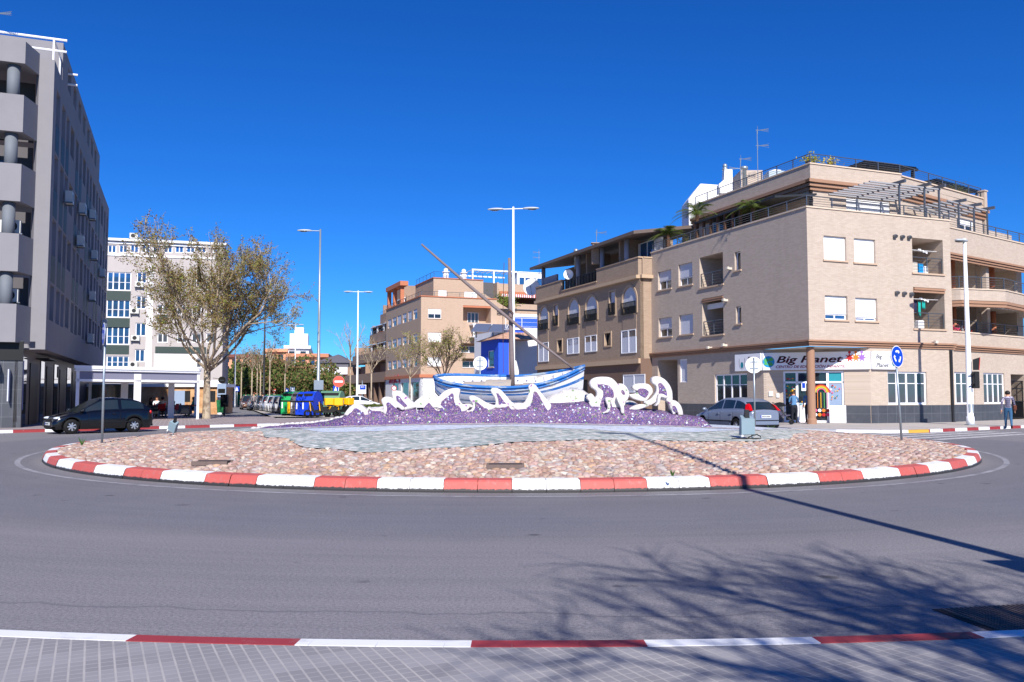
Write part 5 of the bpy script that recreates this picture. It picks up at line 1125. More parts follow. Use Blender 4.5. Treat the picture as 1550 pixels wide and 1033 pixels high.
# ================================================================ TERRACED BLOCK further down the same street
F = thing('terraced_building','long brown terraced apartment block with white pergolas and orange awnings above an arcade','building',(OE[0],OE[1],0),TH)
def FL_(d): return Fac(OE,TH,(d,0),(0,1),(1,0))
f0 = FL_(0); y0_ = yE+.05; y1_ = f0.m(522,590)[0]; y1_ = min(y1_, y0_+60); lev = [zS0-.3, zS+2.7, zS+5.8, zS+8.9]
g = MB()
for k,(z,end) in enumerate(zip(lev,(y1_,y1_-2,y1_-12,y0_+16))):
    fk = FL_(.0+.9*k); fk.box(g,y0_,end,z+.3,z+1.45,0,.25); fk.box(g,y0_,end,z,z+.3,0,9)
    fb = FL_(.9*k+2.6); fb.box(g,y0_,end-.5,z+.3,z+3.0,0,.2)
    for q in range(5): yy = y0_+.1+(end-y0_-1)*q/4; fk.box(g,yy,yy+.3,z+1.45,z+3.0,.3,2.6) if q%2 == 0 else None
f0.box(g,y0_+1.5,y0_+6,lev[3]+1,lev[3]+4.6,3,7)
obj('terrace_wall', g, plain('brown_brick_far',(.60,.50,.43),.85,.15,1.5), F, fix=False)
g = MB(); f0.box(g,y0_,y1_,0,lev[0],4.0,4.2); obj('arcade_wall', g, MATS['pane_dark'], F)
for q in range(9): g = MB(); yy = y0_+1+(y1_-y0_-2)*q/8; f0.box(g,yy,yy+.7,0,lev[0],.2,.9); obj('arcade_pillar', g, MATS['brown_render'], F)
for k in range(1,4):
    fk = FL_(.9*k)
    for q in range(4 if k < 3 else 1):
        yy = y0_+.8+(y1_-y0_-14)*q/4; z = lev[k-1 if k else 0]+.0; z = lev[k]
        g = MB()
        for a in (yy,yy+5): fk.box(g,a,a+.12,z+1.4,z+2.6,.1,.22)
        fk.box(g,yy-.2,yy+5.3,z+2.6,z+2.72,0,2.4); obj('pergola', g, MATS['white_plain'], F)
        if q%2 == 0: g = MB(); g.hexa([fk.p(yy+.3,z+1.5,.05),fk.p(yy+4.8,z+1.5,.05),fk.p(yy+4.8,z+2.5,2.3),fk.p(yy+.3,z+2.5,2.3),fk.p(yy+.3,z+1.56,.05),fk.p(yy+4.8,z+1.56,.05),fk.p(yy+4.8,z+2.56,2.3),fk.p(yy+.3,z+2.56,2.3)]); obj('awning', g, MATS['terracotta'], F)
    g = MB(); 
    for q in range(6): yy = y0_+2+(y1_-y0_-8)*q/6; FL_(.9*k+2.5).box(g,yy,yy+2.2,lev[k]+.35,lev[k]+2.6,0,.08)
    obj('terrace_door', g, MATS['pane_dark'], F)
    g = MB(); railing(g,[fk.p(y0_,0,.1)[:2],fk.p((y1_,y1_-2,y1_-12,y0_+16)[k],0,.1)[:2]],.5,lev[k]+1.45,2,2.5,r=.03); obj('railing', g, MATS['steel_grey'], F)
# ================================================================ BLOCK behind with the white roof pergola
OG = atY(745,597,128)[:2]; G = thing('apartment_building','tan block with a white roof pergola and glazed penthouse seen over the blue house','building',(OG[0],OG[1],0),TH)
GF = Fac(OG,TH,(0,0),(1,0),(0,1)); 
def gz(y,x=780): return GF.m(x,y)[1]
u0,u1,u2 = GF.m(731,440)[0],GF.m(749,440)[0],GF.m(835,440)[0]
g = MB(); GF.box(g,u1,u2,gz(443),gz(431),-.4,.0); GF.box(g,u1,u2,gz(470),gz(462),-1.6,-1.4); GF.box(g,u1-2,u2,0,gz(470),-1.3,-1.0); GF.box(g,u1,u2,gz(462),gz(443),1.6,1.8); GF.box(g,u1-.2,u1+.1,gz(470),gz(431),-1.5,6)
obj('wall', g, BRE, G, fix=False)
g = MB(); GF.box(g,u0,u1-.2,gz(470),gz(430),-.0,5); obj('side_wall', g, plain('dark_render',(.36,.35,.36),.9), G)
g = MB(); GF.box(g,u1,u2,gz(450),gz(443),-.8,1.5); obj('cornice', g, MATS['terracotta'], G)
g = MB(); 
for k in range(40): g.cur = k%2; a = u1+.5+k*.16; GF.box(g,a,a+.159,gz(452),gz(448),-1.7,-1.65)
obj('striped_awning', g, [MATS['white_plain'],plain('stripe_red',(.75,.3,.32),.7)], G)
pw_ = [GF.m(x,420)[0] for x in (714,746,770,782)]
g = MB(); GF.box(g,pw_[0],pw_[3],gz(413),gz(411),-.2,.0); GF.box(g,pw_[0]-1,pw_[3]-1,gz(419),gz(417),2.5,2.7)
for a in pw_[:3]: GF.box(g,a,a+.2,gz(431),gz(413),-.2,.0)
for k in range(10): a = pw_[0]+(pw_[3]-pw_[0])*k/9; GF.box(g,a,a+.12,gz(413),gz(412),.0,2.6)
obj('roof_pergola', g, MATS['white_plain'], G)
ga,gb = GF.m(784,420)[0],GF.m(822,420)[0]; g = MB(); GF.wall(g,ga,gb,gz(433),gz(412),[(ga+(gb-ga)*(.06+.235*k),ga+(gb-ga)*(.06+.235*k+.19),gz(432),gz(420),.1) for k in range(4)]); GF.box(g,ga,gb,gz(412),gz(411),-.1,4); GF.box(g,ga-.1,ga,gz(433),gz(412),0,4); obj('glazed_penthouse', g, MATS['white_plain'], G, fix=False)
g = MB(); GF.box(g,ga+.1,gb-.1,gz(432),gz(420),.12,.2); obj('penthouse_glass', g, MATS['pane_blue'], G)
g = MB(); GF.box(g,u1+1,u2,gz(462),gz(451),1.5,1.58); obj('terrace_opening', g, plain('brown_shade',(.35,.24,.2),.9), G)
# ================================================================ THE GREY BUILDING ON THE LEFT
b = NB('render_grey'); v,sp = wallvec(b); c = b.mix(b.noise(.5,6,.7), lin((.48,.47,.49)), lin((.56,.55,.565))); c = b.mix(b.math('MULTIPLY', b.ramp(b.noise(1.0,6,.75,stretch=(1,1,.15)),[(.5,0),(.8,1)]),.25), c, (.2,.19,.2)); b.col(c); b.set(Roughness=.9); b.bump(b.noise(90,3),.35,.01); GRY = b.m
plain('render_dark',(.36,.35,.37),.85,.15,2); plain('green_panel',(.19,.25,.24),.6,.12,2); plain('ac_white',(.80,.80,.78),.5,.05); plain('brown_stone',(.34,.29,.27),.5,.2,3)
OI = atY(66,597,39.2)[:2]; I = thing('apartment_building','tall grey rendered apartment building with rounded corner balconies at the left edge','building',(OI[0],OI[1],0),TH)
IS = Fac(OI,TH,(0,0),(0,1),(-1,0)); IF = Fac(OI,TH,(0,0),(-1,0),(0,1)); YI = IS.m(162,420)[0]; zI0 = IS.m(72,519)[1]; zI1 = IS.m(81,104)[1]; ST = 3.12
g = MB(); holes = []; ww = []
def fl(k): return zI0+.25+ST*k
cols_ = []; u = 1.0; k = 0
pat = [(1.0,1.35,'p'),(3.2,1.35,'p'),(5.1,1.2,'p'),(7.0,1.6,'w'),(9.6,1.3,'p'),(11.6,1.3,'p'),(13.6,1.5,'w'),(16.0,1.3,'p'),(18.0,1.3,'p'),(20.2,1.6,'w'),(22.8,1.3,'p'),(24.9,1.3,'p'),(27.2,1.6,'w'),(30,1.3,'p'),(32.5,1.3,'p')]
pat = [p for p in pat if p[0]+p[1] < YI-.4]
for (u,w,ty) in pat:
    for k in range(4): holes.append((u,u+w,fl(k)+(0.95 if ty=='w' else .85),fl(k)+2.55,.35)); ww.append((u,w,k,ty))
    # dark green panels below the tall windows, between the floors
zTop = fl(4)+.45
IS.wall(g,0.0,YI,zI0,zTop,holes)
IF.wall(g,0,.62,zI0,zTop,[]); IF.wall(g,.62,8,zI0,fl(0)-.02,[]); g.quad(IS.p(YI,0,0),IS.p(YI,0,9),IS.p(YI,zTop,9),IS.p(YI,zTop,0))
# top set-back storey behind a thick parapet, lower as the street goes on
IS.box(g,2.6,YI-9,zTop,zTop+1.9,.05,.4) if False else None
IS.wall(g,2.8,YI-10,zTop,zTop+1.9,[(5+2.6*q,6.4+2.6*q,zTop+.35,zTop+1.45,.3) for q in range(7) if 6.4+2.6*q < YI-10.5]); g.quad(IS.p(2.8,zTop,0),IS.p(2.8,zTop,3),IS.p(2.8,zTop+1.9,3),IS.p(2.8,zTop+1.9,0)); g.quad(IS.p(YI-10,zTop,0),IS.p(YI-10,zTop,3),IS.p(YI-10,zTop+1.9,3),IS.p(YI-10,zTop+1.9,0))
g.poly([IS.p(0,zTop,0),IS.p(YI,zTop,0),IS.p(YI,zTop,9),IS.p(0,zTop,9)]); g.poly([IS.p(2.8,zTop+1.9,0),IS.p(YI-10,zTop+1.9,0),IS.p(YI-10,zTop+1.9,3),IS.p(2.8,zTop+1.9,3)])
IS.box(g,0,YI,zI0-.35,zI0,-.0,.4); IS.box(g,.01,YI,zI0-.36,zI0-.3,.4,3.2)
obj('wall', g, GRY, I, fix=False)
for (u,w,k,ty) in ww:
    h = (u,u+w,fl(k)+(.95 if ty=='w' else .85),fl(k)+2.55)
    window(IS,h,I,MATS['white_frame'],MATS['pane_dark'],2 if ty=='w' else 1,1,random.choice((0,.45,.6,.9,1.0)) if ty=='p' else random.choice((0,0,.3)),MATS['shutter_grey'],sill=False,d=.24)
    if ty == 'p' and k > 0:
        g = MB(); IS.box(g,h[0],h[1],fl(k)-.45,fl(k)+.84,-.01,.04); obj('spandrel_panel', g, MATS['green_panel'], I)
def ac(par,f,u,z,s=1):
    g = MB(); f.box(g,u,u+.82,z,z+.58,-.42,-.1); a = obj('air_conditioner', g, MATS['ac_white'], par)
    g = MB(); 
    x0 = u+.34; 
    P = [f.p(x0+.22*cos(i*pi/8),z+.29+.22*sin(i*pi/8),-.424) for i in range(16)]; g.poly(P); obj('fan_grille', g, MATS['dark_metal'], a, fix=False)
    
    for uu in (u-.08,u+.7): g = MB(); f.box(g,uu,uu+.14,z-.06,z-.005,-.45,.0); obj('bracket', g, MATS['steel_grey'], a)
for (px_,py_) in ((97,299),(118,316),(134,325),(115,365),(137,386),(150,413),(134,448),(153,489),(131,512)):
    u,z = IS.m(px_,py_); ac(I,IS,u-.4,z-.3)
# balconies on the front
pj = 1.35
for k in range(5):
    z0b = fl(k)-.36; z1b = z0b+1.68
    if k == 4: z1b = zTop+.2
    if k == 0: pass
    g = MB(); out = [(-.62,0.0),(-1.0,-pj+.0),(-7.5,-pj)]; inn = [(-.79,0.0),(-1.15,-pj+.16),(-7.5,-pj+.16)]
    for (a,b_),(c_,d_) in zip(zip(out[:-1],inn[:-1]),zip(out[1:],inn[1:])):
        g.hexa([a+(z0b,),c_+(z0b,),d_+(z0b,),b_+(z0b,),a+(z1b,),c_+(z1b,),d_+(z1b,),b_+(z1b,)])
    g.poly([p+(z0b+.001,) for p in (out[0],out[1],out[2],(-7.5,0.0))]); g.poly([p+(z0b+.25,) for p in (inn[0],inn[1],inn[2],(-7.5,0.0))])
    if k == 4: g.poly([p+(z1b,) for p in (out[0],out[1],out[2],(-7.5,0.0))])
    obj('balcony', g, GRY, I, fix=False)
    g = MB(); 
    for (a,b_),(c_,d_) in zip(zip(out[:-1],inn[:-1]),zip(out[1:],inn[1:])):
        pass
    if k < 4:
        g = MB(); x,y = -1.5,-pj+.45; g.tube([(x,y,z1b-.3),(x,y,fl(k+1)-.34)],.26,18); obj('round_column', g, plain('column_blue_grey',(.42,.44,.47),.7,.06) if k == 0 else MATS['column_blue_grey'], I, smooth=True)
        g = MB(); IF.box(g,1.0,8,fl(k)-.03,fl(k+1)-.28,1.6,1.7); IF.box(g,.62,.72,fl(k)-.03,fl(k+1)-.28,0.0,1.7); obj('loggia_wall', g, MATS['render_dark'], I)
        g = MB(); IF.box(g,1.9,3.0,fl(k),fl(k)+2.1,1.5,1.59); obj('balcony_door', g, MATS['pane_dark'], I)
        if k in (0,1,3): ac(I,IF,1.1,fl(k)+1.5) if k != 3 else None
for k in range(4): g = MB(); x = -2.6; g.tube([(x,-pj,fl(k)+.1),(x,-pj-.12,fl(k)+.06)],.05,8); obj('drain_spout', g, MATS['ac_white'], I)
# ground floor shops
g = MB(); IF.box(g,.75,8,.1,zI0-.02,-.9,-.7); IS.box(g,-1.2,.0,.1,zI0-.02,.75,.95) if False else None; obj('shop_front', g, PLI, I)
g = MB(); IF.box(g,.74,8,zI0-.9,zI0-.05,-.95,-.91); obj('fascia', g, MATS['black_plain'], I)
g = MB(); IF.box(g,1.6,5.5,zI0-1.4,zI0-1.05,-1.6,-.95); IF.box(g,1.2,1.25,zI0-2.7,zI0-1.3,-1.3,-.96); obj('shop_awning', g, MATS['shutter_grey'], I)
g = MB(); IS.box(g,-.9,YI,.1,zI0-.36,.9,1.05); obj('shop_wall', g, MATS['brown_stone'], I)
for q,(a,w) in enumerate(((-.2,1.3),(2.2,2.4),(5.6,1.2),(7.8,2.0),(10.8,1.6),(13.4,2.4),(17,2),(20,3))):
    g = MB(); IS.box(g,a,a+w,.15,zI0-(.9 if q%2 else .7),.86,.9); obj('shop_door', g, MATS[('pane_dark','black_plain','pane_grey','black_plain')[q%4]], I)
g = MB(); IS.box(g,-.75,-.45,.9,zI0-.9,.75,.9); obj('shop_poster', g, plain('poster_blue',(.35,.4,.62),.6), I)
g = MB(); IS.box(g,4.0,7.0,zI0-.65,zI0-.6,.3,.9); IS.box(g,7.8,8.4,zI0-1.5,zI0-.9,.35,.4); obj('shop_sign', g, MATS['black_plain'], I)
# roof frame of white tubes, antenna
t = thing('white_roof_frame','white tubular pergola frame on the roof edge of the grey left building','pergola',(OI[0],OI[1],zTop),TH)
for z,x0 in ((.9,-3.6),(.35,-2.4)):
    for y in (.3,5.0): g = MB(); g.tube([(x0,y,z+.2),(.45,y,z+.2)],.055,6); obj('tube', g, MATS['white_plain'], t)
for y in (.3,2.6,5.0): g = MB(); g.tube([(-.1,y,-.05),(-.1,y,1.15)],.045,6); obj('post', g, MATS['white_plain'], t)
g = MB(); g.tube([(-.1,.3,1.1),(-.1,5.2,1.1)],.04,6); obj('rail', g, MATS['white_plain'], t)
q = atY(-2,44,38); t = thing('roof_antenna','television antenna tip reaching in at the top left corner','antenna',(q[0],38,q[2]))
g = MB(); g.tube([(-.3,0,-2),(-.3,0,.75)],.03,6); obj('mast', g, MATS['galvanised'], t); g = MB(); g.tube([(-.3,0,.72),(.55,0,.72)],.018,5)
for k in range(7): g.tube([(.0+.08*k,-.1,.66-.012*k),(.0+.08*k,.1,.78+.012*k)],.008,4)
for s in (-1,1): g.tube([(-.1,0,.72),(.56,0,.72+.09*s)],.012,4)
obj('aerial', g, MATS['galvanised'], t)
# ================================================================ PALE BLOCK WITH BLUE WINDOWS
OH = atY(160,597,92)[:2]; Hh = thing('apartment_building','pale grey and white block with wide blue reflecting windows behind the cafe canopy','building',(OH[0],OH[1],0),TH-R(6))
HF = Fac(OH,TH-R(6),(0,0),(1,0),(0,1)); hW = HF.m(338,480)[0]; hz = HF.m(200,366)[1]
wide = [HF.rect(162,412,198.5,440),HF.rect(161,454,197,481),HF.rect(161,494,196,522),HF.rect(161,539,195,556)]
small = [HF.rect(207,412,222,429),HF.rect(206,448,221,468),HF.rect(205,489,221,509),HF.rect(204,529,219,548)]
more = [HF.rect(238,y,254,y+14) for y in (462,505)]+[HF.rect(x,y,x+15,y+14) for x in (268,290,312) for y in (420,462,505,543)]+[HF.rect(269,543,296,558)]
topw = [HF.rect(163+17*k,371,163+17*k+13,383) for k in range(10)]
more = [m_ for m_ in more if m_[1] < hW-.2][:-1]
g = MB(); HF.wall(g,-3,hW,0,hz,[h+(.2,) for h in wide+small+more+topw]); g.quad((hW,0,0),(hW,12,0),(hW,12,hz),(hW,0,hz)); obj('wall', g, plain('render_pale',(.70,.67,.66),.9,.08,.6,dirt=.15), Hh, fix=False)
g = MB(); HF.box(g,-3,hW+.2,hz,hz+.25,-.4,.5); HF.box(g,-3,hW,topw[0][3]+.15,topw[0][3]+.35,-.1,-.0); HF.box(g,-3,hW,topw[0][2]-.3,topw[0][2]-.1,-.1,0); obj('cornice', g, MATS['white_plain'], Hh)
g = MB(); HF.box(g,HF.m(222,480)[0],HF.m(231,480)[0],2,hz-2.6,-.03,-.0); HF.box(g,HF.m(235,480)[0],HF.m(300,480)[0],HF.m(250,575)[1],HF.m(250,536)[1],-.05,-.031); HF.box(g,HF.m(222,480)[0],hW,.1,HF.m(250,575)[1]-.1,-.03,0); obj('white_panel', g, MATS['white_wall'], Hh)
for h in wide: window(HF,h,Hh,MATS['white_frame'],MATS['pane_blue'],4,1,0,bars=[.45],sill=False,d=.1,fw=.1)
for h in wide[:3]+[more[0]]:
    g = MB(); HF.box(g,h[0],h[1],h[2]-1.05,h[2]-.05,-.02,0.0); obj('spandrel_panel', g, MATS['green_panel'], Hh)
g = MB(); HF.box(g,HF.m(235,530)[0],HF.m(268,530)[0]+3,HF.m(250,535)[1],HF.m(250,525)[1],-.06,0); obj('spandrel_panel', g, MATS['green_panel'], Hh)
for h in small+more+topw: window(HF,h,Hh,MATS['white_frame'],MATS['pane_grey'] if h in more else MATS['pane_blue'],2,1,0,sill=False,d=.1,fw=.09)
for (px_,py_) in ((213,431),(206,471),(207,512),(204,552)): u,z = HF.m(px_,py_); ac(Hh,HF,u-.5,z-.3)
ac(Hh,HF,HF.m(197,362)[0],hz+.3)
# ---- ochre cafe house behind the canopy
OK_ = atY(262,597,68)[:2]; K = thing('cafe_house','low ochre stone cafe house with dark barred windows beside the plane tree','house',(OK_[0],OK_[1],0),TH-R(14))
KF = Fac(OK_,TH-R(14),(0,0),(1,0),(0,1)); kW = KF.m(334,600)[0]; kz = KF.m(330,586)[1]; kw = [KF.rect(277,592,288,609),KF.rect(315,592,326,609)]
b = NB('ochre_stone'); vv = b.n('ShaderNodeTexVoronoi'); vv.inputs['Scale'].default_value = 3; b.l(b.co(), vv.inputs[0]); b.col(b.mix(b.ramp(b.noise(1.5,5,.7),[(.35,0),(.6,1)]), lin((.62,.44,.28)), lin((.78,.62,.46)))); b.set(Roughness=.9); b.bump(vv.outputs[0],.5,.05)
g = MB(); KF.wall(g,-8,kW,0,kz,[h+(.15,) for h in kw]); g.quad((kW,0,0),(kW,5,0),(kW,5,kz),(kW,0,kz)); g.quad((-8,0,kz),(kW,0,kz),(kW,5,kz),(-8,5,kz)); obj('wall', g, b.m, K, fix=False)
for h in kw: window(KF,h,K,MATS['dark_metal'],MATS['pane_dark'],3,2,0,sill=False,d=.05)
g = MB(); KF.box(g,-8,kW+.2,kz,kz+.25,-.25,5.2); KF.box(g,kW-.2,kW+.12,0,kz,-.15,.1); obj('roof_edge', g, MATS['white_wall'], K)
g = MB(); KF.box(g,.1,.9,.2,kz-.3,-.04,0); obj('blue_door', g, MATS['grey_blue_panel'], K)
# ================================================================ FAR BLOCKS AT THE END OF THE STREET
def farblock(name, label, cat, pxl, pxr, pyt, Y, wallm, depth, roofm=None, floors=4, rot=TH, winc=5, band=None, winm='pane_dark'):
    o_ = atY(pxl,597,Y)[:2]; t = thing(name,label,cat,(o_[0],o_[1],0),rot); f = Fac(o_,rot,(0,0),(1,0),(0,1)); fl_ = Fac(o_,rot,(0,0),(0,1),(1,0)); w = f.m(pxr,560)[0]; z = f.m((pxl+pxr)/2,pyt)[1]
    hs = []; hz_ = z/floors
    for k in range(floors):
        for q in range(winc): a = w*(q+.25)/winc; hs.append((a,a+w/winc*.5,hz_*k+hz_*.3,hz_*k+hz_*.75,.2))
    hl = []
    for k in range(floors):
        for q in range(6): a = depth*(q+.2)/6; hl.append((a,a+depth/6*.6,hz_*k+hz_*.25,hz_*k+hz_*.8,1.0))
    g = MB(); f.wall(g,0,w,0,z,hs); fl_.wall(g,0,depth,0,z,hl); g.poly([(0,0,z),(w,0,z),(w,depth,z),(0,depth,z)]); g.quad((w,0,0),(w,depth,0),(w,depth,z),(w,0,z)); obj('wall', g, wallm, t, fix=False)
    for h in hs: g = MB(); f.box(g,h[0],h[1],h[2],h[3],.15,.2); obj('window', g, MATS[winm], t)
    for h in hl: g = MB(); fl_.box(g,h[0],h[1],h[2],h[3],.9,1.0); obj('balcony_window', g, MATS['pane_dark'], t)
    g = MB(); f.box(g,-.6,w+.5,z+.001,z+.8,-.8,depth); obj('roof', g, roofm or wallm, t); return t,f,w,z
peach = plain('render_peach',(.86,.62,.48),.85,.1,.5); orange = plain('render_orange',(.78,.50,.36),.85,.12,.5); pink = plain('brick_pinkish',(.80,.56,.46),.85,.1,.5)
farblock('apartment_building','salmon coloured block with a flat overhanging roof at the far end of the street','building',436,494,541,190,pink,30,plain('roof_clay',(.74,.50,.38),.8),4,R(8),4,winm='pane_blue')
t,f,w,z = farblock('apartment_building','white rendered block with stepped roof and dark balconies standing tallest at the street end','building',432,467,528,235,MATS['white_wall'],42,None,5,R(12),2)
g = MB(); f.box(g,w*.15,w*.95,z+.8,z+4.2,1,12); f.box(g,w*.35,w*.75,z+4.2,z+6,2,9); obj('stair_tower', g, MATS['white_wall'], t)
farblock('apartment_building','peach coloured block with dark balconies left of the tall white one','building',402,432,533,222,peach,60,None,5,R(14),2)
farblock('apartment_building','orange brick block half hidden by the street trees','building',381,402,549,205,orange,50,None,5,R(16),2)
farblock('apartment_building','long pinkish block seen beyond the plane tree at the left of the street','building',340,381,541,240,peach,60,plain('roof_dark_red',(.5,.3,.26),.8),6,R(-14),5)
t,f,w,z = farblock('red_house','low house with a grey hipped roof, white band and red wall at the street end','house',484,524,556,165,plain('wall_red',(.72,.40,.33),.85,.1,.6),14,plain('roof_slate',(.38,.37,.40),.8),2,R(4),2,winm='white_plain')
g = MB(); f.box(g,-1.2,w+1.2,z-1.4,z-.05,-1.6,-.2); obj('white_band', g, MATS['white_wall'], t); g = MB(); g.hexa([(-1.2,-1.2,z+.8),(w+1.2,-1.2,z+.8),(w+1.2,14,z+.8),(-1.2,14,z+.8),(3,3,z+2.6),(w-2,3,z+2.6),(w-2,10,z+2.6),(3,10,z+2.6)]); obj('hipped_roof', g, MATS['roof_slate'], t)
# ================================================================ VEHICLES
def paint(name, c, metal=.35, rough=.25):
    b = NB(name); b.col(b.mix(b.noise(2,3), tuple(v*.95 for v in lin(c)), lin(c))); b.set(Metallic=metal, Roughness=rough); b.b.inputs['Coat Weight'].default_value = .6; b.b.inputs['Coat Roughness'].default_value = .06
    d = b.ramp(b.noise(1.6,5,.7,stretch=(1,1,2.5)),[(.45,0),(.8,1)]); b.l(b.math('ADD', rough, b.math('MULTIPLY', d, .25)), b.b.inputs['Roughness']); return b.m
paint('car_black',(.05,.055,.07),.0,.15); paint('car_silver',(.50,.54,.62),.25,.32); paint('car_grey',(.20,.21,.24),.1); paint('car_blue',(.07,.10,.22),.1); paint('car_white',(.85,.86,.88),.05); paint('car_bronze',(.40,.28,.22),.1)
glass('car_glass',(.11,.16,.17),.04,1.0); plain('headlamp',(.85,.88,.92),.12,.05,20,metal=.3); plain('tail_red',(.75,.05,.06),.2,.1,10); plain('rim_alloy',(.72,.74,.77),.3,.05,10,metal=.6); plain('plate_white',(.88,.89,.9),.4,.02); plain('plastic_black',(.06,.06,.065),.55,.1); plain('mirror_amber',(.95,.45,.05),.3)
def ip(x, tab):
    if x <= tab[0][0]: return tab[0][1]
    for (a,c),(d,e) in zip(tab[:-1],tab[1:]):
        if x <= d: return c+(e-c)*(x-a)/(d-a)
    return tab[-1][1]
def car(name, label, loc, rz, paintn, L=3.98, Wd=1.69, doors=3, group=None, Hh=1.44, wb=2.46, detail=True):
    t = thing(name,label,'car',loc,rz,group); P = MATS[paintn]; h = L/2; fw_ = wb/2+.08; rw_ = -wb/2+.08; wr = .30; k_ = Hh/1.44
    belt = [(-h,.86),(-h+.06,.93),(-h+.5,.97),(-.6,.945),(.6,.91),(h-1.05,.86),(h-.55,.79),(h-.2,.68),(h-.05,.55),(h,.47)]
    belt = [(a,b_*k_) for a,b_ in belt]
    g = MB(); g.smooth = True; N = 92; secs = []
    for i in range(N+1):
        x = -h+L*i/N; e = abs(2*x/L); w = Wd/2*(1-.13*e**5-.10*e**14); bz = ip(x,belt); zb = .20+(.10 if x > h-.12 or x < -h+.1 else 0)
        for xc in (fw_,rw_):
            d = abs(x-xc); Rr = wr+.055
            if d < Rr: zb = max(zb, .30+sqrt(Rr*Rr-d*d))
        mid = min(bz-.10, max(zb+.04,.52)); fr = .03*max(0,(abs(x)-h+.25)/.25)
        secs.append([(x-(fr*8 if False else 0),w*.95,zb),(x,w*.995,zb+.02),(x,w,mid),(x,w*.985,bz-.09),(x,w*.95,bz-.03),(x,w*.86,bz),(x,w*.45,bz+.025),(x,0,bz+.035)])
    n = 8
    for side in (1,-1):
        b0 = len(g.v)
        for s in secs: g.v += [(x,side*y,z) for x,y,z in s]
        for i in range(N):
            for j in range(n-1): q = b0+i*n+j; g.face((q,q+n,q+n+1,q+1) if side > 0 else (q,q+1,q+n+1,q+n))
    for e in (0,N):
        s = secs[e]; g.smooth = False; g.poly([p for p in s]+[(x,-y,z) for x,y,z in reversed(s)]); g.smooth = True
    body = obj('body', g, P, t)
    g = MB(); g.box(-h+.15,h-.15,-Wd/2+.12,Wd/2-.12,.18,.5); g.box(-h+.3,h-1.0,-Wd/2+.16,Wd/2-.16,.5,.85); obj('underbody', g, MATS['black_rubber'], t)
    for xc in (fw_,rw_):
        g = MB()
        for s_ in (-1,1):
            for i in range(12):
                a0,a1 = pi*i/12,pi*(i+1)/12; R0 = wr+.054; yy0,yy1 = s_*(Wd/2-.28),s_*(Wd/2*.97-.005)
                g.quad((xc+R0*cos(a0),yy0,.30+R0*sin(a0)),(xc+R0*cos(a1),yy0,.30+R0*sin(a1)),(xc+R0*cos(a1),yy1,.30+R0*sin(a1)),(xc+R0*cos(a0),yy1,.30+R0*sin(a0)))
        obj('wheel_arch', g, MATS['black_rubber'], t, fix=False)
    # cabin
    rear = -h+.10; base_f = h-.86; roof = [(rear,.97),(rear+.20,1.12),(rear+.46,1.30),(rear+.80,1.40),(-.45,1.45),(-.05,1.435),(.22,1.37),(.62,1.14),(base_f,.85)]
    roof = [(a,b_*k_) for a,b_ in roof]
    pil = [(-.62,-.50)] if doors == 3 else [(-1.02,-.94),(-.16,-.07)]
    gp, gg = MB(), MB(); gp.smooth = True; gg.smooth = True; M = 46; cs = []
    for i in range(M+1):
        x = rear+(base_f-rear)*i/M; zr = ip(x,roof); zb = ip(x,belt)-.015; wB = Wd/2*.93*(1-.13*abs(2*x/L)**5); f = max(0,min(1,(zr-zb)/(.50*k_))); wR = wB-.20*f; 
        cs.append([(x,wB,zb),(x,wB-.02*f,zb+.06*f),(x,wR+.035*f,zb+(zr-zb)*.84),(x,wR,zb+(zr-zb)*.93),(x,wR-.07*f,zr),(x,0,zr+.02)])
    for side in (1,-1):
        for i in range(M):
            xm = (cs[i][0][0]+cs[i+1][0][0])/2
            for j in range(5):
                if j in (0,2,3): m = gp
                elif j == 1: m = gp if (any(a <= xm <= b_ for a,b_ in pil) or xm < rear+.30 or xm > base_f-.30) else gg
                else: m = gg if (xm < rear+.40 and xm > rear+.02) or xm > .16 else gp
                if j in (2,3) and m is gp and (xm > .5 and j==2): m = gp
                q = [cs[i][j],cs[i+1][j],cs[i+1][j+1],cs[i][j+1]]; q = [(a,side*b_,c_) for a,b_,c_ in q]
                m.quad(*(q if side > 0 else q[::-1]))
    obj('roof', gp, P, t); obj('window', gg, MATS['car_glass'], t)
    for xc in (fw_,rw_):
        for s_ in (-1,1):
            w_ = MB(); c_ = (xc, s_*(Wd/2-.11), .30); pr = [(.17,-.09),(.27,-.095),(.298,-.06),(.30,0),(.298,.06),(.27,.095),(.17,.09)]
            w_.lathe(pr,26,cap=False); w_.v = [(c_[0]+x,c_[1]+z,c_[2]+y) for x,y,z in w_.v]; wh = obj('wheel', w_, MATS['black_rubber'], t, smooth=True)
            r_ = MB(); r_.lathe([(.20,.02),(.20,.075),(.185,.085),(.17,.07)],24,cap=False); r_.lathe([(.0,.085),(.05,.08),(.06,.05)],12,cap=False)
            for k in range(7):
                a = 2*pi*k/7; r_.hexa([(.04*cos(a)-.022*sin(a),.04*sin(a)+.022*cos(a),.03),(.04*cos(a)+.022*sin(a),.04*sin(a)-.022*cos(a),.03),(.18*cos(a)+.03*sin(a),.18*sin(a)-.03*cos(a),.03),(.18*cos(a)-.03*sin(a),.18*sin(a)+.03*cos(a),.03),
                    (.04*cos(a)-.022*sin(a),.04*sin(a)+.022*cos(a),.075),(.04*cos(a)+.022*sin(a),.04*sin(a)-.022*cos(a),.075),(.18*cos(a)+.03*sin(a),.18*sin(a)-.03*cos(a),.07),(.18*cos(a)-.03*sin(a),.18*sin(a)+.03*cos(a),.07)])
            r_.v = [(c_[0]+x,c_[1]+s_*z,c_[2]+y) for x,y,z in r_.v]; obj('rim', r_, MATS['rim_alloy'], wh)
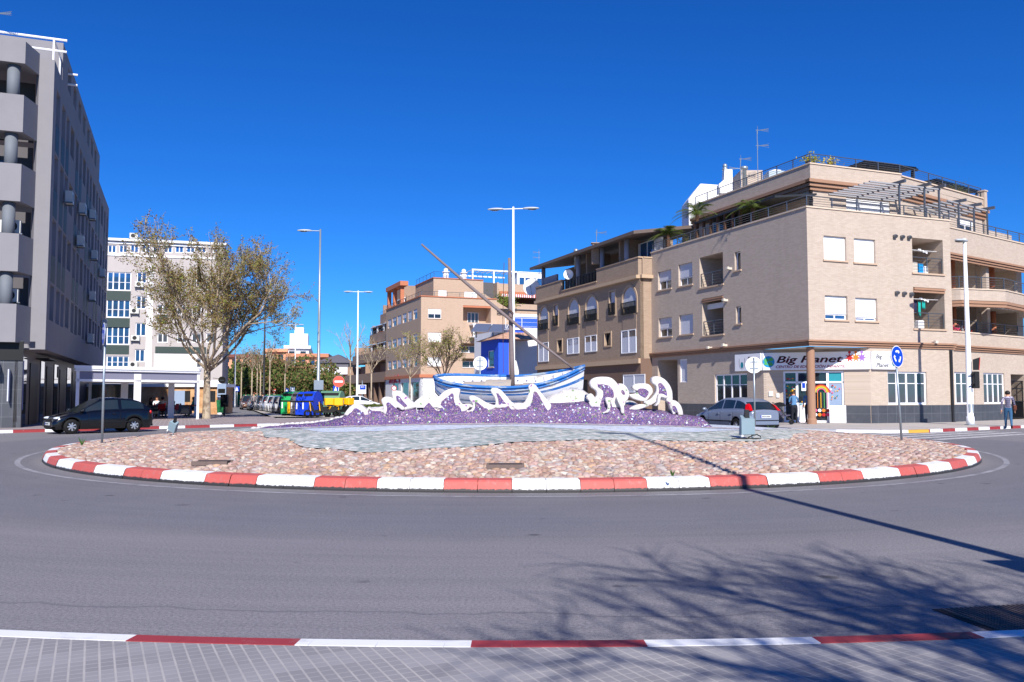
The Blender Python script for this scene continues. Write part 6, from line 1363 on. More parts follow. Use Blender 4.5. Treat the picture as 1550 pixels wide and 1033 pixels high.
            d_ = MB(); d_.lathe([(0.001,.0),(.19,.0),(.19,.01)],20); d_.v = [(c_[0]+x,c_[1]+s_*z,c_[2]+y) for x,y,z in d_.v]; obj('brake_disc', d_, MATS['plastic_black'], wh)
    for s_ in (-1,1):
        g = MB(); g.sph((h-.24,s_*Wd/2*.72,.64*k_),(.21,.13,.062),12,8); obj('headlight', g, MATS['headlamp'], t, smooth=True)
        g = MB(); 
        if doors == 3: g.sph((-h+.12,s_*Wd/2*.80,.84*k_),(.07,.07,.09),10,8)
        else: g.hexa([(-h+.02,s_*Wd/2*.90,.92*k_),(-h+.30,s_*Wd/2*.95,.98*k_),(-h+.22,s_*Wd/2*.72,.98*k_),(-h+.02,s_*Wd/2*.74,.92*k_),(-h+.22,s_*Wd/2*.79,1.13*k_),(-h+.40,s_*Wd/2*.80,1.19*k_),(-h+.33,s_*Wd/2*.66,1.21*k_),(-h+.20,s_*Wd/2*.68,1.14*k_)])
        obj('tail_light', g, MATS['tail_red'], t, smooth=(doors==3))
        g = MB(); g.sph((h-1.05,s_*(Wd/2+.04),.95*k_),(.07,.11,.075),10,6); obj('wing_mirror', g, P, t, smooth=True)
        if not detail: continue
        y_ = s_*(Wd/2+.002); g = MB(); 
        def bxx(a,b_,c_,d_,mi=0,th=.006): g.box(a,b_,min(y_,y_-s_*.03),max(y_,y_-s_*.03)+(th if s_>0 else 0) ,c_,d_,mi) if s_>0 else g.box(a,b_,y_-th,y_+.03,c_,d_,mi)
        bxx(-1.15,1.0,.44,.49,0,.014)
        g2 = MB(); gx = [(-.56,.30,.86),(.66,.28,.80)] if doors==3 else [(-.98,.55,.86),(-.08,.24,.86),(.78,.30,.82)]
        obj('side_trim', g, MATS['plastic_black'], t)
        for a,c_,d_ in gx: g2.box(a,a+.010,min(y_,y_+s_*.0015)-.0,max(y_,y_+s_*.0015)+.0,c_,d_*k_)
        g2.box(gx[0][0],gx[-1][0],min(y_,y_+s_*.0015),max(y_,y_+s_*.0015),.24,.248); obj('door_seam', g2, MATS['black_rubber'], t)
        for a in ([-.42] if doors==3 else [-.9,.0]): g = MB(); g.box(a,a+.17,y_-.02,y_+.02,.76*k_,.79*k_); obj('door_handle', g, P if doors!=3 else P, t)
    g = MB(); g.box(h-.02,h+.012,-.26,.26,.36,.47); g.box(h-.019,h+.014,-.26,-.225,.36,.47,1); pl = obj('number_plate', g, [MATS['plate_white'],MATS['blue_paint']], t)
    g = MB(); g.box(-h-.012,-h+.02,-.26,.26,.62 if doors!=3 else .42,.73 if doors!=3 else .53); g.box(-h-.014,-h+.018,.225,.26,.62 if doors!=3 else .42,.73 if doors!=3 else .53,1); obj('number_plate', g, [MATS['plate_white'],MATS['blue_paint']], t)
    if detail:
        for sg,zz in ((1,.36),(-1,.62 if doors!=3 else .42)):
            g = MB()
            for k in range(7): x0_ = sg*(h+.0125); g.box(min(x0_,x0_+sg*.003),max(x0_,x0_+sg*.003),-.2+.06*k,-.165+.06*k,zz+.025,zz+.085)
            obj('plate_mark', g, MATS['plastic_black'], t)
    g = MB(); g.box(h-.06,h+.006,-.42,.42,.24,.34); g.box(h-.10,h-.01,-.28,.28,.52,.60); obj('grille', g, MATS['plastic_black'], t)
    g = MB(); g.box(-h-.006,-h+.06,-Wd/2*.78,Wd/2*.78,.26,.34); g.box(-h-.02,-h+.05,-Wd/2*.80,Wd/2*.80,.50,.53); obj('bumper_trim', g, MATS['plastic_black'], t)
    # seats seen through the glass
    for x_ in (.15,-.75):
        for s_ in (-1,1): g = MB(); g.bbox(x_-.35,x_-.22,s_*.36-.22,s_*.36+.22,.5,1.02*k_,.04); g.bbox(x_-.34,x_-.25,s_*.36-.11,s_*.36+.11,1.04*k_,1.2*k_,.03); obj('seat', g, MATS['dark_metal'], t)
    return t
car('parked_car','black three door hatchback on the road in front of the cafe canopy',(-17.3,36.1,0),R(-135.5),'car_black',3.95,1.69,3)
car('parked_car','silver five door hatchback behind the right end of the mosaic waves',(9.75,37.6,0),atan2(AX.y,AX.x),'car_silver',4.15,1.70,5)
proto = car('parked_car','bronze car farthest in the slanted row of parked cars',(0,0,0),0,'car_bronze',4.0,1.7,5,'cars parked in a slanted row down the left street',detail=False)
row = [(377,90,'car_bronze','bronze brown car farthest back in the slanted row of parked cars'),(389,84.5,'car_blue','dark blue car next to the bronze one in the parked row'),(400,80,'car_grey','dark grey car third from the back in the parked row'),(409,76.5,'car_silver','silver car in the middle of the slanted parked row'),(417,73.5,'car_white','white car in the slanted parked row'),(426,70,'car_silver','silver car second nearest to the recycling containers'),(435,66.5,'car_grey','dark grey car in the parked row nearest to the recycling containers')]
hd = atan2(-.93,.36)
for i,(px_,Y,pm,lb_) in enumerate(row):
    p = (atY(px_,597,Y)[0],Y,0)
    if i == 0: proto.location = p; proto.rotation_euler = (0,0,hd)
    else: dup(proto,p,hd,lb_,{'car_bronze':pm})
q = dup(proto,(atY(361,597,112)[0],112,.0),atan2(-.95,.30),'silver car driving towards the roundabout in the left street',{'car_bronze':'car_silver'}); del q['group']
q = dup(proto,(atY(545,597,88)[0],88,.0),R(20),'white car parked in front of the brown arcade',{'car_bronze':'car_white'}); del q['group']
# postal scooters
def scooter(label, loc, rz):
    t = thing('delivery_scooter',label,'scooter',loc,rz,'yellow delivery scooters by the containers')
    for x_ in (-.62,.62): g = MB(); g.lathe([(.12,-.05),(.22,-.055),(.25,0),(.22,.055),(.12,.05)],16,cap=False); g.v = [(x+x_,z,y+.25) for x,y,z in g.v]; obj('wheel', g, MATS['black_rubber'], t, smooth=True)
    g = MB(); g.prism([(-.62,.45),(-.3,.28),(.2,.28),(.36,.42),(.48,.9),(.40,.92),(.2,.42),(-.1,.42),(-.25,.68),(-.7,.68)],-.12,.12,None,'xz'); obj('body', g, MATS['plastic_black'], t); g = MB(); g.hexa([(.42,-.18,.4),(.46,-.18,.4),(.46,.18,.4),(.42,.18,.4),(.5,-.16,.98),(.54,-.16,.98),(.54,.16,.98),(.5,.16,.98)]); obj('front_shield', g, MATS['yellow_paint'], t)
    g = MB(); g.bbox(-.35,.02,-.14,.14,.7,.8,.03); obj('seat', g, MATS['plastic_black'], t)
    g = MB(); g.tube([(.62,0,.25),(.45,0,1.05)],.03,6); g.tube([(.42,-.33,1.06),(.45,0,1.02),(.42,.33,1.06)],.02,6); obj('handlebar', g, MATS['dark_metal'], t)
    g = MB(); g.bbox(-1.0,-.42,-.28,.28,.73,1.22,.05); bx1 = obj('top_box', g, MATS['yellow_paint'], t)
    g = MB(); g.poly([(-1.004,.13*cos(i*pi/6),.99+.09*sin(i*pi/6)) for i in range(12)]); g.poly([(-.71+.16*cos(i*pi/6),-.284,.99+.09*sin(i*pi/6)) for i in range(12)]); obj('round_mark', g, MATS['white_plain'], bx1, fix=False); return t
for px_,Y,rz,lb_ in ((481,55,R(200),'yellow delivery scooter half behind the grey lamp post'),(496,55,R(185),'yellow delivery scooter with white mark right of the grey lamp post'),(505,57,R(250),'yellow delivery scooter behind the no entry sign post'),(517,57.5,R(240),'yellow delivery scooter beside the hedge, rightmost of the scooters')):
    scooter(lb_,(atY(px_,597,Y)[0],Y,KH),rz)
# containers
plain('bin_blue',(.08,.25,.78),.45,.06,2,dirt=.1); plain('bin_green',(.38,.55,.45),.5,.06,2,dirt=.1); plain('bin_leaf',(.12,.62,.35),.5); plain('bin_grey',(.36,.35,.38),.5,.1)
def container(name,label,px_,Y,matn,w=1.0,dp=1.2,h_=1.5,rz=0,group='recycling containers at the street corner',front=None):
    t = thing(name,label,'container',(atY(px_,597,Y)[0],Y,KH),rz,group)
    pr = [(-dp/2,.12),(-dp/2-.03,h_*.62)]+[(-dp/2*cos(pi*i/10),h_*.62+h_*.38*sin(pi*i/10)) for i in range(1,10)]+[(dp/2+.03,h_*.62),(dp/2,.12)]
    g = MB(); g.prism(pr,-w/2,w/2,None,'yz') ; g.v = [(x,y,z) for x,y,z in g.v]; obj('shell', g, MATS[matn], t)
    g = MB(); g.box(-w/2-.03,w/2+.03,-dp/2-.05,-dp/2+.02,h_*.58,h_*.64); g.box(-w/2+.1,w/2-.1,-dp/2*.86,-dp/2*.6,h_*.74,h_*.92); obj('rim', g, MATS['dark_metal'], t)
    g = MB(); g.box(-w/2+.08,-w/2+.16,-dp/2-.06,-dp/2-.03,h_*.3,h_*.56); obj('label_strip', g, MATS['white_plain'], t)
    for x_ in (-w/2+.12,w/2-.12): g = MB(); g.box(x_-.08,x_+.08,-dp/2+.05,dp/2-.05,0,.13); obj('foot', g, MATS['dark_metal'], t)
    if front: g = MB(); g.box(-w/2+.5,w/2+.004,-dp/2-.034,-dp/2+.3,.14,h_*.57); obj('front_panel', g, MATS[front], t)
    return t
container('recycling_container','tall green and yellow container at the left end of the container row',445,60,'bin_leaf',1.25,1.3,1.65,R(-14),front='yellow_paint')
container('recycling_container','dark grey container between the yellow one and the blue pair',455,58.5,'bin_grey',.8,1.3,1.62,R(-14))
container('recycling_container','blue container, the left one of the blue pair',463,57.5,'bin_blue',.75,1.4,1.62,R(-14)); container('recycling_container','blue container, the right one of the blue pair beside the lamp post',473,56.8,'bin_blue',.8,1.4,1.65,R(-14))
container('recycling_container','large faded green container behind the scooters',497,60,'bin_green',2.0,1.4,1.7,R(-5))
# ================================================================ PEOPLE
SKIN = plain('skin',(.80,.58,.47),.6,.06,8); plain('hair_dark',(.10,.075,.06),.6,.2,30); plain('hair_blonde',(.68,.52,.32),.6,.2,30); plain('hair_brown',(.28,.17,.11),.6,.2,30)
b = NB('plaid_shirt'); sp = b.n('ShaderNodeSeparateXYZ'); b.l(b.co(), sp.inputs[0])
fx = b.ramp(b.math('FRACT', b.math('MULTIPLY', sp.outputs[0], 11)),[(.0,1),(.25,1),(.3,0)],'CONSTANT'); fz = b.ramp(b.math('FRACT', b.math('MULTIPLY', sp.outputs[2], 11)),[(.0,1),(.25,1),(.3,0)],'CONSTANT')
b.col(b.mix(fx, b.mix(fz, lin((.16,.15,.28)), lin((.62,.6,.68))), b.mix(fz, lin((.55,.52,.62)), lin((.88,.86,.88))))); b.set(Roughness=.9)
for n_,c_ in (('denim',(.20,.36,.50)),('denim_jacket',(.32,.48,.64)),('trousers_dark',(.10,.11,.16)),('jeans_light',(.60,.68,.78)),('jacket_black',(.08,.08,.09)),('shirt_cream',(.80,.77,.72)),('shirt_white',(.86,.87,.9)),('leather_brown',(.38,.20,.14)),('shoe_dark',(.12,.10,.11)),('top_teal',(.2,.55,.55)),('shirt_grey',(.55,.52,.52))): plain(n_,c_,.85,.12,12)
def person(label, loc, rz, pose='stand', shirt='shirt_grey', legs='trousers_dark', hair='hair_dark', shoes='shoe_dark', long_hair=False, H=1.75, sex='m', lean=0, stride=.0, name='person', armf=0):
    t = thing(name,label,'person',loc,rz); s = H/1.75; J = {}; sw = .19 if sex=='m' else .165
    hipz = .92*s if pose != 'sit' else .50; ln = lean
    def U(x,y,z): return (x+(z-hipz)*sin(ln)*(1 if z > hipz else 0), y, z)
    J['pelvis'] = (0,0,hipz); J['waist'] = U(.0,0,hipz+.16*s); J['chest'] = U(.01,0,hipz+.36*s); J['neck0'] = U(0,0,hipz+.52*s); J['neck'] = U(.01,0,hipz+.60*s); J['head'] = U(.03,0,hipz+.70*s); J['crown'] = U(.02,0,hipz+.78*s)
    E = [('pelvis','waist',.145),('waist','chest',.155),('chest','neck0',.12),('neck0','neck',.06),('neck','head',.075),('head','crown',.085)]
    rad = dict(pelvis=.15,waist=.135,chest=.155,neck0=.085,neck=.058,head=.098,crown=.075)
    for sd_,g_ in (('l',1),('r',-1)):
        st_ = stride*g_
        J['hip'+sd_] = (0,.09*g_,hipz-.05); rad['hip'+sd_] = .10
        if pose == 'sit':
            J['knee'+sd_] = (.44*s,.11*g_,.50); J['ank'+sd_] = (.42*s+.08*g_,.11*g_,.09); J['toe'+sd_] = (.60*s+.08*g_,.11*g_,.05)
        else:
            J['knee'+sd_] = (.05+st_*.5,.10*g_,.50*s); J['ank'+sd_] = (st_-.06*(st_<0)*2,.10*g_,.09+(.10 if st_ < -.05 else 0)); J['toe'+sd_] = (J['ank'+sd_][0]+.17,.11*g_,.045)
        rad['knee'+sd_] = .066; rad['ank'+sd_] = .045; rad['toe'+sd_] = .038
        J['sh'+sd_] = U(0,sw*g_,hipz+.49*s); rad['sh'+sd_] = .068
        if pose == 'sit' or armf: J['elb'+sd_] = U(.10+.1*armf,(sw+.06)*g_,hipz+.24*s); J['wri'+sd_] = (.36+ln*.3,.12*g_,hipz+.24*s)
        else: J['elb'+sd_] = U(-.03-st_*.25,(sw+.07)*g_,hipz+.20*s); J['wri'+sd_] = (.05-st_*.55,(sw+.08)*g_,hipz-.05*s)
        rad['elb'+sd_] = .046; rad['wri'+sd_] = .030
        w_ = Vector(J['wri'+sd_]); d_ = (w_-Vector(J['elb'+sd_])).normalized(); J['palm'+sd_] = tuple(w_+d_*.085); rad['palm'+sd_] = .036
        E += [('pelvis','hip'+sd_,0),('hip'+sd_,'knee'+sd_,0),('knee'+sd_,'ank'+sd_,0),('ank'+sd_,'toe'+sd_,0),('neck0','sh'+sd_,0),('sh'+sd_,'elb'+sd_,0),('elb'+sd_,'wri'+sd_,0),('wri'+sd_,'palm'+sd_,0)]
    names = list(J); me = bpy.data.meshes.new('b'); me.from_pydata([J[k] for k in names],[(names.index(a),names.index(b_)) for a,b_,_ in E],[])
    o = bpy.data.objects.new('tmp',me); COL.objects.link(o); md = o.modifiers.new('s','SKIN'); sv_ = me.skin_vertices[0].data
    for i,k in enumerate(names): r_ = rad[k]*s; sv_[i].radius = (r_,r_*(.78 if k in ('chest','waist') else 1)); sv_[i].use_root = (k == 'pelvis')
    sub = o.modifiers.new('u','SUBSURF'); sub.levels = 2; sub.render_levels = 2
    ev = bpy.data.meshes.new_from_object(o.evaluated_get(bpy.context.evaluated_depsgraph_get())); bpy.data.objects.remove(o)
    segs = [(Vector(J[a]),Vector(J[b_]),a,b_) for a,b_,_ in E]; mats = [SKIN,MATS[shirt],MATS[legs],MATS[shoes]]
    for m in mats: ev.materials.append(m)
    for p in ev.polygons:
        c_ = p.center; best = None
        for A,B_,a,b_ in segs:
            d = B_-A; tt = max(0,min(1,(c_-A).dot(d)/d.length_squared)); dd = (c_-(A+d*tt)).length
            if best is None or dd < best[0]: best = (dd,a,b_,tt)
        _,a,b_,tt = best; q = a[:-1] if a[-1] in 'lr' and a not in ('pelvis',) else a
        if b_ in ('head','crown') or (b_ == 'neck' and tt > .4) or b_.startswith('palm'): mi = 0
        elif b_.startswith('toe'): mi = 3
        elif b_.startswith('knee') or b_.startswith('ank') or b_.startswith('hip') or (b_ == 'waist' and tt < .25): mi = 2
        else: mi = 1
        p.material_index = mi; p.use_smooth = True
    ev.name = 'body'; bm = bmesh.new(); bm.from_mesh(ev)
    hm = MB(); hx,hy,hz_ = J['head']
    for sd_,g_ in (('l',1),('r',-1)):      # fingers and thumb
        pw = Vector(J['palm'+sd_]); d_ = (pw-Vector(J['wri'+sd_])).normalized(); side_ = Vector((1,0,0)) if abs(d_.x) < .7 else Vector((0,0,1)); side_ = (side_-d_*side_.dot(d_)).normalized(); cv = d_.cross(side_)*(-g_)
        for k in range(4): a_ = pw+side_*(.024*(k-1.5)); L_ = (.062,.074,.07,.055)[k]; hm.tube([a_,a_+d_*L_*.55+cv*.008,a_+d_*L_+cv*.026],[.010,.009,.007],5)
        a_ = pw-d_*.04+side_*.03; hm.tube([a_,a_+side_*.03+d_*.025,a_+side_*.035+d_*.055],[.012,.010,.008],5)
    hm.sph((hx+.098*s,hy,hz_-.012),(.018,.014,.022),6,5)
    for g_ in (1,-1): hm.sph((hx+.0,hy+.096*s*g_,hz_-.005),(.02,.012,.032),6,5)
    tmp = hm.mesh('x',mats); bm.from_mesh(tmp); bm.to_mesh(ev); bm.free(); body = link('body', ev, t)
    g = MB(); g.sph((hx-.012,hy,hz_+.035*s),(.118*s,.112*s,.105*s),14,10)
    if long_hair: g.sph((hx-.07,hy,hz_-.08),(.07,.105,.17),12,8)
    g.v = [(x,y,z) if not (x > hx+.05 and z < hz_+.05) else (hx+.05,y,z) for x,y,z in g.v]; obj('hair', g, MATS[hair], t, smooth=True)
    g = MB()
    for g_ in (1,-1): g.sph((hx+.088*s,hy+.034*g_,hz_+.012),(.010,.013,.008),6,4)
    g.box(hx+.088*s,hx+.094*s,-.022,.022,hz_-.052,hz_-.044); obj('face_features', g, MATS['hair_dark'], t)
    return t
mX,mY,_ = gnd(1527,650)
m = person('man in plaid shirt and jeans with a shoulder bag walking by the right kerb',(mX,mY,0),R(64),'stand','plaid_shirt','denim','hair_dark',H=1.76,stride=.2)
g = MB(); g.bbox(-.12,.10,-.34,-.20,.86,1.10,.03); bag = obj('shoulder_bag', g, MATS['leather_brown']); bag.location = (mX,mY,0); bag.rotation_euler = (0,0,R(64)); tag(bag,'brown leather shoulder bag carried by the man in the plaid shirt','bag')
w1 = atY(1223,597,43.6); person('blonde woman in denim jacket at the nursery door, half behind the column',(w1[0],43.6,KH),R(80),'stand','denim_jacket','trousers_dark','hair_blonde',H=1.68,sex='f',long_hair=True)
w2 = atY(1202,597,43.4); person('person in dark trousers and teal top bending forward beside the pushchair',(w2[0],43.4,KH),R(75),'stand','denim_jacket','trousers_dark','hair_brown',H=1.62,sex='f',lean=.95,armf=1)
# pushchair
q = atY(1186,597,42.2); ps = thing('pushchair','black folding pushchair with a grey seat between the silver car and the nursery door','pushchair',(q[0],42.2,KH),R(-25))
for x_,y_ in ((-.35,-.25),(-.35,.25),(.35,-.2),(.35,.2)): g = MB(); g.lathe([(.05,-.02),(.1,-.022),(.11,0),(.1,.022),(.05,.02)],12,cap=False); g.v = [(x+x_,z+y_,y+.11) for x,y,z in g.v]; obj('wheel', g, MATS['black_rubber'], ps)
g = MB()
for y_ in (-.25,.25): g.tube([(.38,y_*.8,.12),(0,y_,.55),(-.45,y_,1.02),(-.52,y_,1.05)],.016,6); g.tube([(-.35,y_,.12),(.1,y_,.62)],.014,6)
g.tube([(-.52,-.25,1.05),(-.52,.25,1.05)],.018,6); obj('frame', g, MATS['dark_metal'], ps)
g = MB(); g.prism([(-.30,.9),(-.36,.86),(-.08,.36),(.28,.42),(.28,.48),(-.05,.44)],-.22,.22,None,'xz'); obj('seat', g, plain('pram_grey',(.32,.31,.40),.9), ps)
g = MB(); g.prism([(-.36,.84)]+[(-.2+.32*cos(a*pi/8+.35),.78+.30*sin(a*pi/8+.35)) for a in range(0,7)],-.24,.24,None,'xz'); obj('hood', g, MATS['plastic_black'], ps)
for px_,Y,lb_,sh_,lg_ in ((384.5,82,'pedestrian in a brown top walking before the dark blue parked car','shirt_grey','trousers_dark'),(397.5,77,'pedestrian in a grey coat beside the dark grey parked car','jacket_black','shirt_grey'),(372,108,'small far pedestrian in a pink top near the green fence','shirt_cream','trousers_dark'),(405.5,118,'small far pedestrian in dark clothes by the green fence','jacket_black','trousers_dark')):
    person(lb_.replace('pink','cream'),(atY(px_,597,Y)[0],Y,0),R(random.choice((-100,80))),'stand',sh_,lg_,stride=.15,H=1.7)
# ================================================================ STREET FURNITURE
def lamp(label, px_, Y, h, heads=2, ax=(1,0), name='street_lamp', arm=.75, hl=.95, matn='lamp_white', X=None, r0=.12, group='tall white street lamps', base=0, z0=0):
    x_ = atY(px_,597,Y)[0] if X is None else X
    t = thing(name,label,'street lamp',(x_,Y,z0),0,group); g = MB(); g.tube([(0,0,0),(0,0,.4),(0,0,.42),(0,0,h*.5),(0,0,h)],[r0*1.25,r0*1.2,r0,r0*.75,r0*.5],14); obj('pole', g, MATS[matn], t, smooth=True)
    if base: g = MB(); g.bbox(-.2,.2,-.2,.2,0,.03,.005); g.box(-.11,.11,-.14,-.09,.6,1.0); obj('base_plate', g, MATS['galvanised'], t)
    a = Vector((ax[0],ax[1],0)).normalized(); pr = Vector((-a.y,a.x,0))
    for sg in ((1,-1) if heads == 2 else (1,)):
        d = a*sg; p0 = Vector((0,0,h-.12)); p1 = p0+d*arm+Vector((0,0,.0))
        g = MB(); g.tube([p0-d*.02,p1],.03,8); obj('arm', g, MATS[matn], t)
        g = MB(); n = 9; g.smooth = True
        for i in range(n+1):
            tt = i/n; c_ = p0+d*(arm-.15+hl*tt)+Vector((0,0,-.01)); w = .17*(sin(pi*min(1,max(.06,tt*.86+.08)))**.5); hh = .10*(sin(pi*min(.97,max(.1,tt*.8+.14)))**.5)
            for k in range(10): q = 2*pi*k/10; z_ = sin(q)*hh*(1 if sin(q) > 0 else .45); v_ = c_+pr*(cos(q)*w)+Vector((0,0,z_)); g.v.append(tuple(v_))
        for i in range(n):
            for k in range(10): j = (k+1)%10; g.face((i*10+k,i*10+j,(i+1)*10+j,(i+1)*10+k))
        g.face(range(9,-1,-1)); g.face([n*10+k for k in range(10)]); hd_ = obj('lamp_head', g, plain('lamp_grey',(.70,.72,.74),.4) if 'lamp_grey' not in MATS else MATS['lamp_grey'], t)
        g = MB(); c_ = p0+d*(arm+hl*.40); g.sph((c_.x,c_.y,c_.z-.05),(.13+.14*abs(d.x),.13+.14*abs(d.y),.05),10,6); obj('lens', g, MATS['pane_grey'], hd_, smooth=True)
    return t
lamp('tall white double headed street lamp standing behind the old boat mast',777,51,12.7,2,(1,-.12),z0=KH)
lamp('tall white double headed street lamp left of the tan block',540.5,92,12.6,2,(1,.1),z0=KH)
lamp('tall grey single headed street lamp between the plane tree and the containers',481.5,58.5,12.8,1,(-1,-.1),matn='galvanised',z0=KH)
lamp('white double headed street lamp far down the left street',446,132,12.4,2,(1,0),arm=.5)
lamp('white single headed street lamp on the right pavement before the nursery windows',1467.5,41.2,9.0,1,(-.9,-.4),arm=.0,hl=.75,base=1,z0=KH,r0=.15)
lamp('thin white street lamp far behind the ochre cafe house',355,104,9.5,1,(1,0),group=None)
lamp('dark painted lamp post rising into the plane tree above the parked cars',399,86,11.5,1,(1,0),matn='dark_metal',group=None)
lamp('slim far lamp post behind the middle of the parked row',413,150,8,2,(1,0),group=None,arm=.3,hl=.5)
# the lamp behind the viewer whose long shadow crosses island and road
SD = Vector((-sin(SUN_AZ),-cos(SUN_AZ))).normalized(); tip = Vector((2.80,22.0)); Ls = 18.2; bp = tip-SD*Ls
lp = lamp('tall street lamp near the viewer casting the long thin shadow across the road',0,bp.y,Ls*tan(SUN_EL)+.45,1,(-1,.3),X=bp.x,group=None,arm=.0,hl=.95)
g = MB(); g.box(-.42,.02,-.06,.06,2.75,3.25); obj('sign_box', g, MATS['galvanised'], lp)
# ---- signs
def sign_arrow_face(par, r, z):
    g = MB()
    for k in range(3):
        a0 = pi/2+2*pi*k/3-.55
        n = 8
        for i in range(n):
            b0,b1 = a0+.95*i/n,a0+.95*(i+1)/n; g.quad(*[(-.021,rr_*cos(q),z+rr_*sin(q)) for rr_,q in ((r*.40,b0),(r*.58,b0),(r*.58,b1),(r*.40,b1))])
        e = a0+.95; g.poly([(-.022,r*.30*cos(e),z+r*.30*sin(e)),(-.022,r*.68*cos(e),z+r*.68*sin(e)),(-.022,r*.50*cos(e+.42),z+r*.50*sin(e+.42))])
    obj('white_arrows', g, MATS['white_plain'], par, fix=False)
def disc(r, z, x0, x1, n=28):
    g = MB(); base = len(g.v)
    g.v += [(x0,r*cos(2*pi*i/n),z+r*sin(2*pi*i/n)) for i in range(n)]+[(x1,r*cos(2*pi*i/n),z+r*sin(2*pi*i/n)) for i in range(n)]
    g.face(range(n)); g.face([2*n-1-i for i in range(n)])
    for i in range(n): g.face((i,(i+1)%n,n+(i+1)%n,n+i))
    return g
def post(t, h, r=.03, m='galvanised', lean=None): g = MB(); g.tube([(0.03,0,-.1),(0.03+(lean or 0),0,h)],r,10); obj('post', g, MATS[m], t, smooth=True)
def roundsign(label, loc, rz, zc, kind, r=.31, group=None, name='traffic_sign'):
    # face looks along local -x
    t = thing(name,label,'road sign',loc,rz,group); post(t, zc+r*.9, .032)
    g = disc(r,zc,-.012,.008); p = obj('plate', g, MATS['shutter_base'] if kind == 'back' else MATS['galvanised'], t)
    if kind == 'arrows':
        obj('white_border', disc(r*.995,zc,-.014,-.012), MATS['white_plain'], p); obj('blue_face', disc(r*.93,zc,-.018,-.014), MATS['blue_paint'], p); sign_arrow_face(p, r, zc)
    if kind == 'noentry':
        obj('red_face', disc(r*.97,zc,-.018,-.012), plain('sign_red',(.85,.33,.26),.5) if 'sign_red' not in MATS else MATS['sign_red'], p); g = MB(); g.box(-.024,-.018,-r*.7,r*.7,zc-r*.16,zc+r*.16); obj('white_bar', g, MATS['white_plain'], p)
    if kind == 'ban': obj('red_rim', disc(r*.98,zc,-.018,-.012), MATS['red_paint'], p); obj('white_face', disc(r*.68,zc,-.022,-.018), MATS['white_plain'], p)
    if kind == 'back':
        g = MB(); g.box(.008,.03,-r*.5,r*.5,zc+r*.35,zc+r*.45); g.box(.008,.03,-r*.5,r*.5,zc-r*.45,zc-r*.35); obj('clamp', g, MATS['galvanised'], p)
        obj('blue_front', disc(r*.95,zc,-.018,-.012), MATS['blue_paint'], p)
    return t
def rzface(nx,ny): return atan2(-ny,-nx)   # local -x points along (nx,ny)
roundsign('blue roundabout arrows sign on a leaning grey post at the right of the island',(11.0,24.3,.25),rzface(.583,-.812),2.42,'arrows',.31,'roundabout arrow signs on the island').rotation_euler[1] = R(2.6)
roundsign('blue arrows sign seen almost edge on at the left of the island',(-11.05,23.2,.25),rzface(-.855,-.52),2.98,'arrows',.31,'roundabout arrow signs on the island')
roundsign('back of a round sign on a grey post in front of the silver hatchback',(9.15,32.5,.35),rzface(.1,1),2.35,'back',.31)
roundsign('back of a round pale sign seen over the stern of the old boat',(-1.42,38.2,.22),rzface(0,1),2.75,'back',.31)
roundsign('red no entry sign with a white bar left of the tan block',(atY(512.5,597,60)[0],60,KH),rzface(.2,-1),2.35,'noentry',.40)
roundsign('small red rimmed sign before the shop with red letters',(atY(596.5,597,98)[0],98,KH),rzface(0,-1),2.15,'ban',.3)
roundsign('tiny far no entry sign beyond the parked cars',(atY(415,597,122)[0],122,0),rzface(0,-1),2.1,'noentry',.3)
for px_,Y,lb_,w_ in ((358.5,104,'blue square crossing sign far at the left of the street',.6),(442.5,112,'blue square sign above the green container',.6),(508,100,'small blue crossing sign left of the arcade',.6),(434,118,'small blue sign on a thin pole in the middle of the street',.45)):
    t = thing('crossing_sign',lb_,'road sign',(atY(px_,597,Y)[0],Y,0)); post(t,2.5,.03); g = MB(); g.box(-w_/2,w_/2,-.03,-.005,1.95,1.95+w_); pl = obj('plate', g, MATS['grey_blue_panel' if px_==442.5 else 'blue_paint'], t); g = MB(); g.poly([(-w_*.3,-.034,2.02),(w_*.3,-.034,2.02),(0,-.034,1.9+w_)]); obj('white_triangle', g, MATS['white_plain'], pl, fix=False)
t = thing('info_board','blue and white street information board beside the tall lamp left of the tan block','sign',(atY(549,597,91)[0],90.5,KH)); post(t,2.9,.05)
g = MB(); g.box(-.45,.45,-.09,-.04,1.5,2.45); obj('board', g, MATS['white_plain'], t); g = MB(); g.box(-.20,.40,-.10,-.091,1.95,2.4); bl_ = obj('blue_panel', g, MATS['blue_paint'], t); g = MB(); g.box(-.05,.25,-.105,-.101,2.2,2.25); g.poly([(-.12,-.105,2.225),(-.03,-.105,2.30),(-.03,-.105,2.15)]); obj('arrow', g, MATS['white_plain'], bl_, fix=False)
g = MB(); 
for k in range(6): g.box(-.32+.11*k,-.25+.11*k,-.096,-.091,1.68,1.74)
obj('small_lettering', g, MATS['blue_paint'], t)
t = thing('sign_back','grey rectangular sign seen from behind on the grey lamp post','road sign',(atY(482,597,58.2)[0],58.35,0)); g = MB(); g.box(-.32,.32,-.12,-.09,1.9,2.55) ; obj('plate', g, MATS['galvanised'], t); g = MB(); g.box(-.05,.05,-.09,.12,2.0,2.06); g.box(-.05,.05,-.09,.12,2.4,2.46); obj('clamp', g, MATS['dark_metal'], t)
t = thing('white_notice','white rectangular notice on a thin pole beside the round black cafe sign','sign',(atY(345.5,597,74)[0],74,KH)); post(t,2.4,.03,'white_plain'); g = MB(); g.box(-.17,.17,-.05,-.02,1.5,2.1); obj('plate', g, MATS['white_plain'], t)
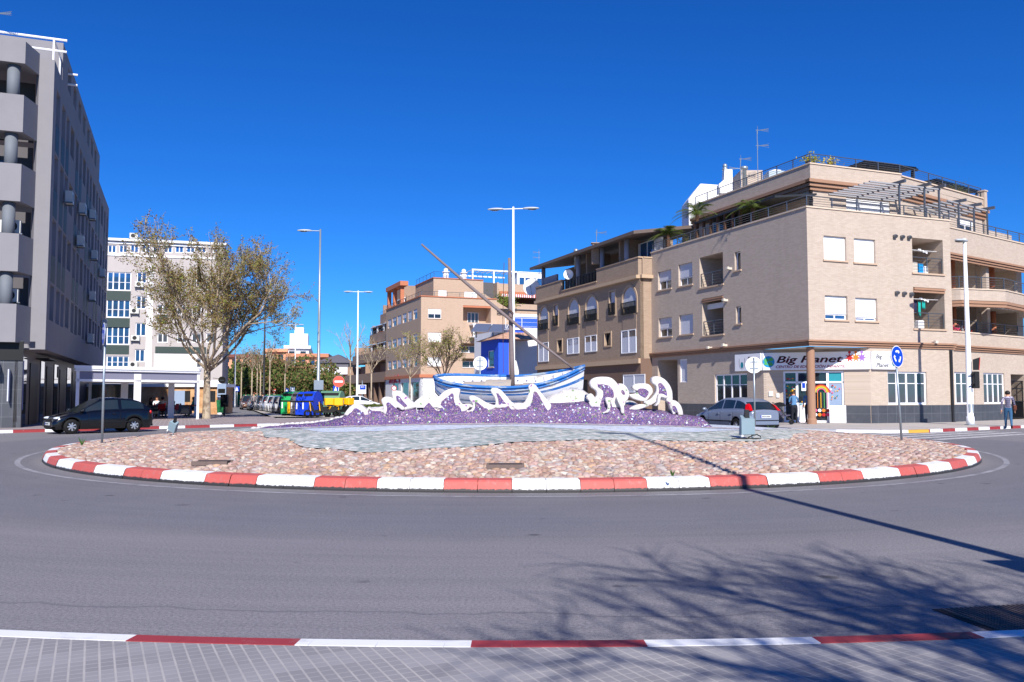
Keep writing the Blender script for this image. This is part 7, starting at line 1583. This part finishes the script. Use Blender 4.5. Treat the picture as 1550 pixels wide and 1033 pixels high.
# traffic light on the right lamp
q = atY(1470,597,40.9); t = thing('traffic_light','black traffic light head fixed to the right lamp post, seen from the side','traffic light',(q[0]+.02,40.95,KH)); g = MB(); g.bbox(.12,.36,-.15,.15,1.75,2.55,.02); hd_ = obj('head', g, MATS['plastic_black'], t); g = MB(); g.box(.0,.14,-.03,.03,1.9,1.95); g.box(.0,.14,-.03,.03,2.4,2.45); obj('bracket', g, MATS['plastic_black'], t)
g = MB(); g.prism([(.14,2.62),(.40,2.62),(.46,3.22),(.14,3.12)],-.02,.02,None,'xz'); obj('back_board', g, MATS['plastic_black'], t); g = MB(); g.prism([(.40,2.62),(.43,2.62),(.49,3.22),(.46,3.22)],-.021,.021,None,'xz'); obj('red_edge', g, MATS['red_paint'], t)
for z_ in (1.9,2.15,2.4):
    g = MB(); g.tube([(.24,.15,z_),(.24,.32,z_)],.09,12,cap=False); obj('hood', g, MATS['plastic_black'], hd_)
# floodlights on the island
def floodlight(label, loc, rz, tilt, loop):
    t = thing('floodlight',label,'floodlight',loc,rz,'grey floodlights on the island'); c_,s_ = cos(tilt),sin(tilt)
    def T(P): return [(x, y*c_-(z-.32)*s_, y*s_+(z-.32)*c_+.32) for x,y,z in P]
    g = MB(); g.hexa(T([(-.17,-.07,.12),(.17,-.07,.12),(.16,.13,.10),(-.16,.13,.10),(-.17,-.07,.50),(.17,-.07,.50),(.13,.12,.58),(-.13,.12,.58)])); h_ = obj('housing', g, plain('floodlight_grey',(.50,.58,.62),.5,.06,5,dirt=.1) if 'floodlight_grey' not in MATS else MATS['floodlight_grey'], t)
    g = MB(); g.hexa(T([(-.06,-.03,.505),(.06,-.03,.505),(.06,.06,.55),(-.06,.06,.55),(-.05,-.02,.72),(.05,-.02,.72),(.05,.03,.72),(-.05,.03,.72)])); obj('mount', g, MATS['dark_metal'], h_)
    for x_ in (-.15,.12): g = MB(); g.box(x_,x_+.03,-.02,.03,-.05,.16); obj('leg', g, MATS['galvanised'], t)
    g = MB(); g.tube([(-.14,-.03,.06),(-.14,-.03,.15)],.03,8); obj('cable_gland', g, MATS['white_plain'], t)
    if loop: g = MB(); g.tube([(.0,-.05,.04),(.08,-.12,.10),(.2,-.12,.12),(.3,-.10,.07),(.28,-.16,.03),(.1,-.18,.03),(-.1,-.16,.03),(-.45,-.12,.03)],.013,6); obj('cable', g, MATS['black_rubber'], t)
    return t
floodlight('upright grey floodlight with a looped black cable on the right of the island',(5.75,21.1,domez(5.75,21.1)-.0),R(8),0,True)
f_ = floodlight('tilted grey floodlight on the left of the island beside the cobbles',(-10.15,25.6,domez(-10.15,25.6)+.05),R(-12),R(10),False); f_.rotation_euler = (0,R(24),R(-12)); f_.scale = (.72,.72,.72)
# ================================================================ CAFE TERRACE
cu_ = Vector((.61,.79)).normalized(); o_ = Vector((atY(114.5,597,45.2)[0],45.2)); o2 = Vector((atY(301.5,597,50.9)[0],50.9)); cu_ = (o2-o_); LC = cu_.length; cu_.normalize(); cv_ = AX
CT = thing('cafe_canopy','white framed cafe canopy with grey valance in front of the pale block','canopy',(0,0,0))
def cb(g,u0,u1,v0,v1,z0,z1,m=None):
    P = []
    for z in (z0,z1):
        for u,v in ((u0,v0),(u1,v0),(u1,v1),(u0,v1)): q = o_+cu_*u+cv_*v; P.append((q.x,q.y,z))
    g.hexa(P,m)
DC = 7.0
for u,v in ((0,0),(LC-.16,0),(0,DC),(LC-.16,DC)): g = MB(); cb(g,u,u+.17,v,v+.17,KH-.01,3.0); obj('post', g, MATS['white_plain'], CT)
for u,v in ((LC*.44,.0),(LC*.72,4.5),(LC*.3,4.5)): g = MB(); cb(g,u,u+.42,v,v+.42,KH-.01,2.72); obj('column', g, MATS['white_plain'], CT)
for v in (0,DC/2,DC): g = MB(); cb(g,-.05,LC+.06,v-.04,v+.12,2.82,3.05); cb(g,-.02,LC+.02,v-.0,v+.08,2.28,2.40); obj('beam', g, MATS['white_plain'], CT)
g = MB(); cb(g,-.1,LC+.1,-.12,-.045,2.95,3.12); cb(g,-.1,LC+.1,-.10,-.045,2.84,2.88); obj('front_gutter', g, MATS['white_plain'], CT)
for u in (0,LC-.12): g = MB(); cb(g,u,u+.12,.17,DC,2.84,3.0); obj('beam', g, MATS['white_plain'], CT)
g = MB(); cb(g,.15,LC-.15,.03,.06,2.41,2.81); obj('valance', g, plain('valance_grey',(.50,.50,.58),.8,.05), CT)
b = NB('awning_fabric'); b.col(b.mix(b.noise(1,3),lin((.86,.84,.82)),lin((.92,.9,.88)))); b.set(Roughness=.9); b.b.inputs['Transmission Weight'].default_value = 0
g = MB()
for k in range(7):
    v0,v1 = .1+(DC-.2)*k/7,.1+(DC-.2)*(k+1)/7
    for (va,vb,za,zb_) in ((v0,(v0+v1)/2,2.9,2.72),((v0+v1)/2,v1,2.72,2.9)):
        P = []
        for u,v,z in ((.15,va,za),(LC-.15,va,za),(LC-.15,vb,zb_),(.15,vb,zb_)): q = o_+cu_*u+cv_*v; P.append((q.x,q.y,z))
        g.quad(*P)
obj('roof_fabric', g, b.m, CT, fix=False)
g = MB(); cb(g,.2,LC*.42,DC-.05,DC,1.0,2.2); cb(g,LC*.5,LC-.3,DC-.05,DC,.3,.9); obj('wind_screen', g, MATS['pane_grey'], CT)
CHR = plain('chair_red',(.68,.06,.10),.5,.08)
def chair(label, loc, rz):
    t = thing('cafe_chair',label,'chair',loc,rz,'red chairs at the cafe tables')
    g = MB(); g.bbox(-.22,.22,-.22,.22,.43,.46,.01); obj('seat', g, CHR, t); g = MB(); g.hexa([(-.23,-.22,.5),(-.20,-.22,.5),(-.20,.22,.5),(-.23,.22,.5),(-.29,-.21,.86),(-.26,-.21,.86),(-.26,.21,.86),(-.29,.21,.86)]); obj('backrest', g, CHR, t)
    for x_,y_ in ((-.2,-.2),(-.2,.2),(.2,-.2),(.2,.2)): g = MB(); g.tube([(x_*1.1,y_*1.1,0),(x_,y_,.43)],.014,5); obj('leg', g, MATS['galvanised'], t)
    for y_ in (-.22,.22): g = MB(); g.tube([(.2,y_,.45),(.2,y_,.64),(-.24,y_,.64)],.016,5); obj('armrest', g, MATS['galvanised'], t)
    return t
def table(label, loc, rz=0):
    t = thing('cafe_table',label,'table',loc,rz,'wooden tables under the canopy'); g = MB(); g.bbox(-.38,.38,-.38,.38,.71,.745,.008); obj('top', g, CHR, t)
    g = MB(); g.box(-.05,.05,-.05,.05,.04,.71); g.box(-.28,.28,-.04,.04,0,.04); g.box(-.04,.04,-.28,.28,0,.04); obj('pedestal', g, plain('table_wood',(.66,.50,.34),.7) if 'table_wood' not in MATS else MATS['table_wood'], t); return t
def cp(px_,Y): return (atY(px_,597,Y)[0],Y,KH)
table('wooden cafe table with a red top left of the centre under the canopy',cp(239,56)); table('wooden cafe table with a red top at the right under the canopy',cp(287,57))
for px_,Y,rz,lb_ in ((229,56,R(15),'red chair left of the first cafe table'),(246.5,54.8,R(100),'red chair with its back to the road at the first table'),(263,55.6,R(175),'red chair right of the first table holding the person in black'),(280,57.2,R(10),'red chair left of the second cafe table'),(294,57.6,R(190),'red chair at the right end under the canopy'),(236,57.6,R(-80),'red chair on the far side of the first table'),(248,57.8,R(-95),'red chair behind the first table beside the wall side')):
    chair(lb_,cp(px_,Y),rz)
pp = lambda px_,Y: (cp(px_,Y)[0],Y,KH-.02)
person('seated person with dark hair and a black top on the left under the canopy',pp(228.5,56.05),R(15),'sit','jacket_black','trousers_dark','hair_brown',long_hair=True,sex='f',H=1.65)
person('seated person in a white shirt behind the first cafe table',pp(238,57.6),R(-80),'sit','shirt_white','trousers_dark','hair_brown',H=1.7)
person('seated person in a cream sweater with back to the road under the canopy',pp(246.5,54.85),R(100),'sit','shirt_cream','trousers_dark','hair_dark',H=1.75)
person('seated person with long dark hair, black jacket and light jeans under the canopy',pp(263.5,55.6),R(172),'sit','jacket_black','jeans_light','hair_dark',long_hair=True,sex='f',H=1.68,lean=.15)
person('seated person in a teal top at the right end under the canopy',pp(293.5,57.6),R(190),'sit','top_teal','trousers_dark','hair_brown',H=1.7)
# black round cafe sign, sign cabinet and green bin beyond the trunk
q = atY(336,575.5,66); t = thing('round_sign','round black hanging sign on the corner of the ochre cafe house','sign',(q[0],66,q[2])); g = MB(); g.tube([(0,-.06,0),(0,.06,0)],.27,20); obj('disc', g, MATS['black_plain'], t); g = MB(); g.box(-.15,.15,-.075,-.061,-.06,.0); obj('white_mark', g, MATS['pane_grey'], t); g = MB(); g.tube([(-.27,0,.1),(-.7,0,.15)],.02,5); obj('arm', g, MATS['black_plain'], t)
t = thing('menu_board','white and dark framed sign board standing right of the plane tree trunk','board',cp(335.5,68)); g = MB(); g.box(-.35,.35,-.03,.03,1.2,2.3); obj('board', g, MATS['grey_blue_panel'], t); g = MB(); g.box(-.28,.28,-.04,-.031,1.35,1.42); g.box(-.28,.28,-.04,-.031,1.55,1.9); obj('dark_print', g, MATS['black_plain'], t)
for x_ in (-.33,.3): g = MB(); g.box(x_,x_+.03,-.02,.02,0,1.2); obj('leg', g, MATS['dark_metal'], t)
t = thing('wheeled_bin','green wheeled bin beside the ochre cafe house','bin',cp(335.5,65)); g = MB(); g.hexa([(-.22,-.25,.08),(.22,-.25,.08),(.22,.25,.08),(-.22,.25,.08),(-.28,-.3,.95),(.28,-.3,.95),(.28,.3,.95),(-.28,.3,.95)]); obj('body', g, plain('bin_dark_green',(.15,.45,.28),.5), t); g = MB(); g.bbox(-.3,.3,-.33,.32,.951,1.02,.015); obj('lid', g, MATS['bin_dark_green'], t)
t = thing('black_bin','black litter bin on a thin leg right of the green wheeled bin','bin',cp(340,63)); g = MB(); g.bbox(-.24,.24,-.2,.2,.55,1.45,.03); obj('body', g, MATS['plastic_black'], t); g = MB(); g.box(-.04,.04,-.04,.04,0,.55); obj('leg', g, MATS['plastic_black'], t)
for px_ in (339.5,): t = thing('bollard','short black bollard on the red paving near the plane tree','bollard',cp(339.8,58.5)); g = MB(); g.lathe([(.08,0),(.07,.1),(.05,.15),(.05,.75),(.08,.78),(.06,.86),(.01,.9)],12); obj('shaft', g, MATS['black_plain'], t, smooth=True)
# weeds on the island edge
for px_,py_,lb_,s in ((124,672,'small green weed growing at the left edge of the island',.2),(1167,655,'dry grey weed tuft behind the island near the corner column',.3),(1018,718,'tiny green weed at the front kerb of the island',.1)):
    p = gnd(px_,py_,.3); t = thing('weed',lb_,'weed',(p[0],p[1],.27)); g = MB()
    for k in range(26): a = random.random()*6.3; l = s*random.uniform(.5,1.2); x_,y_ = cos(a)*l*.5,sin(a)*l*.5; w_ = .012; g.poly([(x_*.1-w_,y_*.1,0),(x_*.1+w_,y_*.1,0),(x_,y_,l)])
    obj('leaves', g, MATS['leaf_green'], t, fix=False)
# iron covers let into the island cobbles
for px_,py_,lb_ in ((765,694,'rusty flat cover plate let into the front of the island cobbles'),(322,687.5,'dark flat cover patch among the left island cobbles')):
    p = gnd(px_,py_,.45); t = thing('cover_plate',lb_,'cover plate',(p[0],p[1],domez(p[0],p[1])+.03)); g = MB(); g.box(-.30,.30,-.16,.16,-.05,.022); obj('plate', g, MATS['rust_dark'], t); g = MB(); g.box(-.34,.34,-.2,-.161,-.05,.03); g.box(-.34,.34,.161,.2,-.05,.03); obj('rim', g, MATS['grate_rib'], t)
# ================================================================ TREES AND PLANTS
def leafm(name, cols):
    b = NB(name); b.col(b.mix(b.noise(1.2,3), lin(cols[0]), lin(cols[1]))); b.set(Roughness=.6); b.b.inputs['Specular IOR Level'].default_value = .25
    t2 = b.n('ShaderNodeBsdfTranslucent'); t2.inputs[0].default_value = lin(cols[1])+(1,); mx = b.n('ShaderNodeMixShader'); mx.inputs[0].default_value = .3; out = b.t.nodes['Material Output']
    b.l(b.b.outputs[0], mx.inputs[1]); b.l(t2.outputs[0], mx.inputs[2]); b.l(mx.outputs[0], out.inputs[0]); return b.m
LM = [leafm('leaf_olive',((.48,.43,.22),(.60,.54,.32))), leafm('leaf_brown',((.40,.29,.18),(.50,.38,.24))), leafm('leaf_fresh',((.45,.50,.20),(.58,.62,.30)))]
DK = [leafm('leaf_dark',((.24,.30,.14),(.34,.40,.20))), leafm('leaf_rust',((.46,.36,.26),(.56,.45,.32))), leafm('leaf_mid',((.36,.40,.20),(.46,.50,.27)))]
b = NB('bark_plane'); f = b.ramp(b.noise(3,5,.7,stretch=(1,1,.5)),[(.42,0),(.52,1)]); b.col(b.mix(f, lin((.47,.40,.34)), lin((.66,.60,.52)))); b.set(Roughness=.9); b.bump(b.noise(18,5),.4,.02); BARK = b.m
BARK2 = plain('bark_dark',(.36,.30,.27),.9,.2,6)
def tree(name, label, loc, seed, th, tr, nb, lens, angs, rads, leaves, lsz, mats, bark, group=None, trop=.25, squash=1.0, leafp=(.5,.3,.2), twigs=True, lean=(0,0), seg=5):
    rnd = random.Random(seed); t = thing(name,label,'tree',loc,0,group)
    big, tw, lf = MB(), MB(), MB(); big.smooth = True; V3 = Vector
    def branch(p, d, L, r, lev):
        n = seg if lev < 2 else 3; pts = [p]; q = p.copy(); dd = d.copy()
        for i in range(n):
            dd = (dd+V3((rnd.gauss(0,.16),rnd.gauss(0,.16),rnd.gauss(0,.12)+trop*.12))).normalized(); q = q+dd*(L/n); pts.append(q.copy())
        r1 = r*.45; m = big if lev <= 2 else tw
        if lev <= 2: m.tube(pts,[r+(r1-r)*i/n for i in range(n+1)],7 if lev < 2 else 4)
        elif twigs: m.tube(pts,[r+(r1-r)*i/n for i in range(n+1)],3,cap=False)
        if lev < len(nb):
            for k in range(nb[lev]):
                f = (.25+.75*(k+rnd.random()*.8)/nb[lev]); f = min(f,.99); idx = min(n-1,int(f*n)); pp = pts[idx].lerp(pts[idx+1],f*n-idx); ax_ = (pts[idx+1]-pts[idx]).normalized()
                az = rnd.random()*6.283; pr = ax_.orthogonal().normalized(); pr = Matrix.Rotation(az,3,ax_) @ pr; a = R(angs[lev]*rnd.uniform(.65,1.25))
                nd = (ax_*cos(a)+pr*sin(a)); nd.z = nd.z*squash+trop*.3; nd.normalize(); branch(pp, nd, lens[lev]*rnd.uniform(.6,1.2)*(1.15-.45*f), max(.006,rads[lev]*rnd.uniform(.7,1.1)), lev+1)
        if lev >= len(nb)-0:
            for k in range(leaves):
                f = rnd.random(); idx = min(n-1,int(f*n)); pp = pts[idx].lerp(pts[idx+1],f*n-idx)+V3((rnd.gauss(0,.10),rnd.gauss(0,.10),rnd.gauss(0,.09)))*(lsz/.09)*.7
                a = V3((rnd.gauss(0,1),rnd.gauss(0,1),rnd.gauss(0,.6))).normalized(); c_ = a.orthogonal().normalized(); s = lsz*rnd.uniform(.6,1.25)
                u = rnd.random(); mi = 0 if u < leafp[0] else (1 if u < leafp[0]+leafp[1] else 2)
                lf.poly([pp-a*s*.5,pp+c_*s*.35,pp+a*s*.5,pp-c_*s*.35],mi)
    top = V3((lean[0],lean[1],th)); big.tube([(0,0,-.05),(0,0,.15),(lean[0]*.4,lean[1]*.4,th*.5),tuple(top)],[tr*1.35,tr*1.05,tr*.85,tr*.8],12)
    n0 = nb[0]
    for k in range(n0):
        az = 6.283*k/n0+rnd.uniform(-.35,.35); a = R(angs[0]*rnd.uniform(.35,1.1)) ; d = V3((cos(az)*sin(a),sin(az)*sin(a),cos(a)))
        branch(top-V3((0,0,rnd.uniform(0,.5))), d, lens[0]*rnd.uniform(.85,1.15), rads[0], 1)
    d = V3((.05,0,1)).normalized(); branch(top, d, lens[0]*.95, rads[0]*1.1, 1)
    obj('trunk', big, bark, t); 
    if tw.v: obj('twigs', tw, bark, t, fix=False)
    if lf.v: obj('crown', lf, mats, t, fix=False)
    return t
tree('plane_tree','large plane tree with sparse olive brown spring leaves beside the cafe canopy',(atY(313,597,52)[0],52,KH-.03),17,3.3,.24,[9,8,6,5],[6.6,3.1,1.7,.9],[46,50,46,42],[.09,.04,.021,.012],15,.105,LM,BARK,trop=.42)
tree('street_tree','young leafy tree with fresh green leaves in front of the tan block',(atY(672,597,80)[0],80,.1),5,3.0,.12,[6,6,5,3],[3.6,1.9,1.0,.6],[32,45,45,40],[.07,.035,.016,.01],4,.13,LM,BARK2,trop=.6,leafp=(.4,.15,.45),group='young street trees')
tree('street_tree','slender young tree with pale trunk before the tan shop front',(atY(620.5,597,86)[0],86,.1),6,3.3,.09,[5,5,5,3],[3.6,1.8,1.0,.6],[30,42,45,40],[.05,.03,.014,.01],3,.13,LM,BARK,trop=.5,leafp=(.45,.15,.4),group='young street trees')
tree('street_tree','thin nearly bare young tree before the brown arcade',(atY(562,597,90)[0],90,.1),8,4.0,.09,[4,4,4,3],[2.8,1.4,.8,.5],[35,42,45,40],[.05,.025,.012,.008],2,.12,LM,BARK,trop=.5,leafp=(.3,.5,.2),group='young street trees')
tree('street_tree','thin bare tree left of the tall double lamp, almost without leaves',(atY(530,597,94)[0],94,.1),9,5.5,.09,[4,4,4],[3.4,1.5,.8],[30,42,45],[.05,.022,.012],0,.1,LM,BARK,trop=.7,group='young street trees')
# bare tree behind the viewer, seen in the photograph only by its shadow
tree('bare_tree','bare branching tree on the near pavement whose shadow lies across the road',(4.75,-2.3,KH),21,3.5,.17,[7,7,6,5],[3.3,1.9,1.15,.7],[46,46,45,42],[.075,.038,.02,.011],0,.1,LM,BARK2,trop=.3)
# slim white trunks and the belt of trees down the left street
for i,(px_,Y,th_) in enumerate(((365,100,8),(381,98,7.5),(389,104,8),(394,99,7.5),(408,96,9),(431,108,7))):
    tree('street_tree',['pale slim trunk tree leftmost down the left street','pale slim trunk tree behind the bronze car','pale slim trunk tree behind the dark blue car','leaning pale trunk tree just left of the dark lamp post','tall pale trunk tree just right of the dark lamp post','short pale trunk tree near the recycling containers'][i],(atY(px_,597,Y)[0],Y,0),40+i,th_*.6,.085,[3,4,3],[2.4,1.2,.7],[26,40,45],[.04,.02,.012],3,.15,[DK[1],DK[2],LM[1]],BARK,group='slim trees down the left street',trop=.5)
def bushtree(label, px_, Y, w, h, seed, mix, name='leafy_tree', n=2600, group='dense trees at the end of the street'):
    rnd = random.Random(seed); t = thing(name,label,'tree',(atY(px_,597,Y)[0],Y,0),0,group); g = MB(); g.tube([(0,0,0),(.1,0,h*.35),(0,0,h*.6)],[.25,.2,.1],7); obj('trunk', g, BARK2, t); lf = MB()
    cl = [(rnd.gauss(0,.33)*w,rnd.gauss(0,.3)*w,h*(.32+.5*rnd.random()),rnd.uniform(.16,.34)*w) for _ in range(16)]
    for k in range(n):
        cx_,cy_,cz_,cr_ = rnd.choice(cl); d = Vector((rnd.gauss(0,1),rnd.gauss(0,1),rnd.gauss(0,1))).normalized()*cr_*rnd.random()**.35; p = Vector((cx_,cy_,cz_))+d*.9; p.z = max(p.z,.6)
        a = Vector((rnd.gauss(0,1),rnd.gauss(0,1),rnd.gauss(0,1))).normalized(); c_ = a.orthogonal().normalized(); s = rnd.uniform(.22,.48)
        u = rnd.random(); mi = 0 if u < mix[0] else (1 if u < mix[0]+mix[1] else 2); lf.poly([p-a*s*.5,p+c_*s*.4,p+a*s*.5,p-c_*s*.4],mi)
    obj('crown', lf, DK, t, fix=False); return t
bt = [(340,118,6,9,(.5,.1,.4),'dense green tree leftmost behind the ochre house'),(352,126,7,10,(.6,.1,.3),'dark green tree behind the thin white far lamp'),(372,122,7,9,(.6,.15,.25),'dark green tree behind the silver driving car'),(390,130,7,11,(.3,.5,.2),'reddish brown tree behind the pale slim trunks'),(405,124,7,10,(.5,.3,.2),'mixed brown green tree beyond the dark lamp post'),(420,132,8,13,(.15,.6,.25),'tall reddish brown tree left of the far double lamp'),(436,128,8,11.5,(.2,.5,.3),'brown tree directly behind the far double lamp'),(452,124,8,10,(.3,.4,.3),'brown green tree right of the far double lamp'),(466,118,7,7.5,(.4,.2,.4),'lower green tree behind the grey lamp post'),(482,122,6,5.5,(.3,.2,.5),'low green tree before the salmon block'),(500,118,5,4.5,(.3,.2,.5),'low green tree before the red walled house')]
for i,(px_,Y,w,h,mx_,lb_) in enumerate(bt): bushtree(lb_,px_,Y,w*.9,h*.66,60+i,mx_)
# green screen fence at the end of the street
fx0,fx1 = atY(345,597,110)[0],atY(436,597,110)[0]; t = thing('green_fence','low green mesh fence under the trees at the end of the street','fence',(fx0,110,0)); g = MB(); g.box(0,fx1-fx0,0,.04,.2,1.55); obj('screen', g, plain('fence_green',(.10,.42,.25),.8,.2,2), t)
for k in range(9): g = MB(); x_ = (fx1-fx0)*k/8; g.box(x_-.04,x_+.04,-.04,0,0,1.65); obj('post', g, MATS['dark_metal'], t)
# hedge
hx0,hx1 = atY(537,597,72)[0],atY(590,597,72)[0]; t = thing('hedge','clipped low green hedge between the scooters and the arcade','hedge',(hx0,72,KH)); g = MB(); L_ = hx1-hx0; rnd = random.Random(5)
g.box(.05,L_-.05,.1,.7,0,.5,0)
for k in range(5000):
    x_,y_,z_ = rnd.random()*L_,rnd.random()*.8,rnd.random()*.62; 
    a = Vector((rnd.gauss(0,1),rnd.gauss(0,1),rnd.gauss(0,1))).normalized(); c_ = a.orthogonal().normalized(); s = .09; p = Vector((x_,y_,z_)); g.poly([p-a*s*.5,p+c_*s*.4,p+a*s*.5,p-c_*s*.4],rnd.choice((0,2,2)))
obj('foliage', g, DK, t, fix=False)
# palms on the terrace of the corner building
PG = leafm('palm_leaf',((.30,.38,.18),(.45,.50,.25)))
def palm(label, loc, h, L, nf, seed, name='terrace_palm'):
    rnd = random.Random(seed); t = thing(name,label,'palm',loc,0,'potted palms on the left terrace'); g = MB(); g.lathe([(.3,0),(.36,.45),(.33,.46),(.1,.46)],12); obj('pot', g, MATS['terracotta'], t)
    g = MB(); g.tube([(0,0,.4),(.02,0,h)],[.13,.10],8); obj('trunk', g, MATS['wood_brown'], t); fr = MB()
    for k in range(nf):
        az = 6.283*k/nf+rnd.uniform(-.2,.2); el = rnd.uniform(.25,1.35); d = Vector((cos(az),sin(az),0)); pts = []; 
        for i in range(9): s = i/8; pts.append(Vector((0,0,h))+d*(L*s*cos(el)**.6)+Vector((0,0,L*(sin(el)*s-.62*s*s))))
        fr.tube(pts,[.02-.0015*i for i in range(9)],3,cap=False)
        for i in range(1,9):
            for m_ in (0,.5):
                p = pts[i-1].lerp(pts[i],m_); ax_ = (pts[i]-pts[i-1]).normalized(); sd_ = ax_.cross(Vector((0,0,1))).normalized(); ll = L*.34*(1-abs(i/8-.45)*.9)
                for g_ in (-1,1): e = p+sd_*g_*ll*.75+ax_*ll*.55+Vector((0,0,-.12*ll)); w_ = Vector((0,0,.022)); q_ = ax_*.03; fr.poly([p-q_,e,p+q_])
    obj('crown', fr, PG, t, fix=False)
def lw_(x,y,z=10.05): return toworld((x,y,z))
for (px_,lb_,h,L,sd_) in ((1137,'potted palm nearest to the corner on the left terrace of the corner building',1.95,1.5,1),(1053,'tall potted palm in the middle of the left terrace',2.7,1.7,2),(1009,'potted palm at the far left end of the left terrace',2.0,1.4,3)):
    u = FL.m(px_,350,.7)[0]; palm(lb_,lw_(.8,min(u,YL-.4)),h,L,20,sd_)
def bush(label, loc, r, seed, mats, name='potted_plant', n=500, ls=.08, flowers=0):
    rnd = random.Random(seed); t = thing(name,label,'plant',loc); g = MB(); g.bbox(-.22,.22,-.16,.16,0,.22,.01); obj('pot', g, MATS['terracotta'], t); g = MB()
    for k in range(n): d = Vector((rnd.gauss(0,.5),rnd.gauss(0,.4),abs(rnd.gauss(0,.5)))); p = d*r+Vector((0,0,.25)); a = Vector((rnd.gauss(0,1),rnd.gauss(0,1),rnd.gauss(0,1))).normalized(); c_ = a.orthogonal().normalized(); g.poly([p-a*ls*.5,p+c_*ls*.4,p+a*ls*.5,p-c_*ls*.4],rnd.randrange(len(mats)))
    obj('leaves', g, mats, t, fix=False)
bush('bushy potted plant between two palms on the left terrace',lw_(.8,FL.m(1056,330,.7)[0]+.9,10.6),.7,3,[DK[2],LM[0]])
bush('yellow green spiky plant on the top corner of the penthouse rail',toworld((SX+.5,SY+.5,PZ+.0)),.45,4,[leafm('leaf_yellow',((.72,.66,.18),(.8,.74,.3))),LM[2]],n=160,ls=.16); bush('yellow green plant right of the penthouse corner',toworld((SX+1.9,SY+.5,PZ+.0)),.4,5,[MATS['leaf_yellow']],n=120,ls=.16)
bush('dark leafy plant at the right end of the top terrace under the black canopy',toworld(FPW.p(PWL-1.2,0,1.2)[:2]+(PZ,)),.7,6,[DK[0],DK[2]])
bush('green plant on the far terrace behind the boat mast',(atY(764,460,126)[0],126,atY(764,461,126)[2]-.5),1.6,7,[DK[2],LM[2]],n=900,ls=.25)
